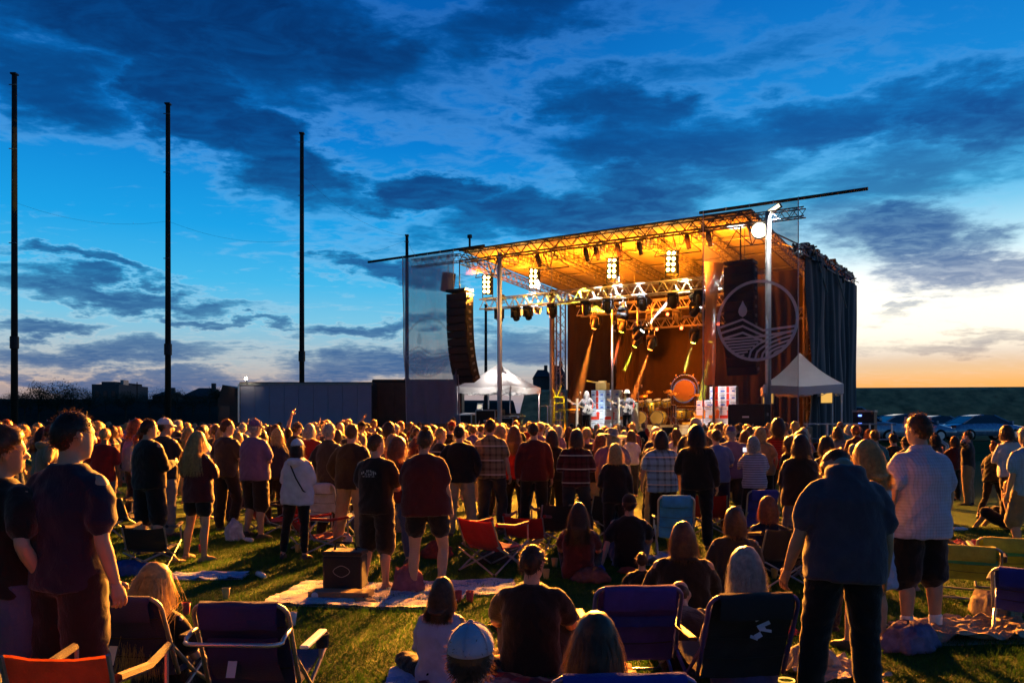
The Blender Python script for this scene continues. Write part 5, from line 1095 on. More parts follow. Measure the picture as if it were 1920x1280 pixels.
def hair_mesh(P, hx, HR, bend, fine):
    kind = P.get('hair','short'); rnd = random.Random(P.get('seed',1)*17+3); mb = MB(); th = {'short':.012,'buzz':.004,'medium':.026,'long':.020,'bun':.012,'curly':.045,'pony':.012,'bald':.0,'bob':.024}[kind]
    def thr(d):  # hairline height for a horizontal direction
        return (-.62 if kind in ('short','buzz') else -.75)*max(0,-d.y)+(.60*max(0,d.y)) + (-.18 if kind in ('long','curly','medium','bob') else -.02)*(1-abs(d.y))
    nu, nv = (26, 16) if P.get('vox',.01) < .03 else (12, 8); rings = []; Inv = HR.transposed(); down = Inv @ Vector((0,0,-1))
    if kind == 'bald': th = .003
    capped = bool(P.get('cap')); th = P.get('hair_th', th)
    if capped: th = min(th,.006)
    for j in range(nv):
        ph = math.pi*(j+.5)/nv; ring = []
        for i in range(nu):
            a = 2*math.pi*i/nu; d = Vector((math.sin(ph)*math.cos(a), math.sin(ph)*math.sin(a), math.cos(ph)))
            mk = min(1,max(0,(d.z-thr(d))/.16)); mk = mk*mk*(3-2*mk)
            if kind == 'bald': mk *= 1 if d.z < .25 and d.y < .2 else 0
            t = -.012+mk*(.012+th*(1+.35*noise.noise(d*5+Vector((P.get('seed',1),0,0)))+.2*max(0,d.z)))
            r = head_r(d)*1.0; r = r+d*t; r.y -= .004; ring.append(hx(r))
        rings.append(ring)
    mb.loft(rings)
    L = P.get('hair_len',.32)
    if kind in ('long','medium','curly','bob','pony'):
        L = {'medium':.12,'curly':.20,'bob':.14}.get(kind, L)
        w0, w1 = (.082,.10) if kind != 'curly' else (.10,.13)
        if kind == 'pony': w0, w1 = .03,.022
        rr = []; N = 9; x0 = hx((0,-.055,.035))
        for k in range(N+1):
            f = k/N; wv = 1+.08*math.sin(f*9+P.get('seed',1)); hw = (w0+(w1-w0)*f)*(1-.55*max(0,f-.75)/.25)*wv; hd_ = (.055 if kind != 'pony' else .025)*(1-.35*f)
            z = x0.z-L*f-(.0); lo = bend((0,-.12,1.40)); yb = x0.y-.012*math.sin(math.pi*f); 
            if z < lo.z+.1: yb = min(yb, lo.y-.02)
            cx = x0.x+P.get('hair_dx',0.0)*f*f
            rr.append([Vector((cx,yb,z))+Vector((hw*math.cos(2*math.pi*i/14),hd_*math.sin(2*math.pi*i/14)+(.03 if k == 0 else 0),.01*noise.noise(Vector((i*.7,k*.6,P.get('seed',1)))))) for i in range(14)])
        mb.loft(rr)
    if kind == 'bun': c = Vector((0,-.06,.135)); mb.loft([[hx(c+Vector((math.sin(p)*.042*math.cos(a),math.sin(p)*.042*math.sin(a),math.cos(p)*.034))) for a in np.linspace(0,2*math.pi,13)[:-1]] for p in np.linspace(.1,3.04,8)])
    # loose strands
    cnt = {'buzz':150,'bald':60}.get(kind, 1300 if kind in ('short','bun','pony') else 2300)
    if not fine: cnt = int(cnt*.22)
    elif P.get('vox',.01) > .014: cnt = int(cnt*.5)
    if P.get('vox',.01) > .03: cnt = 12
    wd = (.0019 if P.get('vox',.01) < .014 else .003) if fine else .0045
    sh = bend((0,-.10,1.40))
    for _ in range(cnt):
        for _t in range(8):
            d = Vector((rnd.gauss(0,1),rnd.gauss(0,1)-.3,rnd.gauss(0,1)+.4)).normalized()
            if d.z > thr(d)+.06 and not (capped and d.z > .02): break
        p = head_r(d)+d*th*.8; nrm = HR @ d; p = hx(p); g_ = Vector((0,0,-1))
        if kind in ('short','bun','pony'): n = 2; step = rnd.uniform(.006,.018)*(1.25 if rnd.random() < .12 else 1)
        elif kind in ('buzz','bald'): n = 2; step = .004
        elif kind == 'curly': n = 7; step = .030
        else: n = 8; step = (L+.12*max(0,d.z+.3))/8*rnd.uniform(.8,1.12)
        dirn = (nrm*rnd.uniform(.25,.9)+g_*.6+Vector((rnd.gauss(0,.35),rnd.gauss(0,.35),rnd.gauss(0,.3)))).normalized() if n == 2 else (nrm*.5+g_*.7+HR @ Vector((0,-.5,0))+Vector((rnd.gauss(0,.15),rnd.gauss(0,.15),0))*(3.2 if rnd.random() < .1 else 1)).normalized()
        side = dirn.cross(nrm); side = side.normalized() if side.length > 1e-4 else Vector((1,0,0)); i0 = len(mb.v)
        for k in range(n+1):
            w = wd*(1-.6*k/n); mb.v += [tuple(p-side*w), tuple(p+side*w)]
            if k == n: break
            if n > 2:
                dirn = (dirn*.6+g_*.5+Vector((rnd.gauss(0,.12),rnd.gauss(0,.12),0))*(2.6 if kind == 'curly' else 1)).normalized()
            p = p+dirn*step
            if n > 2:
                q = Inv @ (p-hx((0,0,0))); e = Vector((q.x/.076,q.y/.098,q.z/.118)); l = e.length
                if l < 1.18 and q.z > -.1: p = hx(q*(1.18/l))
                if p.z < sh.z+.08 and abs(p.x-sh.x) < .2: p.y = min(p.y, sh.y-.02-rnd.random()*.02)
        for k in range(n): mb.face((i0+2*k,i0+2*k+1,i0+2*k+3,i0+2*k+2))
    return mb.mesh('hair', [M_HAIR], True)
def cap_mesh(P, hx):
    mb = MB(); kind = P['cap']
    if kind == 'cap':
        rings = [[hx((.090*math.sin(p)*math.cos(a),-.004+.112*math.sin(p)*math.sin(a),.030+.105*math.cos(p))) for a in np.linspace(0,2*math.pi,25)[:-1]] for p in np.linspace(.08,1.60,9)]
        mb.loft(rings, caps=True); rings = []
        for k in range(5):
            f = k/4; rings.append([hx((.085*math.sin(a)*(1+.0*f),.085+f*.085*math.cos(a*.9)+(math.cos(a)-1)*.05,.040-.03*f*f-.012*abs(math.sin(a)))) for a in np.linspace(-1.25,1.25,11)])
        for k in range(6): mb.path([hx((.0915*math.sin(p)*math.cos(k*1.047+.5),-.004+.1135*math.sin(p)*math.sin(k*1.047+.5),.030+.1065*math.cos(p))) for p in np.linspace(.08,1.55,8)], .0022, 4)
        mb.loft(rings,False,False); mb.lathe([(.012,0),(.008,.01),(0,.012)],8,'Z',hx((0,-.004,.134)))
    else:
        bw = {'sunhat':.24,'fedora':.155,'cowboy':.20}[kind]; hgt = .12
        prof = [(.0,.128),(.05,.130),(.085,.118),(.094,.06),(.098,.035)]
        rings = [[hx((r*.95*math.cos(a),-.006+r*1.12*math.sin(a),z+.01+(.02*math.cos(2*a) if z > .11 and kind != 'sunhat' else 0))) for a in np.linspace(0,2*math.pi,29)[:-1]] for r,z in prof]
        for k in range(5):
            f = (k+1)/5; r = .098+(bw-.098)*f; rings.append([hx((r*.98*math.cos(a),-.006+r*1.05*math.sin(a),.045-.03*f+(.045*f*abs(math.cos(a))**2 if kind == 'cowboy' else .02*f*math.sin(3*a+1) if kind == 'sunhat' else .012*f))) for a in np.linspace(0,2*math.pi,29)[:-1]])
        mb.loft(rings, caps=False)
    return mb.mesh('cap', [M_CLOTH[None]], True)
def beard_mesh(P, hx, HR):
    mb = MB(); L = P['beard']; rr = []
    for k in range(9):
        f = k/8; w = .055*(1-.75*f**2)+.01; rr.append([hx((w*math.cos(a),.072+.03*f+.032*(1-.4*f)*math.sin(a),-.050-L*f)) for a in np.linspace(0,2*math.pi,13)[:-1]])
    mb.loft(rr); rnd = random.Random(4)
    for _ in range(260):
        x = rnd.uniform(-.055,.055); z = rnd.uniform(-.06,-.09); p = hx((x,.09+rnd.uniform(0,.02),z)); i0 = len(mb.v); l = L*rnd.uniform(.6,1.1)
        for k in range(4): q = p+HR @ Vector((-x*.5*k/3+rnd.gauss(0,.004),.01*k/3+.012,-l*k/3)); mb.v += [tuple(q-Vector((.003,0,0))),tuple(q+Vector((.003,0,0)))]
        for k in range(3): mb.face((i0+2*k,i0+2*k+1,i0+2*k+3,i0+2*k+2))
    return mb.mesh('beard', [M_HAIR], True)

SKIN = {'light': (.44,.27,.19), 'tan': (.34,.20,.13), 'dark': (.20,.11,.07)}
HAIRC = {'brown': (.10,.055,.028), 'dark': (.035,.022,.015), 'blond': (.52,.34,.13), 'grey': (.42,.40,.38), 'red': (.28,.09,.03), 'white': (.75,.73,.70)}
def dress(out, root, P):
    """link the meshes of a figure under its root with this person's own colours"""
    c4 = lambda c: (*c, 1)
    for k, me in out.items():
        for m_ in (me if isinstance(me, list) else [me]):
            if k == 'hair' and P.get('hair') == 'bald' and False: continue
            o = link(k, m_, root)
            o.color = c4({'body': SKIN[P.get('skin','light')], 'shirt': P.get('top_col',(.05,.05,.06)), 'dress': P.get('top_col',(.05,.05,.06)), 'trousers': P.get('low_col',(.03,.035,.05)), 'shorts': P.get('low_col',(.02,.02,.022)), 'skirt': P.get('low_col',(.05,.05,.06)),
                     'shoe': P.get('shoe_col',(.04,.04,.04)), 'sock': (.75,.75,.75), 'hair': HAIRC[P.get('hair_col','brown')], 'cap': P.get('cap_col',(.5,.5,.55)), 'beard': HAIRC[P.get('beard_col','white')]}[k])
    return root

# ---------------------------------------------------------------- the audience: people one can pick out
FOC = ST(11, 2)
def face_stage(p, off=0.0): return -math.atan2(FOC.x-p.x, FOC.y-p.y)+off
COLN = {'black': (.008,.008,.009), 'charcoal': (.022,.022,.026), 'navy': (.010,.013,.035), 'grey': (.16,.16,.17), 'white': (.56,.55,.60), 'red': (.24,.012,.012), 'maroon': (.06,.010,.013), 'blue': (.05,.10,.32), 'teal': (.03,.16,.18), 'green': (.03,.12,.05), 'purple': (.11,.075,.19),
        'tan': (.24,.17,.10), 'orange': (.45,.13,.02), 'pink': (.45,.14,.20), 'sky blue': (.18,.38,.60), 'denim': (.045,.07,.14), 'khaki': (.30,.24,.15), 'lavender': (.42,.38,.55)}
HEROES = []
def hero(px, d, top, P, label, off=0.0, rz=None, z=0.0, group=None, fine=True):
    p = G(px, d, z); P.setdefault('seed', len(HEROES)+1); rt = thing('person', label, 'person', p, face_stage(p, off) if rz is None else rz, group or 'people picked out of the audience')
    zt = ZP(top, d)-z
    if d > 7 and P.get('seat') is None: P['bulk'] = P.get('bulk',1.0)*1.09
    if P.get('seat') is None and not P.get('bow'):
        rs = random.Random(len(HEROES)*7+1); P.setdefault('sway', rs.uniform(-.05,.05)); P.setdefault('roll', rs.uniform(-.12,.12)); P.setdefault('twist', rs.uniform(-.15,.15)); P.setdefault('legs', rs.choice((('stand','bent'),('bent','stand'),('wide','stand'),('stand','wide'))))
    if P.get('seat') is None and not P.get('bow'): sc = zt/1.765
    else: sc = P.get('scale', 1.0)
    if P.get('seat') is not None: P['seat'] = max(.06, zt/sc-.835*math.cos(P.get('lean',0))-.0)
    P.setdefault('vox', .013 if d < 7.5 else .0165); out, info = make_person(P, fine); dress(out, rt, P); rt.scale = (sc, sc, sc); HEROES.append((rt, info, sc, P)); return rt, info, sc
c = COLN
# --- nearest standing figures
hero(8,4.3,802,dict(hair='short',hair_th=.03,hair_col='brown',top_col=c['black'],low_col=c['denim'],yaw=-.4,twist=0,arms=('down','pocket'),skin='light'),'person in a black tee and jeans beside the dark navy tee',-.25)
hero(128,4.3,770,dict(hair='short',hair_col='dark',top_col=c['navy'],low='shorts',low_col=c['black'],bulk=1.0,yaw=-.35,arms=('down','down'),fit=.022,sway=.03,twist=0,roll=0,legs=('stand','stand')),'person in a dark navy tee and black shorts standing behind the orange chair',0,rz=-.28)
hero(1584,4.9,880,dict(hair='short',hair_col='brown',skin='tan',top_col=(.055,.05,.075),low='jeans',low_col=c['black'],bulk=1.16,bow=1.6,lean=.05,slouch=.03,slump=.42,arms=('loose','down'),scale=1.02,twist=-.06,sway=.03,fit=.035,hem=.80,legs=('wide','stand')),'person in a dark grey tee with head bowed out of sight, arms hanging',0,rz=.02)
hero(1724,6.7,775,dict(hair='short',hair_col='brown',top_col=(.50,.48,.64),pattern='check',collar=1,low='shorts',low_col=c['black'],socks=1,bulk=1.16,fit=.05,hem=.79,yaw=.15,legs=('stand','stand'),sway=0,roll=0,twist=.1,arms=('pocket','down'),shoe_col=(.05,.05,.05),loose=1.05),'person in a pale checked shirt, black shorts and white socks',.15)
hero(1628,6.35,825,dict(sex='f',hair='long',hair_col='blond',hair_len=.24,top_col=c['white'],dress=1,sleeve='tank',low='skirt',low_col=c['lavender'],arms=('hold','hold'),yaw=.3),'person in a pale flared dress beside the pale checked shirt',.2)
hero(1592,6.9,905,dict(hair='short',hair_col='dark',top_col=c['black'],low='jeans',arms=('raised','down'),skin='dark',curl=1.0),'person in black with one bare arm raised behind the bowed person')
# --- the row on the lawn
hero(280,10.8,785,dict(hair='short',hair_col='dark',sleeve='long',top_col=c['black'],low='shorts',low_col=c['black'],bulk=1.12,fit=.04,yaw=-.35,arms=('crossed','hold')),'person in a bulky black jacket and shorts behind the small black camp chair')
hero(308,12.6,783,dict(hair='short',cap='cap',cap_col=c['white'],sleeve='long',top_col=c['charcoal'],low_col=c['grey'],yaw=-.5,arms=('clap','clap')),'person in a white cap and dark jacket clapping beside the bulky black jacket')
hero(372,10.4,808,dict(sex='f',hair='long',hair_col='blond',hair_len=.42,sleeve='long',top_col=c['maroon'],low='short_shorts',low_col=c['black'],bulk=1.08,hem=.80,arms=('clap','clap'),shoe_col=(.3,.2,.1)),'person in a maroon top and short black shorts clapping on the open grass')
hero(425,13.2,786,dict(hair='short',hair_col='brown',top_col=c['charcoal'],low='jeans',low_col=c['black'],yaw=-.6,arms=('down','hold')),'person in a dark tee and black trousers behind the clapping maroon top')
hero(478,12.4,785,dict(hair='short',hair_col='grey',cap='cap',cap_col=c['purple'],top_col=c['purple'],low='shorts',low_col=c['black'],bulk=1.15,fit=.04,arms=('crossed','crossed')),'person in a cap, faded purple tee and long black shorts, arms folded')
hero(557,10.5,822,dict(sex='f',hair='medium',hair_col='dark',cap='cap',cap_col=c['white'],sleeve='long',top_col=c['white'],hood=1,low='slim',low_col=c['black'],fit=.045,hem=.80,arms=('hold','crossed')),'person in a white hooded top with a dark cross-body strap and black trousers')
hero(618,12.2,793,dict(hair='short',hair_col='grey',sleeve='long',top_col=c['charcoal'],low_col=c['black'],bulk=1.08,collar=1,arms=('pocket','pocket')),'person in a dark jacket next to the white hooded top',-.1)
hero(660,11.3,795,dict(hair='short',hair_col='brown',sleeve='long',top_col=c['black'],low_col=c['khaki'],bulk=1.1,fit=.04,arms=('pocket','hold')),'person in a black jacket and khaki trousers behind the cooler bag')
hero(706,8.6,812,dict(hair='short',hair_col='brown',top_col=c['black'],low='shorts',low_col=c['black'],arms=('crossed','crossed'),yaw=-.35,shoes=False),'barefoot person in a black tee with white back print standing by the cooler')
hero(742,10.2,822,dict(sex='f',hair='curly',hair_col='red',top_col=c['maroon'],low='slim',low_col=c['denim'],arms=('hold','down')),'person in a maroon top and jeans between the two people on the quilt')
hero(800,8.35,803,dict(sex='f',hair='bun',hair_col='brown',top_col=c['maroon'],low='short_shorts',low_col=c['black'],bulk=1.2,fit=.04,hem=.84,arms=('hold','down'),shoes=False),'person in a loose maroon tee and short black shorts standing on the quilt')
hero(862,12.6,797,dict(hair='short',hair_col='dark',sleeve='long',top_col=c['black'],low_col=c['khaki'],bulk=1.14,fit=.04,arms=('pocket','pocket')),'person in a black jacket and khaki trousers behind the red camp chair')
hero(922,12.8,785,dict(hair='short',hair_col='dark',pattern='plaid',top_col=c['tan'],low_col=c['charcoal'],bulk=1.05,collar=1,arms=('down','down')),'person in a short-sleeved brown plaid shirt')
hero(966,13.4,798,dict(sex='f',hair='long',hair_col='brown',sleeve='long',top_col=c['red'],low_col=c['black'],arms=('hold','hold')),'person in a red top beside the brown plaid shirt')
hero(1002,12.7,792,dict(hair='short',hair_col='dark',sleeve='long',top_col=c['maroon'],low_col=c['black'],bulk=1.05,arms=('down','down')),'person in a dark maroon jacket with arms hanging')
hero(1035,13.6,806,dict(sex='f',hair='bob',hair_col='dark',top_col=c['black'],low_col=c['black'],arms=('crossed','hold')),'person in a black tee with folded arms beside the maroon jacket')
hero(1080,12.2,805,dict(hair='medium',hair_col='brown',pattern='plaid',sleeve='long',top_col=c['maroon'],low_col=c['charcoal'],bulk=1.08,arms=('hold','hold')),'person in a long-sleeved dark red plaid shirt')
hero(1150,12.6,803,dict(sex='m',hair='medium',hair_col='grey',cap='sunhat',cap_col=c['grey'],top_col=c['purple'],low_col=c['black'],bulk=1.12,fit=.04,arms=('down','down')),'person in a wide-brimmed sun hat and purple shirt')
hero(1155,10.6,832,dict(sex='f',hair='bob',hair_col='blond',top_col=c['black'],low_col=c['black'],arms=('hold','down'),sleeve='long'),'person in a long black top standing in front of the wide-brimmed sun hat')
hero(1242,12.0,808,dict(hair='medium',hair_col='dark',pattern='plaid',top_col=c['sky blue'],low_col=c['black'],bulk=1.08,fit=.04,collar=1,hem=.80,arms=('loose','hold')),'person in a loose pale blue plaid shirt in front of the blue beach chair')
hero(1308,11.4,800,dict(hair='curly',hair_col='dark',sleeve='long',top_col=c['black'],low_col=c['black'],bulk=1.16,arms=('hold','down')),'person in a long-sleeved black top and black trousers beside the pale blue plaid shirt')
hero(1345,13.0,804,dict(hair='short',hair_col='brown',top_col=c['blue'],low_col=c['navy'],bulk=1.06,arms=('down','hold')),'person in a bright blue tee beside the purple cap')
hero(1372,13.6,797,dict(hair='short',hair_col='grey',cap='cap',cap_col=c['purple'],top_col=c['purple'],low='shorts',low_col=c['charcoal'],bulk=1.1,arms=('crossed','crossed')),'person in a purple cap and purple tee beside the bright blue tee')
hero(1415,12.6,818,dict(sex='f',hair='medium',hair_col='grey',pattern='stripe',top_col=c['lavender'],low='slim',low_col=c['black'],arms=('phone','crossed')),'person in a striped lavender top filming with a phone')
hero(1500,9.6,815,dict(sex='f',hair='medium',hair_col='dark',sleeve='long',top_col=c['black'],low='slim',low_col=c['denim'],arms=('crossed','hold'),fit=.04),'person in a black jacket and blue jeans next to the bowed person',-.1)
hero(1553,10.8,818,dict(sex='f',hair='bob',hair_col='dark',sleeve='long',top_col=c['black'],low_col=c['black'],arms=('hold','hold')),'person in a black top with hands together behind the bowed person')
hero(1640,14.5,806,dict(hair='short',hair_col='brown',top_col=c['teal'],low_col=c['denim'],arms=('down','down')),'person in a teal tee behind the pale flared dress')
hero(1677,15.5,812,dict(hair='short',hair_col='dark',top_col=c['black'],low_col=c['black'],arms=('hold','down')),'person in a black tee beyond the checked shirt, facing the stage')
hero(1700,14.6,818,dict(hair='short',cap='cap',cap_col=c['charcoal'],top_col=c['charcoal'],low_col=c['black'],arms=('crossed','crossed')),'person in a dark cap half hidden by the checked shirt')
hero(1752,17.0,812,dict(sex='f',hair='bob',hair_col='dark',top_col=c['charcoal'],low_col=c['black'],arms=('clap','clap')),'person in dark grey clapping beyond the checked shirt')
hero(1790,18.5,818,dict(hair='medium',hair_col='brown',top_col=c['maroon'],low_col=c['black'],arms=('phone','down')),'person in maroon holding up a phone, standing by the rope fence')
hero(1815,17.4,808,dict(hair='short',hair_col='brown',top_col=c['charcoal'],low='jeans',low_col=c['tan'],loose=1.2,arms=('head','head'),legs=('stand','wide')),'person in loose pale trousers with both hands behind the head',.5)
hero(1862,14.6,828,dict(sex='f',hair='bun',hair_col='red',top_col=c['black'],low='slim',low_col=c['black'],arms=('down','loose'),legs=('aft','fwd'),lean=.12),'person in black striding across the grass',0,rz=-1.1)
hero(1906,15.8,820,dict(sex='f',hair='medium',hair_col='blond',sleeve='long',top_col=c['lavender'],low='slim',low_col=c['grey'],arms=('hold','hold')),'person in a pale top and grey trousers at the open end of the lawn')
hero(1928,10.5,800,dict(hair='short',hair_col='grey',pattern='check',top_col=c['sky blue'],low='shorts',low_col=c['tan'],arms=('down','hold')),'person in a pale blue checked shirt and tan shorts at the edge of the lawn')
hero(1893,13.4,900,dict(seat=.1,legs=('ground','ground'),hair='short',hair_col='blond',top_col=c['charcoal'],sleeve='tank',low='shorts',low_col=c['black'],arms=('brace','brace'),skin='light',scale=.88),'person in a sleeveless dark top sitting beside bright scattered clothes',0,rz=.6)
# --- seated figures
SEATED = [
 (305,5.2,1060,dict(sex='f',hair='long',hair_col='blond',hair_len=.5,hair_dx=.22,seat=.2,legs=('low','low'),arms=('lap','lap'),lean=-.15,top_col=c['black'],low_col=c['black'],scale=.98,yaw=-.4),'person in a black tee sitting in the dark blue chair'),
 (824,5.5,1095,dict(sex='f',hair='long',hair_col='brown',hair_len=.18,seat=.1,legs=('crossleg','crossleg'),arms=('lap','knees'),slouch=.08,top_col=c['lavender'],sleeve='long',low_col=c['black'],scale=.80,yaw=-.2),'person in a lavender top sitting on the edge of a blanket'),
 (995,5.7,1030,dict(hair='short',hair_col='dark',seat=.1,legs=('ground','ground'),arms=('knees','knees'),slouch=.06,top_col=c['black'],low_col=c['charcoal'],bulk=1.1,scale=1.02,yaw=-.3),'person in a black tee sitting on the red blanket'),
 (888,3.15,1165,dict(hair='short',hair_col='brown',cap='cap',cap_col=(.40,.38,.52),seat=.2,legs=('low','low'),arms=('lap','lap'),lean=-.1,top_col=c['charcoal'],low_col=c['black'],scale=1.0),'person in a pale purple cap sitting with only head and shoulders in view'),
 (1118,3.45,1145,dict(sex='f',hair='long',hair_col='brown',hair_len=.25,seat=.2,legs=('low','low'),arms=('lap','lap'),lean=-.15,top_col=c['maroon'],low_col=c['black']),'person in maroon sitting in the bright blue chair'),
 (1395,5.1,1027,dict(sex='f',hair='bob',hair_col='grey',seat=.2,legs=('low','low'),arms=('lap','knees'),lean=-.12,sleeve='long',top_col=c['purple'],low_col=c['denim'],yaw=.2),'person in a purple top sitting in the black printed chair'),
 (1282,6.9,985,dict(hair='medium',hair_col='brown',seat=.1,legs=('ground','ground'),arms=('knees','knees'),slouch=.05,top_col=c['black'],sleeve='long',low_col=c['black'],bulk=1.25,scale=1.02),'person in a long black top sitting on the grass beyond the blue chairs'),
 (1378,8.2,967,dict(hair='medium',hair_col='brown',seat=.1,legs=('ground','ground'),arms=('lap','knees'),top_col=c['charcoal'],sleeve='long',low_col=c['black'],bulk=1.05),'person in a dark grey top sitting on the grass beyond the printed chair'),
 (1204,7.6,1050,dict(hair='short',hair_col='dark',seat=.06,legs=('ground','ground'),arms=('knees','knees'),slouch=.08,top_col=c['black'],low_col=c['black'],scale=.62),'person in black huddled small on the grass beside the seated black top')]
for a in SEATED: hero(*a[:4], label=a[4], group='people sitting on the lawn')
for a in [(1085,9.2,968,dict(sex='f',hair='long',hair_col='dark',seat=.1,legs=('ground','ground'),arms=('knees','knees'),top_col=c['maroon'],low_col=c['black'],scale=.95),'person in a maroon tee sitting on the grass below the plaid shirts'),
          (1180,9.9,962,dict(hair='short',hair_col='dark',cap='cap',cap_col=c['black'],seat=.1,legs=('ground','ground'),arms=('brace','knees'),top_col=c['black'],low_col=c['denim']),'person in a black cap leaning back on the grass below the sun hat'),
          (1440,9.4,960,dict(sex='f',hair='medium',hair_col='red',seat=.1,legs=('low','low'),arms=('lap','lap'),sleeve='long',top_col=c['navy'],low_col=c['black']),'person in a navy top sitting low behind the printed chair'),
          (560,13.6,930,dict(sex='f',hair='long',hair_col='blond',seat=.2,legs=('low','low'),arms=('lap','lap'),top_col=c['red'],low_col=c['black']),'person in a red tee sitting in a chair behind the white hooded top')]: hero(*a[:4], label=a[4], group='people sitting on the lawn')
# a person lounging beside the violet chair shows only bent knees in jeans
hero(1288,5.6,1075,dict(sex='m',hair='buzz',hair_col='dark',seat=.16,legs=('ground','ground'),arms=('knees','knees'),lean=.55,slouch=.18,bow=.6,top_col=c['black'],low_col=c['denim'],scale=.9),'person hunched low in jeans between the violet chair and the printed chair',group='people sitting on the lawn')
# ---------------------------------------------------------------- props worn or held
def prop_on(root, info, sc, off, build):
    p = root.matrix_basis @ off; return build(p, root.rotation_euler.z)
bpy.context.view_layer.update()
hd = [h for h in HEROES if 'white hooded' in h[0]['label']][0]; b_ = hd[1]['bend']
MB().path([b_((-.10,-.085,1.47)),b_((-.03,-.165,1.36)),b_((.06,-.19,1.2)),b_((.16,-.15,1.02)),b_((.22,-.05,.95))],.011,6).build('bag_strap', M_BLACK, hd[0])
hd = [h for h in HEROES if 'white back print' in h[0]['label']][0]; b_ = hd[1]['bend']; mb = MB(); rr = random.Random(3)
for row, (zz, cnt, wd_) in enumerate(((1.345,9,.17),(1.31,7,.12),(1.285,11,.14))):
    for k in range(cnt):
        u = (k/(cnt-1)-.5); x = u*wd_; z = zz-(.10*u*u if row == 0 else 0); w = wd_/cnt*.32; hh = .012 if row < 2 else .006
        if rr.random() < .12: continue
        mb.quad(b_((x-w,-.176,z-hh)),b_((x-w*.3,-.176,z-hh)),b_((x-w*.3,-.176,z+hh)),b_((x-w,-.176,z+hh)))
        if rr.random() < .7: mb.quad(b_((x-w,-.177,z+hh*.5)),b_((x+w,-.177,z+hh*.5)),b_((x+w,-.177,z+hh)),b_((x-w,-.177,z+hh)))
        if rr.random() < .6: mb.quad(b_((x+w*.4,-.177,z-hh)),b_((x+w,-.177,z-hh)),b_((x+w,-.177,z+hh*.6)),b_((x+w*.4,-.177,z+hh*.6)))
mb.build('shirt_print', mat('print_white', (.6,.58,.6), .8), hd[0])['kind'] = 'stuff'
def phone(h, off, label):
    p = h[0].matrix_basis @ Vector(off); ph = thing('phone', label, 'phone', p, h[0].rotation_euler.z); MB().box((0,0,0),(.155,.012,.078)).build('case', M_BLACK, ph); MB().box((0,-.0075,0),(.145,.002,.070)).build('screen', emit('phone_screen', (.75,.8,1.0), 1.4), ph)
hd = [h for h in HEROES if 'filming with a phone' in h[0]['label']][0]; phone(hd, (-.03,.36,1.52), 'lit phone held up by the person in the striped top')

# ---------------------------------------------------------------- the crowd
rnd = random.Random(21); protos = []
PDESC = []
poses = [('down','down',''),('hold','down','holding a drink'),('crossed','crossed','with arms folded'),('clap','clap','clapping'),('pocket','pocket','with hands in pockets'),('phone','hold','holding up a phone'),('raised','down','with one arm raised'),('hold','hold','with hands together'),('down','pocket',''),('head','down','with a hand to the head'),('raised','raised','with both arms raised'),('hip','down','with a hand on the hip')]
HK = [('m','short','short-haired'),('m','short','short-haired'),('f','long','long-haired'),('m','buzz','close-cropped'),('f','medium','shoulder-haired'),('f','bob','bob-haired'),('m','short','capped'),('f','bun','topknotted'),('m','bald','balding'),('f','pony','ponytailed'),('f','curly','curly-haired'),('m','medium','shaggy-haired')]
wts = [0,1,2,3,4,5,0,7,8,2,4,0,1,7,3,8,2,6,0,7,4,1,9,11]
for k, pi in enumerate(wts):
    sx, hk, hn = HK[(k*5+k//3) % len(HK)]; a, b2, pn = poses[pi]
    P = dict(sex=sx, hair=hk, arms=(a,b2), seed=60+k, bulk=rnd.uniform(.92,1.18), fit=rnd.uniform(.02,.04), sleeve=rnd.choice(('short','short','long')), low=rnd.choice(('jeans','jeans','shorts','slim')) if sx == 'm' else rnd.choice(('jeans','slim','short_shorts')), yaw=rnd.uniform(-.35,.35), legs=rnd.choice((('stand','stand'),('wide','stand'),('stand','bent'),('bent','stand'),('wide','bent'))), sway=rnd.uniform(-.07,.07), twist=rnd.uniform(-.22,.22), lean=rnd.uniform(-.05,.08), roll=rnd.uniform(-.16,.16), nod=rnd.uniform(-.05,.2), hood=rnd.random() < .2, collar=rnd.random() < .3, belly=rnd.uniform(0,.06), pattern=rnd.choice((None,None,None,None,'plaid','stripe')))
    if hn == 'capped': P['cap'] = 'cap'
    out, info = make_person(P, False); protos.append((out, P, hn, pn))
cols_m = ['black','black','black','charcoal','navy','maroon','grey','white','red','blue','charcoal','maroon','navy','purple','tan','teal','charcoal']
def near_ok(p, pts, r): return all((p-q).length > r for q in pts)
taken = [h[0].location.xy.copy() for h in HEROES]
spots = []; LIM = 296-len(HEROES)
for tries in range(14000):
    dd = 13.0+15.5*rnd.random()**1.55; px = rnd.uniform(-60,1970); p = G(px, dd); q = p-ST_A; s_ = q.dot(ST_U); t_ = q.dot(ST_B)
    keep = 1.0 if px < 1520 else .35 if px < 1640 else .05
    if px > 1640 and dd > 24: keep = 0
    if s_ > 15 and t_ > -3.2: keep = 0
    if dd < 14.5: keep *= .6
    if t_ < -2.0 and rnd.random() < keep and near_ok(p.xy, taken, rnd.choice((.46,.6,.75,.9))): spots.append((p, px)); taken.append(p.xy.copy())
    if len(spots) >= LIM: break
print('crowd spots', len(spots))
spots.sort(key=lambda a: a[0].y); 
if len(spots) > LIM: spots = spots[:LIM]
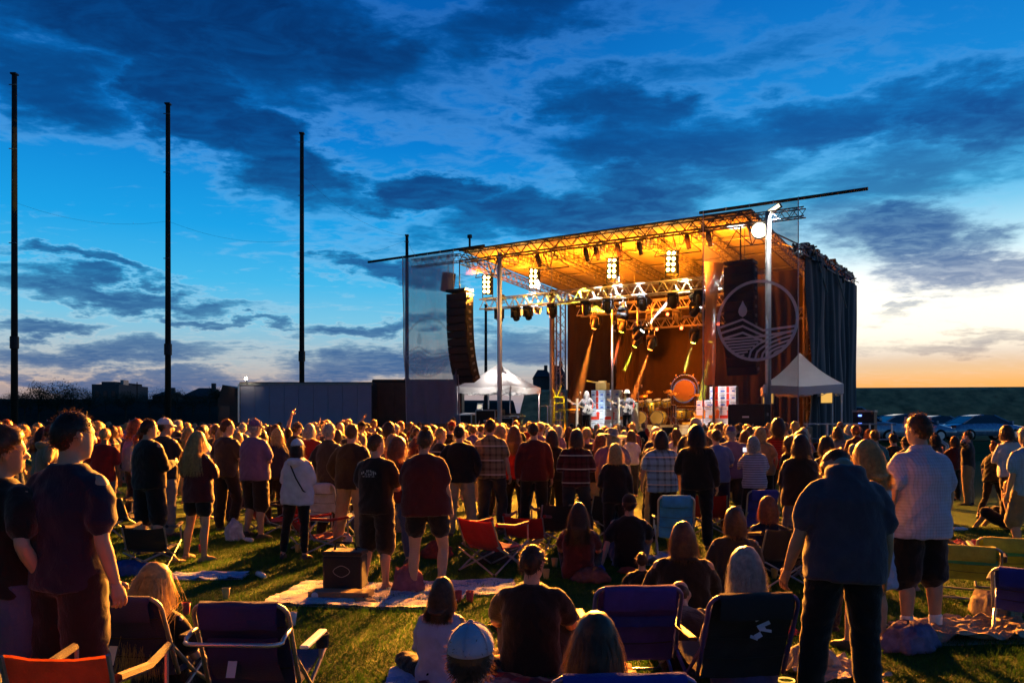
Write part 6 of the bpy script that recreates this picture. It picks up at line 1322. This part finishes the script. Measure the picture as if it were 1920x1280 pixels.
for i, (p, px) in enumerate(spots):
    out, P, hn, pn = rnd.choices(protos, [.3 if 'raised' in q_[3] or 'head' in q_[3] else 1.0 for q_ in protos])[0]; Q = dict(P); col = rnd.choice(cols_m); Q['top_col'] = c[col]; lc = rnd.choice(('black','denim','khaki','charcoal','navy')); Q['low_col'] = c[lc]
    if px > 1150 and rnd.random() < .3: col = rnd.choice(('purple','blue','lavender')); Q['top_col'] = c[col]
    Q['hair_col'] = rnd.choice(('brown','brown','dark','blond','blond','grey','red')) if hn != 'capped' else 'brown'; Q['cap_col'] = c[rnd.choice(('white','black','navy','red','tan'))]; Q['skin'] = rnd.choice(('light','light','tan','light','dark'))
    top = ('plaid shirt' if P.get('pattern') == 'plaid' else 'striped top' if P.get('pattern') == 'stripe' else 'hooded top' if P.get('hood') else 'long-sleeved top' if P['sleeve'] == 'long' else 'tee')
    capn = [k_ for k_ in ('white','black','navy','red','tan') if c[k_] == Q['cap_col']][0]
    lab = 'person in%s %s %s and %s %s%s' % (' '+capn+' cap,' if hn == 'capped' else '', col, top, lc, {'jeans':'loose trousers','slim':'slim trousers','shorts':'shorts','short_shorts':'short shorts'}[P['low']], ' '+pn if pn else ' facing the stage')
    r_ = thing('person', ' '.join(lab.split()), 'person', p, face_stage(p, rnd.gauss(0,.28)), 'people standing in the crowd'); dress(out, r_, Q)
    s_ = rnd.gauss(1.0,.035) if Q['sex'] == 'm' else rnd.gauss(.945,.035); s_ = min(1.09,max(.84,s_))
    if rnd.random() < .03: s_ *= .78
    r_.scale = (s_,s_,s_*rnd.uniform(.99,1.01))
# the packed rows beyond them, up to the stage front
lows = []
for k, (sx, hk, ar) in enumerate((('m','short',('down','down')),('f','long',('hold','down')),('m','buzz',('clap','clap')),('f','bob',('phone','down')),('m','medium',('raised','down')))):
    o_, _ = make_person(dict(sex=sx, hair=hk, arms=ar, vox=.042, seed=130+k, bulk=1.05), False); lows.append(o_)
FM = [M_C for M_C in (mat('far_skin',(.42,.26,.18),.6), mat('far_hair',(.12,.07,.035),.6), mat('far_hair_fair',(.4,.27,.12),.6), mat('far_black',(.012,.012,.014),.9), mat('far_maroon',(.10,.015,.02),.9), mat('far_grey',(.2,.2,.21),.9), mat('far_navy',(.015,.02,.05),.9), mat('far_white',(.5,.5,.52),.9), mat('far_red',(.28,.03,.02),.9))]
vs, fs, ms = [], [], []; far_n = 0; base_i = 0
for tries in range(9000):
    dd = 24+8.5*rnd.random(); px = rnd.uniform(-50,1440); p = G(px, dd); q = p-ST_A
    if q.dot(ST_B) > -2.0 or not near_ok(p.xy, taken, .55): continue
    taken.append(p.xy.copy()); far_n += 1; o_ = lows[rnd.randrange(5)]; an = face_stage(p, rnd.gauss(0,.3)); sc_ = rnd.gauss(.97,.05); rot = np.array(Matrix.Rotation(an,3,'Z')); tc_ = rnd.randrange(3,9); hc = rnd.choice((1,1,2))
    for key, me in o_.items():
        if isinstance(me, list): continue
        n = len(me.vertices); co = np.empty(n*3); me.vertices.foreach_get('co', co); co = co.reshape(-1,3)*sc_ @ rot.T+np.array(p)
        vs.append(co); mi_ = 0 if key == 'body' else hc if key == 'hair' else tc_ if key == 'shirt' else rnd.choice((3,6))
        for pl_ in me.polygons: fs.append([base_i+v for v in pl_.vertices]); ms.append(mi_)
        base_i += n
    if far_n >= 150: break
me = bpy.data.meshes.new('crowd'); me.from_pydata(np.concatenate(vs).tolist(), [], fs)
for m_ in FM: me.materials.append(m_)
me.polygons.foreach_set('material_index', ms); me.polygons.foreach_set('use_smooth', [True]*len(fs)); stuff(link('crowd', me), 'packed far rows of the crowd pressed up to the stage front', 'crowd')
print('far crowd', far_n, len(fs))
# ---------------------------------------------------------------- the players on stage
def player(px, t, P, label):
    s_ = S_at(px, t); p = ST(s_, t, SD); P['force_shoes'] = True; rt = thing('person', label, 'person', p, ST_YAW+math.pi+.1, 'players on the stage'); out, info = make_person(P, True); dress(out, rt, P); return rt
def guitar(root, label, col, flip=1):
    m4 = Matrix.Translation(root.location) @ root.rotation_euler.to_matrix().to_4x4(); p = m4 @ Vector((-.10,.20,1.02)); gt = thing('electric_guitar', label, 'guitar', p, root.rotation_euler.z)
    q = Matrix.Rotation(-.42,3,'Y'); o = [(-.20,-.10),(-.24,0),(-.21,.11),(-.10,.15),(-.02,.12),(.06,.17),(.15,.14),(.13,.05),(.17,0),(.13,-.06),(.16,-.15),(.06,-.17),(-.03,-.12),(-.12,-.15)]
    mb = MB(); mb.loft([[q @ Vector((x,y,z)) for x,z in o] for y in (-.022,.022)]); bevel(mb.build('body', mat('guitar_'+label[:5], col, .3, 0, .05, coat=.5), gt),.008)
    MB().box(q @ Vector((.46,.015,0)),(.66,.02,.05),q).build('neck', mat('maple', (.55,.40,.22), .4), gt); MB().box(q @ Vector((.86,.012,.01)),(.17,.018,.085),q).build('headstock', mat('maple', (.55,.4,.22)), gt)
    MB().box(q @ Vector((-.02,.03,0)),(.05,.012,.09),q).box(q @ Vector((-.11,.03,0)),(.03,.014,.10),q).build('pickup', M_BLKMET, gt)
    for k in range(6): MB().lathe([(.008,-.01),(.008,.01)],6,'Z',q @ Vector((.80+.025*k,.012,.055))).build('tuning_peg', M_CHROME, gt)
    MB().path([q @ Vector((-.2,-.02,.05)),Vector((-.16,-.22,.30)),Vector((.05,-.34,.42)),Vector((.18,-.2,.36)),q @ Vector((.13,.0,.12))],.018,5).build('strap', mat('strap_red', (.4,.03,.02), .7), gt)
pl = player(1100,1.5,dict(hair='long',hair_col='white',hair_len=.2,beard=.24,beard_col='white',sleeve='long',top_col=(.22,.22,.24),hem=.80,low='slim',low_col=c['black'],arms=('guitar_low','guitar_neck'),yaw=.25,seed=91),'person in a grey jacket playing a pale bass guitar on stage')
guitar(pl,'pale bass guitar held by the person in the grey jacket on stage',(.75,.72,.66))
pl = player(1176,1.5,dict(hair='medium',hair_col='brown',beard=.30,beard_col='blond',cap='fedora',cap_col=(.72,.70,.62),sleeve='long',top_col=(.16,.16,.18),hem=.80,low='slim',low_col=c['black'],arms=('guitar_low','guitar_neck'),yaw=-.5,seed=92),'person in a pale brimmed hat and dark jacket playing guitar on stage')
guitar(pl,'light guitar with a red strap held by the person in the pale brimmed hat',(.60,.56,.50))

# ---------------------------------------------------------------- folding chairs on the lawn
def fabric(name, col, rough=.75): return mat('fabric_'+name, col, rough, 0, .22, 9, .4, 120, sheen=.2, transl=.12)
FAB = {'blue': fabric('blue',(.02,.035,.30)), 'deepblue': fabric('deepblue',(.012,.018,.10)), 'black': fabric('black',(.015,.015,.018)), 'red': fabric('red',(.32,.012,.012)), 'orange': fabric('orange',(.55,.09,.015)), 'cyan': fabric('cyan',(.03,.28,.62)), 'green': fabric('green',(.30,.36,.05)), 'aqua': fabric('aqua',(.05,.36,.26)), 'violet': fabric('violet',(.06,.035,.22)), 'white': fabric('white',(.55,.55,.62))}
def panel(mb, pts, half, thick=.012, sag=.03, n=14):
    """cloth strip through side-profile points (y, z), from -half to half in x"""
    for o in (0, thick):
        rows = []
        for k, (y, z) in enumerate(pts):
            row = []
            for j in range(n+1):
                x = -half+2*half*j/n; f = 1-(x/half)**2; w_ = .010*noise.noise(Vector((x*7+half*31, z*16, y*5+sag*40)))+.006*noise.noise(Vector((x*19, z*30, half*17))); row.append((x, y+sag*f*.7+o*.4+w_, z-sag*f*.5-o+w_*.4))
            rows.append(row)
        mb.loft(rows, False, False)
    return mb
def beach_chair(px, d, top, w, rz, col, label, frame=M_STEEL, towel=True, tagp=True, seat_h=.24, recl=.42, stripe=None, printed=False):
    p = G(px, d); ch = thing('beach_chair', label, 'chair', p, rz, 'folding chairs on the lawn'); zt = ZP(top, d); h = w/2; bl = (zt-seat_h)/math.cos(recl); ytop = -.05-bl*math.sin(recl); y0 = -.05
    bp = [(y0+(ytop-y0)*f, seat_h+(zt-seat_h)*f) for f in np.linspace(0,.97,20)]
    panel(MB(), bp, h-.02, sag=.035).build('back_panel', FAB[col], ch, True)
    panel(MB(), [(y, seat_h+.0+.08*(y/.45)**2) for y in np.linspace(-.05,.45,7)], h-.02, sag=.04).build('seat_panel', FAB[col], ch, True)
    r = .013; c_ = .08; arc = [(-h,y0,seat_h)]+[(-h,y0+(ytop-y0)*f,seat_h+(zt-seat_h)*f) for f in (.4,.86)]
    for a in np.linspace(0,math.pi/2,5)[1:]: f = .86+.14*math.sin(a); arc.append((-h+c_*(1-math.cos(a)),y0+(ytop-y0)*f,seat_h+(zt-seat_h)*f))
    arc2 = [(-x,y,z) for x,y,z in reversed(arc)]; MB().path(arc+arc2, r, 8).build('back_frame', frame, ch, True)
    panel(MB(), [(ytop-.02,zt-.13),(ytop-.035,zt-.02),(ytop-.005,zt+.018),(ytop+.02,zt-.01),(ytop+.03,zt-.12)], h-.05, sag=.0).build('headrest', FAB[col], ch, True)
    for s in (-1,1):
        MB().path([(s*h,-.10,.02),(s*h,.05,seat_h*.6),(s*h,.46,seat_h+.08)], r, 6).build('leg', frame, ch); MB().path([(s*h,.42,.02),(s*h,.15,seat_h*.8),(s*h,-.14,seat_h+.20)], r, 6).build('leg', frame, ch)
        o = MB().box((s*(h+.025),.14,seat_h+.225),(.055,.40,.022)).build('armrest', M_WHITE if towel else M_BLACK, ch); bevel(o,.01)
        MB().tube((s*(h+.02),.30,seat_h+.06),(s*(h+.02),.30,seat_h+.215),r).build('arm_post', frame, ch)
    MB().tube((-h,-.10,.02),(h,-.10,.02),r).build('foot_bar', frame, ch); MB().tube((-h,.42,.02),(h,.42,.02),r).build('foot_bar', frame, ch)
    if towel:
        f = .72; yb = y0+(ytop-y0)*f; zb = seat_h+(zt-seat_h)*f; MB().path([(-h,yb,zb),(-h,yb-.13,zb-.03)]+[(-h+.06*(1-math.cos(a)),yb-.13-.06*math.sin(a),zb-.045) for a in np.linspace(0,1.57,4)]+[(h-.06*(1-math.cos(a)),yb-.13-.06*math.sin(a),zb-.045) for a in np.linspace(1.57,0,4)]+[(h,yb-.13,zb-.03),(h,yb,zb)], .012, 8).build('towel_bar', M_ALU, ch, True)
        fp = [(y0+(ytop-y0)*f-.035-.05*math.sin(math.pi*(f-.12)/.5), seat_h+(zt-seat_h)*f) for f in np.linspace(.12,.62,6)]; panel(MB(), fp, h-.07, sag=.01).build('pouch', FAB[col], ch, True)
    if tagp:
        f = .30; yb = y0+(ytop-y0)*f-.095; zb = seat_h+(zt-seat_h)*f; MB().box((-.06,yb-.02,zb),(.05,.004,.11),Matrix.Rotation(-recl,3,'X')).build('care_tag', mat('tag_white', (.62,.60,.66), .8), ch)
    for f in (.25,.5,.75):
        sp_ = [(-h+.03+(2*h-.06)*j/8, y0+(ytop-y0)*f+.03*(1-((j/4)-1)**2)*.7-.012, seat_h+(zt-seat_h)*f-.035*(1-((j/4)-1)**2)*.5-.004) for j in range(9)]; MB().path(sp_, .0035, 4).build('seam', M_BLACK, ch)
    MB().lathe([(.040,0),(.044,.085),(.040,.085),(.037,.005)],12,'Z',(h+.03,.30,seat_h+.13),caps=False).build('cup_holder', FAB['black'], ch)
    if stripe:
        fp = [(y0+(ytop-y0)*f-.03, seat_h+(zt-seat_h)*f) for f in np.linspace(.5,.62,3)]; panel(MB(), fp, h-.03, sag=.01).build('stripe', FAB[stripe], ch, True)
    if printed:
        mb = MB(); rr = random.Random(8); f0 = .6
        for k in range(7):
            x = rr.uniform(-.02,.14); f = rr.uniform(.5,.75); yb = y0+(ytop-y0)*f-.05; zb = seat_h+(zt-seat_h)*f; mb.box((x,yb,zb),(rr.uniform(.03,.09),.003,rr.uniform(.01,.03)),Matrix.Rotation(-recl,3,'X') @ Matrix.Rotation(rr.uniform(-.5,.5),3,'Y'))
        mb.build('back_print', mat('print_pale', (.45,.5,.65), .8), ch)['kind'] = 'stuff'
    return ch
beach_chair(268,5.0,1102,.52,-.10,'deepblue','dark blue folding chair holding the person in a black tee',M_STEEL,False)
beach_chair(483,4.75,1112,.54,-.05,'deepblue','empty dark blue folding chair with a pale towel bar and white tag')
beach_chair(1183,5.3,1085,.55,.05,'violet','violet-blue folding chair with horizontal padding beside the knees in jeans',mat('frame_blue',(.10,.12,.35),.4,.5),False,False,stripe='blue')
beach_chair(1382,4.95,1097,.54,.1,'black','black folding chair with a pale printed figure on its back',mat('frame_violet',(.12,.08,.25),.5,.4),False,False,printed=True)
beach_chair(1150,3.4,1228,.58,.02,'blue','bright blue folding chair under the seated person in maroon',mat('frame_blue',(.1,.12,.35)),False,False)
beach_chair(890,3.0,1262,.54,0,'deepblue','dark blue folding chair under the pale purple cap',M_STEEL,False,False)
beach_chair(1266,10.5,928,.46,-.1,'cyan','bright cyan folding chair standing empty behind the seated people',M_ALU,False,False,seat_h=.3,recl=.2)
beach_chair(1425,11.6,918,.48,.1,'blue','deep blue folding chair behind the printed chair and seated people',M_STEEL,False,False,seat_h=.3,recl=.2)
beach_chair(1820,8.1,1020,.52,-.5,'green','yellow-green folding chair turned aside next to the pale checked shirt',M_STEEL,False,False,stripe='aqua',seat_h=.22)
beach_chair(1880,8.6,1005,.52,-.4,'green','yellow-green folding chair with aqua band beside its twin',M_STEEL,False,False,stripe='aqua',seat_h=.22)
beach_chair(1935,6.6,1062,.54,-.6,'blue','blue folding chair with a pale armrest at the edge of the lawn',M_ALU,False,False)
beach_chair(610,12.2,905,.55,-.4,'white','white-backed folding chair behind the white hooded top',M_ALU,False,False,seat_h=.3,recl=.2)
def camp_chair(px, d, top, w, rz, col, label, arms='black'):
    p = G(px, d); ch = thing('camp_chair', label, 'chair', p, rz, 'camp chairs on the lawn'); zt = ZP(top, d); h = w/2; sh = zt*.52; r = .011
    panel(MB(), [(-.10-.22*f+.06*f*f, sh+(zt-sh)*f) for f in np.linspace(-.15,1,9)], h, sag=.05).build('back_panel', FAB[col], ch, True); panel(MB(), [(y, sh-.03+.05*abs(y-.1)) for y in np.linspace(-.12,.36,7)], h-.02, sag=.06).build('seat_panel', FAB[col], ch, True)
    for s in (-1,1):
        MB().tube((s*h,-.24,0.01),(s*h,.38,sh+.02),r).build('leg', M_STEEL, ch); MB().tube((s*h,.36,0.01),(s*h,-.18,sh),r).build('leg', M_STEEL, ch); MB().tube((s*h,-.12,sh-.05),(s*h,-.27,zt),r).build('back_post', M_STEEL, ch)
        MB().path([(s*(h+.01),-.20,sh+.26),(s*(h+.02),.1,sh+.22),(s*(h+.01),.38,sh+.24)], .022, 6).build('arm_strap', FAB[arms], ch); MB().tube((s*h,.38,sh),(s*h,.38,sh+.24),r).build('arm_post', M_STEEL, ch)
    for y in (-.24,.36): MB().tube((-h,y,.02),(h,y,sh-.04),r).build('cross_brace', M_STEEL, ch); MB().tube((h,y,.02),(-h,y,sh-.04),r).build('cross_brace', M_STEEL, ch)
    for s in (-1,1):
        for y in (-.24,.36): MB().lathe([(.018,0),(.018,.025),(.012,.03)],8,'Z',(s*h,y,0)).build('foot', M_RUBBER, ch)
    return ch
cc = camp_chair(160,3.65,1196,.44,.05,'orange','red and orange camp chair with a pale tag behind the dark navy tee',arms='black')
MB().box((-.14,-.31,.44),(.08,.004,.10),Matrix.Rotation(.25,3,'X')).build('care_tag', mat('tag_white',(.6,.6,.66)), cc)
camp_chair(283,9.8,984,.48,.1,'black','small black camp chair on the grass before the clapping maroon top')
camp_chair(918,9.6,970,.56,-.7,'red','red camp chair turned towards the stage on the open grass',arms='red')
camp_chair(990,11.0,965,.55,-.3,'red','red camp chair in the shade behind the first red chair',arms='red')
camp_chair(505,13.0,948,.52,-.8,'red','red camp chair behind the white hooded top and purple tee')
camp_chair(590,11.2,975,.50,-.9,'red','low red camp chair beside the black trousers of the white hooded top',arms='red')
camp_chair(1045,11.2,942,.56,.2,'black','black camp chair with pale top edge below the plaid shirts')
camp_chair(232,12.6,930,.50,-.4,'black','black camp chair behind the bulky black jacket')
camp_chair(1455,8.8,985,.52,.2,'black','black camp chair between the jeans and the printed chair')
camp_chair(700,13.8,930,.52,-.2,'black','black camp chair hidden among the legs behind the quilt')

# ---------------------------------------------------------------- blankets, heaps and small things
def quilt_mat(name, a, b_, c_, sc=9.0):
    m = bpy.data.materials.new(name); m.use_nodes = True; t = NT(m.node_tree); bs = m.node_tree.nodes['Principled BSDF']; tc = t.new('ShaderNodeTexCoord').outputs['Object']; x, y, z = t.sep(t.mapping(tc, rot=(0,0,R(40))))
    fx = t.ss(t.m('SINE', t.m('MULTIPLY', x, sc*2)), -.2, .2); fy = t.ss(t.m('SINE', t.m('MULTIPLY', y, sc*2)), -.2, .2); k = t.mix(fx, (*a,1), (*b_,1)); k = t.mix(t.m('MULTIPLY', fy, .6), k, (*c_,1)); k = t.mix(t.ss(t.noise(tc, 30, 3), .45, .6, 0, .5), k, (*b_,1))
    t.put(bs.inputs['Base Color'], k); bs.inputs['Roughness'].default_value = .9; bp = t.new('ShaderNodeBump'); bp.inputs['Strength'].default_value = .6; bp.inputs['Distance'].default_value = .015; t.put(bp.inputs['Height'], t.noise(tc, 45, 3)); t.l.new(bp.outputs[0], bs.inputs['Normal']); return m
M_Q1 = quilt_mat('quilt_blue', (.10,.20,.42), (.55,.52,.55), (.62,.50,.45)); M_Q2 = quilt_mat('rug_red', (.38,.03,.03), (.12,.02,.03), (.45,.30,.28), 14); M_Q3 = quilt_mat('blanket_tan', (.34,.27,.20), (.42,.34,.26), (.25,.19,.15), 3); M_Q4 = quilt_mat('blanket_paleblue', (.18,.30,.55), (.40,.48,.66), (.25,.28,.5), 6)
def blanket(px, d, w, l, rz, m, label, fold=.03, seed=0, h=.012):
    p = G(px, d); nx, ny = 44, 30; mb = MB()
    for o in (0, 1):
        rows = []
        for j in range(ny+1):
            row = []
            for i in range(nx+1):
                x = (i/nx-.5)*w; y = (j/ny-.5)*l; x += .06*noise.noise(Vector((y*2,seed,3))); y += .06*noise.noise(Vector((x*2,seed,7)))
                f = abs(noise.noise(Vector((x*3.0+seed, y*7.0, seed)))); z = h+fold*(1-f*2.2)**2*(1 if f < .45 else 0)+.5*fold*max(0, noise.noise(Vector((x*2,y*2,seed+4)))); row.append((x,y,z+.006 if o == 0 else .006))
            rows.append(row)
        mb.loft(rows, False, False)
    return tag(mb.build('blanket', m, None, True, (p.x,p.y,0), rz), label, 'blanket', 'blankets on the grass')
blanket(700,8.25,1.9,1.15,-.12,M_Q1,'blue and cream quilt spread under the two people in shorts',.02,1); blanket(880,8.6,1.0,.8,.15,M_Q1,'smaller blue and cream quilt beside the red camp chair',.02,2)
blanket(985,5.75,1.5,.9,.1,M_Q2,'rumpled red blanket under the seated black tee',.04,3); blanket(828,5.5,.75,.5,.0,M_Q4,'pale blue blanket under the lavender top',.02,4); blanket(1010,7.0,.8,.35,.2,M_Q2,'small dark red blanket beyond the seated black tee',.05,9)
blanket(1820,6.75,1.15,.65,.1,M_Q3,'tan blanket crumpled in ridges beside the white socks',.09,5); blanket(1215,10.2,.9,.45,-.05,M_Q4,'pale blue blanket in folds beyond the blue chairs',.10,6); blanket(1560,5.6,.6,.5,.3,M_Q3,'grey-tan blanket under clutter at the bowed person\'s feet',.07,7)
blanket(1835,11.4,1.1,.5,.1,M_Q2,'bright red and yellow cloth scattered beside the sitting sleeveless top',.08,8); blanket(385,9.2,.9,.35,.1,M_Q4,'narrow pale cloth on the grass behind the dark blue chairs',.03,12)
def heap(px, d, w, l, h, col, label, seed, name='clothes_heap', cat='heap', z=0.0):
    p = G(px, d); mb = MB(); rings = []; n, k_ = 28, 10
    for k in range(k_+1):
        f = k/k_; r = math.cos(f*math.pi/2)**.7; ring = []
        for i in range(n):
            a = 2*math.pi*i/n; q = Vector((math.cos(a)*2, math.sin(a)*2, f*2+seed)); m_ = 1+.28*noise.noise(q)+.14*noise.noise(q*3); fo = 1+.10*math.sin(a*7+seed+f*3)
            ring.append((w/2*r*m_*fo*math.cos(a), l/2*r*m_*fo*math.sin(a), .004+h*math.sin(f*math.pi/2)*(1+.3*noise.noise(q*1.7))))
        rings.append(ring)
    mb.loft(rings); return tag(mb.build(name, mat('heap_%d' % seed, col, .85, 0, .35, 12, .5, 60), None, True, (p.x,p.y,z), seed*.7), label, cat, 'bundles left on the grass')
heap(1705,6.35,.55,.36,.19,(.16,.13,.24),'dark violet jacket heaped at the feet of the pale checked shirt',1); heap(1860,7.35,.55,.35,.22,(.36,.26,.16),'tan jacket bundle lying beyond the ridged blanket',2); heap(1900,7.6,.5,.3,.16,(.30,.22,.15),'flat tan bundle beside the tan jacket',11)
heap(1520,5.75,.42,.35,.17,(.28,.25,.23),'crumpled pale grey bag beside the bowed person\'s legs',3); heap(765,8.45,.36,.28,.26,(.20,.08,.12),'small dark red backpack on the quilt',4,'backpack','backpack',.0); heap(930,10.2,.5,.3,.16,(.03,.03,.03),'low dark bundle behind the red camp chair',5)
heap(1030,7.6,.30,.18,.08,(.18,.16,.42),'blue-violet jacket dropped on the grass past the seated black tee',6); heap(1118,9.6,.3,.2,.08,(.05,.06,.35),'deep blue cloth bundle on the grass',7); heap(1180,9.5,.3,.2,.06,(.45,.06,.03),'red cloth bundle beside the deep blue one',8); heap(240,9.4,.5,.3,.15,(.05,.07,.22),'dark blue bag under the small black camp chair',9); heap(640,11.8,.35,.25,.16,(.25,.2,.3),'pale bag among legs behind the cooler',10)
heap(1765,11.0,.5,.3,.18,(.03,.03,.035),'black bag lying by the bright scattered cloth',12); heap(1855,11.6,.22,.18,.12,(.6,.18,.03),'orange towel bundle on the bright scattered cloth',13); heap(1080,10.6,.3,.25,.12,(.3,.24,.12),'tan bag beneath the plaid shirts',14); heap(1150,10.9,.28,.22,.14,(.12,.11,.2),'grey-violet bag beneath the sun hat',15); heap(440,12.2,.3,.26,.28,(.5,.5,.52),'white tote bag standing behind the clapping maroon top',16); heap(1470,6.8,.24,.16,.05,(.45,.05,.07),'red cloth scrap on the grass beside the printed chair',17)
heap(1110,9.0,.4,.3,.14,(.10,.05,.05),'dark red bag on the shaded grass below the plaid shirts',18); heap(1250,8.9,.45,.3,.12,(.05,.045,.06),'dark coat dropped beyond the blue chairs',19); heap(1330,9.2,.3,.25,.16,(.25,.14,.06),'brown bag behind the seated people',20); heap(1555,8.2,.4,.3,.15,(.10,.08,.16),'violet coat on the grass past the bowed person',21); heap(1475,9.4,.35,.3,.2,(.04,.04,.05),'black backpack beside the jeans of the black jacket and jeans',22); heap(820,10.6,.4,.3,.2,(.12,.03,.03),'dark red bag behind the quilt',23); heap(1690,8.6,.35,.3,.14,(.2,.2,.3),'grey bag behind the white socks',24)
camp_chair(1130,12.4,925,.52,.3,'black','black camp chair under the sun hat in the shade'); camp_chair(1330,12.9,925,.52,-.2,'red','dark red camp chair behind the cyan folding chair'); camp_chair(1560,8.9,980,.5,.4,'black','black camp chair just past the bowed person')
p = G(648,8.55); ck = thing('cooler_bag', 'black cooler bag with a faint printed badge on the quilt', 'cooler', p, -.1)
bevel(MB().box((0,0,.20),(.42,.28,.36)).build('body', FAB['black'], ck),.03); bevel(MB().box((0,0,.40),(.43,.29,.05)).build('lid', FAB['black'], ck),.02); MB().path([(-.12,0,.42),(-.1,0,.50),(.1,0,.50),(.12,0,.42)],.012,6).build('handle', M_BLACK, ck)
mb = MB(); strip(mb, [(.0+.07*math.cos(a)*(1+.3*math.cos(2*a)),.22+.06*math.sin(a)) for a in np.linspace(0,6.28,15)], .007, -.145); mb.build('badge', mat('badge_grey',(.30,.22,.22),.8), ck)
p = G(640,8.1); bx_ = thing('wooden_tray', 'low wooden tray with a pale round emblem in front of the cooler bag', 'tray', p, -.1); MB().box((0,0,.05),(.62,.2,.07)).build('tray', mat('tray_wood',(.20,.13,.08),.7), bx_); MB().lathe([(.035,0),(.035,.006)],14,'Y',(-.24,-.1,.05)).build('emblem', mat('tag_white',(.6,.6,.66)), bx_)
def bottle(px, d, label, col=(.55,.6,.7)):
    p = G(px, d, .035); b = thing('water_bottle', label, 'bottle', p, px*.37, 'bottles on the grass'); MB().lathe([(.0,-.11),(.032,-.11),(.034,-.04),(.031,0),(.034,.05),(.02,.09),(.013,.10)],12,'X').build('bottle', mat('clear_plastic',col,.1,0,0,spec=.6), b, True); MB().lathe([(.015,.10),(.015,.125)],8,'X').build('cap', M_WHITE, b)
bottle(490,9.2,'clear plastic bottle lying on the lit grass by the white hooded top'); bottle(1345,9.9,'pale bottle lying on the grass beyond the printed chair'); bottle(1800,13.2,'plastic bottle on the lit grass past the checked shirt'); bottle(465,12.0,'plastic bottle near the purple tee\'s feet')
def cup(px, d, col, label): p = G(px, d); t = thing('cup', label, 'cup', p, 0, 'cups on the grass'); MB().lathe([(.028,0),(.042,.11),(.038,.11),(.026,.01)],12,caps=False).build('wall', mat('cup_%d' % px,col,.4), t, True); MB().lathe([(.027,.004),(.0,.004)],12,caps=False).build('bottom', mat('cup_%d' % px,col), t)
cup(1124,10.4,(.6,.6,.65),'white cup on the grass beneath the sun hat'); cup(1040,9.9,(.5,.35,.1),'amber cup beside the dark camp chair'); cup(1655,11.2,(.7,.7,.7),'white cup on the grass beyond the pale dress')
rc = random.Random(31)
for k in range(16):
    px, d = rc.uniform(330,1880), rc.uniform(6.8,12.5); col = rc.choice(((.6,.6,.62),(.5,.05,.04),(.5,.35,.1)))
    cup(round(px), d, col, {(.6,.6,.62):'small white cup dropped on the lawn among the chairs',(.5,.05,.04):'small red cup dropped on the lawn among the chairs',(.5,.35,.1):'small amber cup dropped on the lawn among the chairs'}[col])
p = G(1474,5.45,.02); mb = MB().path([(.055*math.cos(a),.055*math.sin(a),.01) for a in np.linspace(0,6.28,19)[:-1]],.006,6,True); tag(mb.build('glow_ring', emit('glow_ring',(1.0,.55,.08),1.2), None, True, p), 'glowing yellow ring lying beside the crumpled grey bag', 'glow ring')
for k, (px, d, rz) in enumerate(((672,8.0,.3),(690,7.95,.5),(1690,6.9,.2),(330,10.2,1.2),(1540,9.0,.8))):
    p = G(px, d); f = thing('sandal', ['tan sandal on the quilt by the cooler','second tan sandal on the quilt','tan sandal behind the white socks','dark sandal on the grass by the small black chair','tan sandal beside the black jacket and jeans'][k], 'sandal', p, rz); bevel(MB().box((0,0,.03),(.09,.25,.03)).build('sole', mat('sandal_tan',(.4,.25,.12),.8), f),.012); MB().path([(-.045,.03,.03),(0,.06,.07),(.045,.03,.03)],.012,6).build('strap', M_BLACK, f)
# red cup-like bags hanging on people and a lit green patch at the left edge
# ---------------------------------------------------------------- grass blades near the camera
rg = np.random.RandomState(4); N = 170000
d_ = 4.6+(13.5-4.6)*rg.rand(N)**1.25; x_ = (rg.rand(N)*2060-70-960)/FPX*d_; h_ = (.018+.030*rg.rand(N))*(.7+.6*(np.sin(x_*1.7)*np.sin(d_*1.3)*.5+.5)); a_ = rg.rand(N)*6.283; w_ = .0022+.0016*d_/6; lx = rg.randn(N)*.014; ly = rg.randn(N)*.014
V = np.zeros((N,3,3), np.float32); V[:,0,0] = x_-np.cos(a_)*w_; V[:,0,1] = d_-np.sin(a_)*w_; V[:,1,0] = x_+np.cos(a_)*w_; V[:,1,1] = d_+np.sin(a_)*w_; V[:,2,0] = x_+lx; V[:,2,1] = d_+ly; V[:,2,2] = h_
me = bpy.data.meshes.new('grass'); me.vertices.add(N*3); me.vertices.foreach_set('co', V.ravel()); me.loops.add(N*3); me.loops.foreach_set('vertex_index', np.arange(N*3, dtype=np.int32)); me.polygons.add(N); me.polygons.foreach_set('loop_start', np.arange(0,N*3,3,dtype=np.int32)); me.update(calc_edges=True)
M_BLADE = mat('grass_blade', (.042,.120,.010), .7, 0, .5, 1.5, transl=.3); me.materials.append(M_BLADE); stuff(link('grass', me), 'short mown lawn grass under the audience', 'grass')

bpy.data.scenes.remove(WORK)
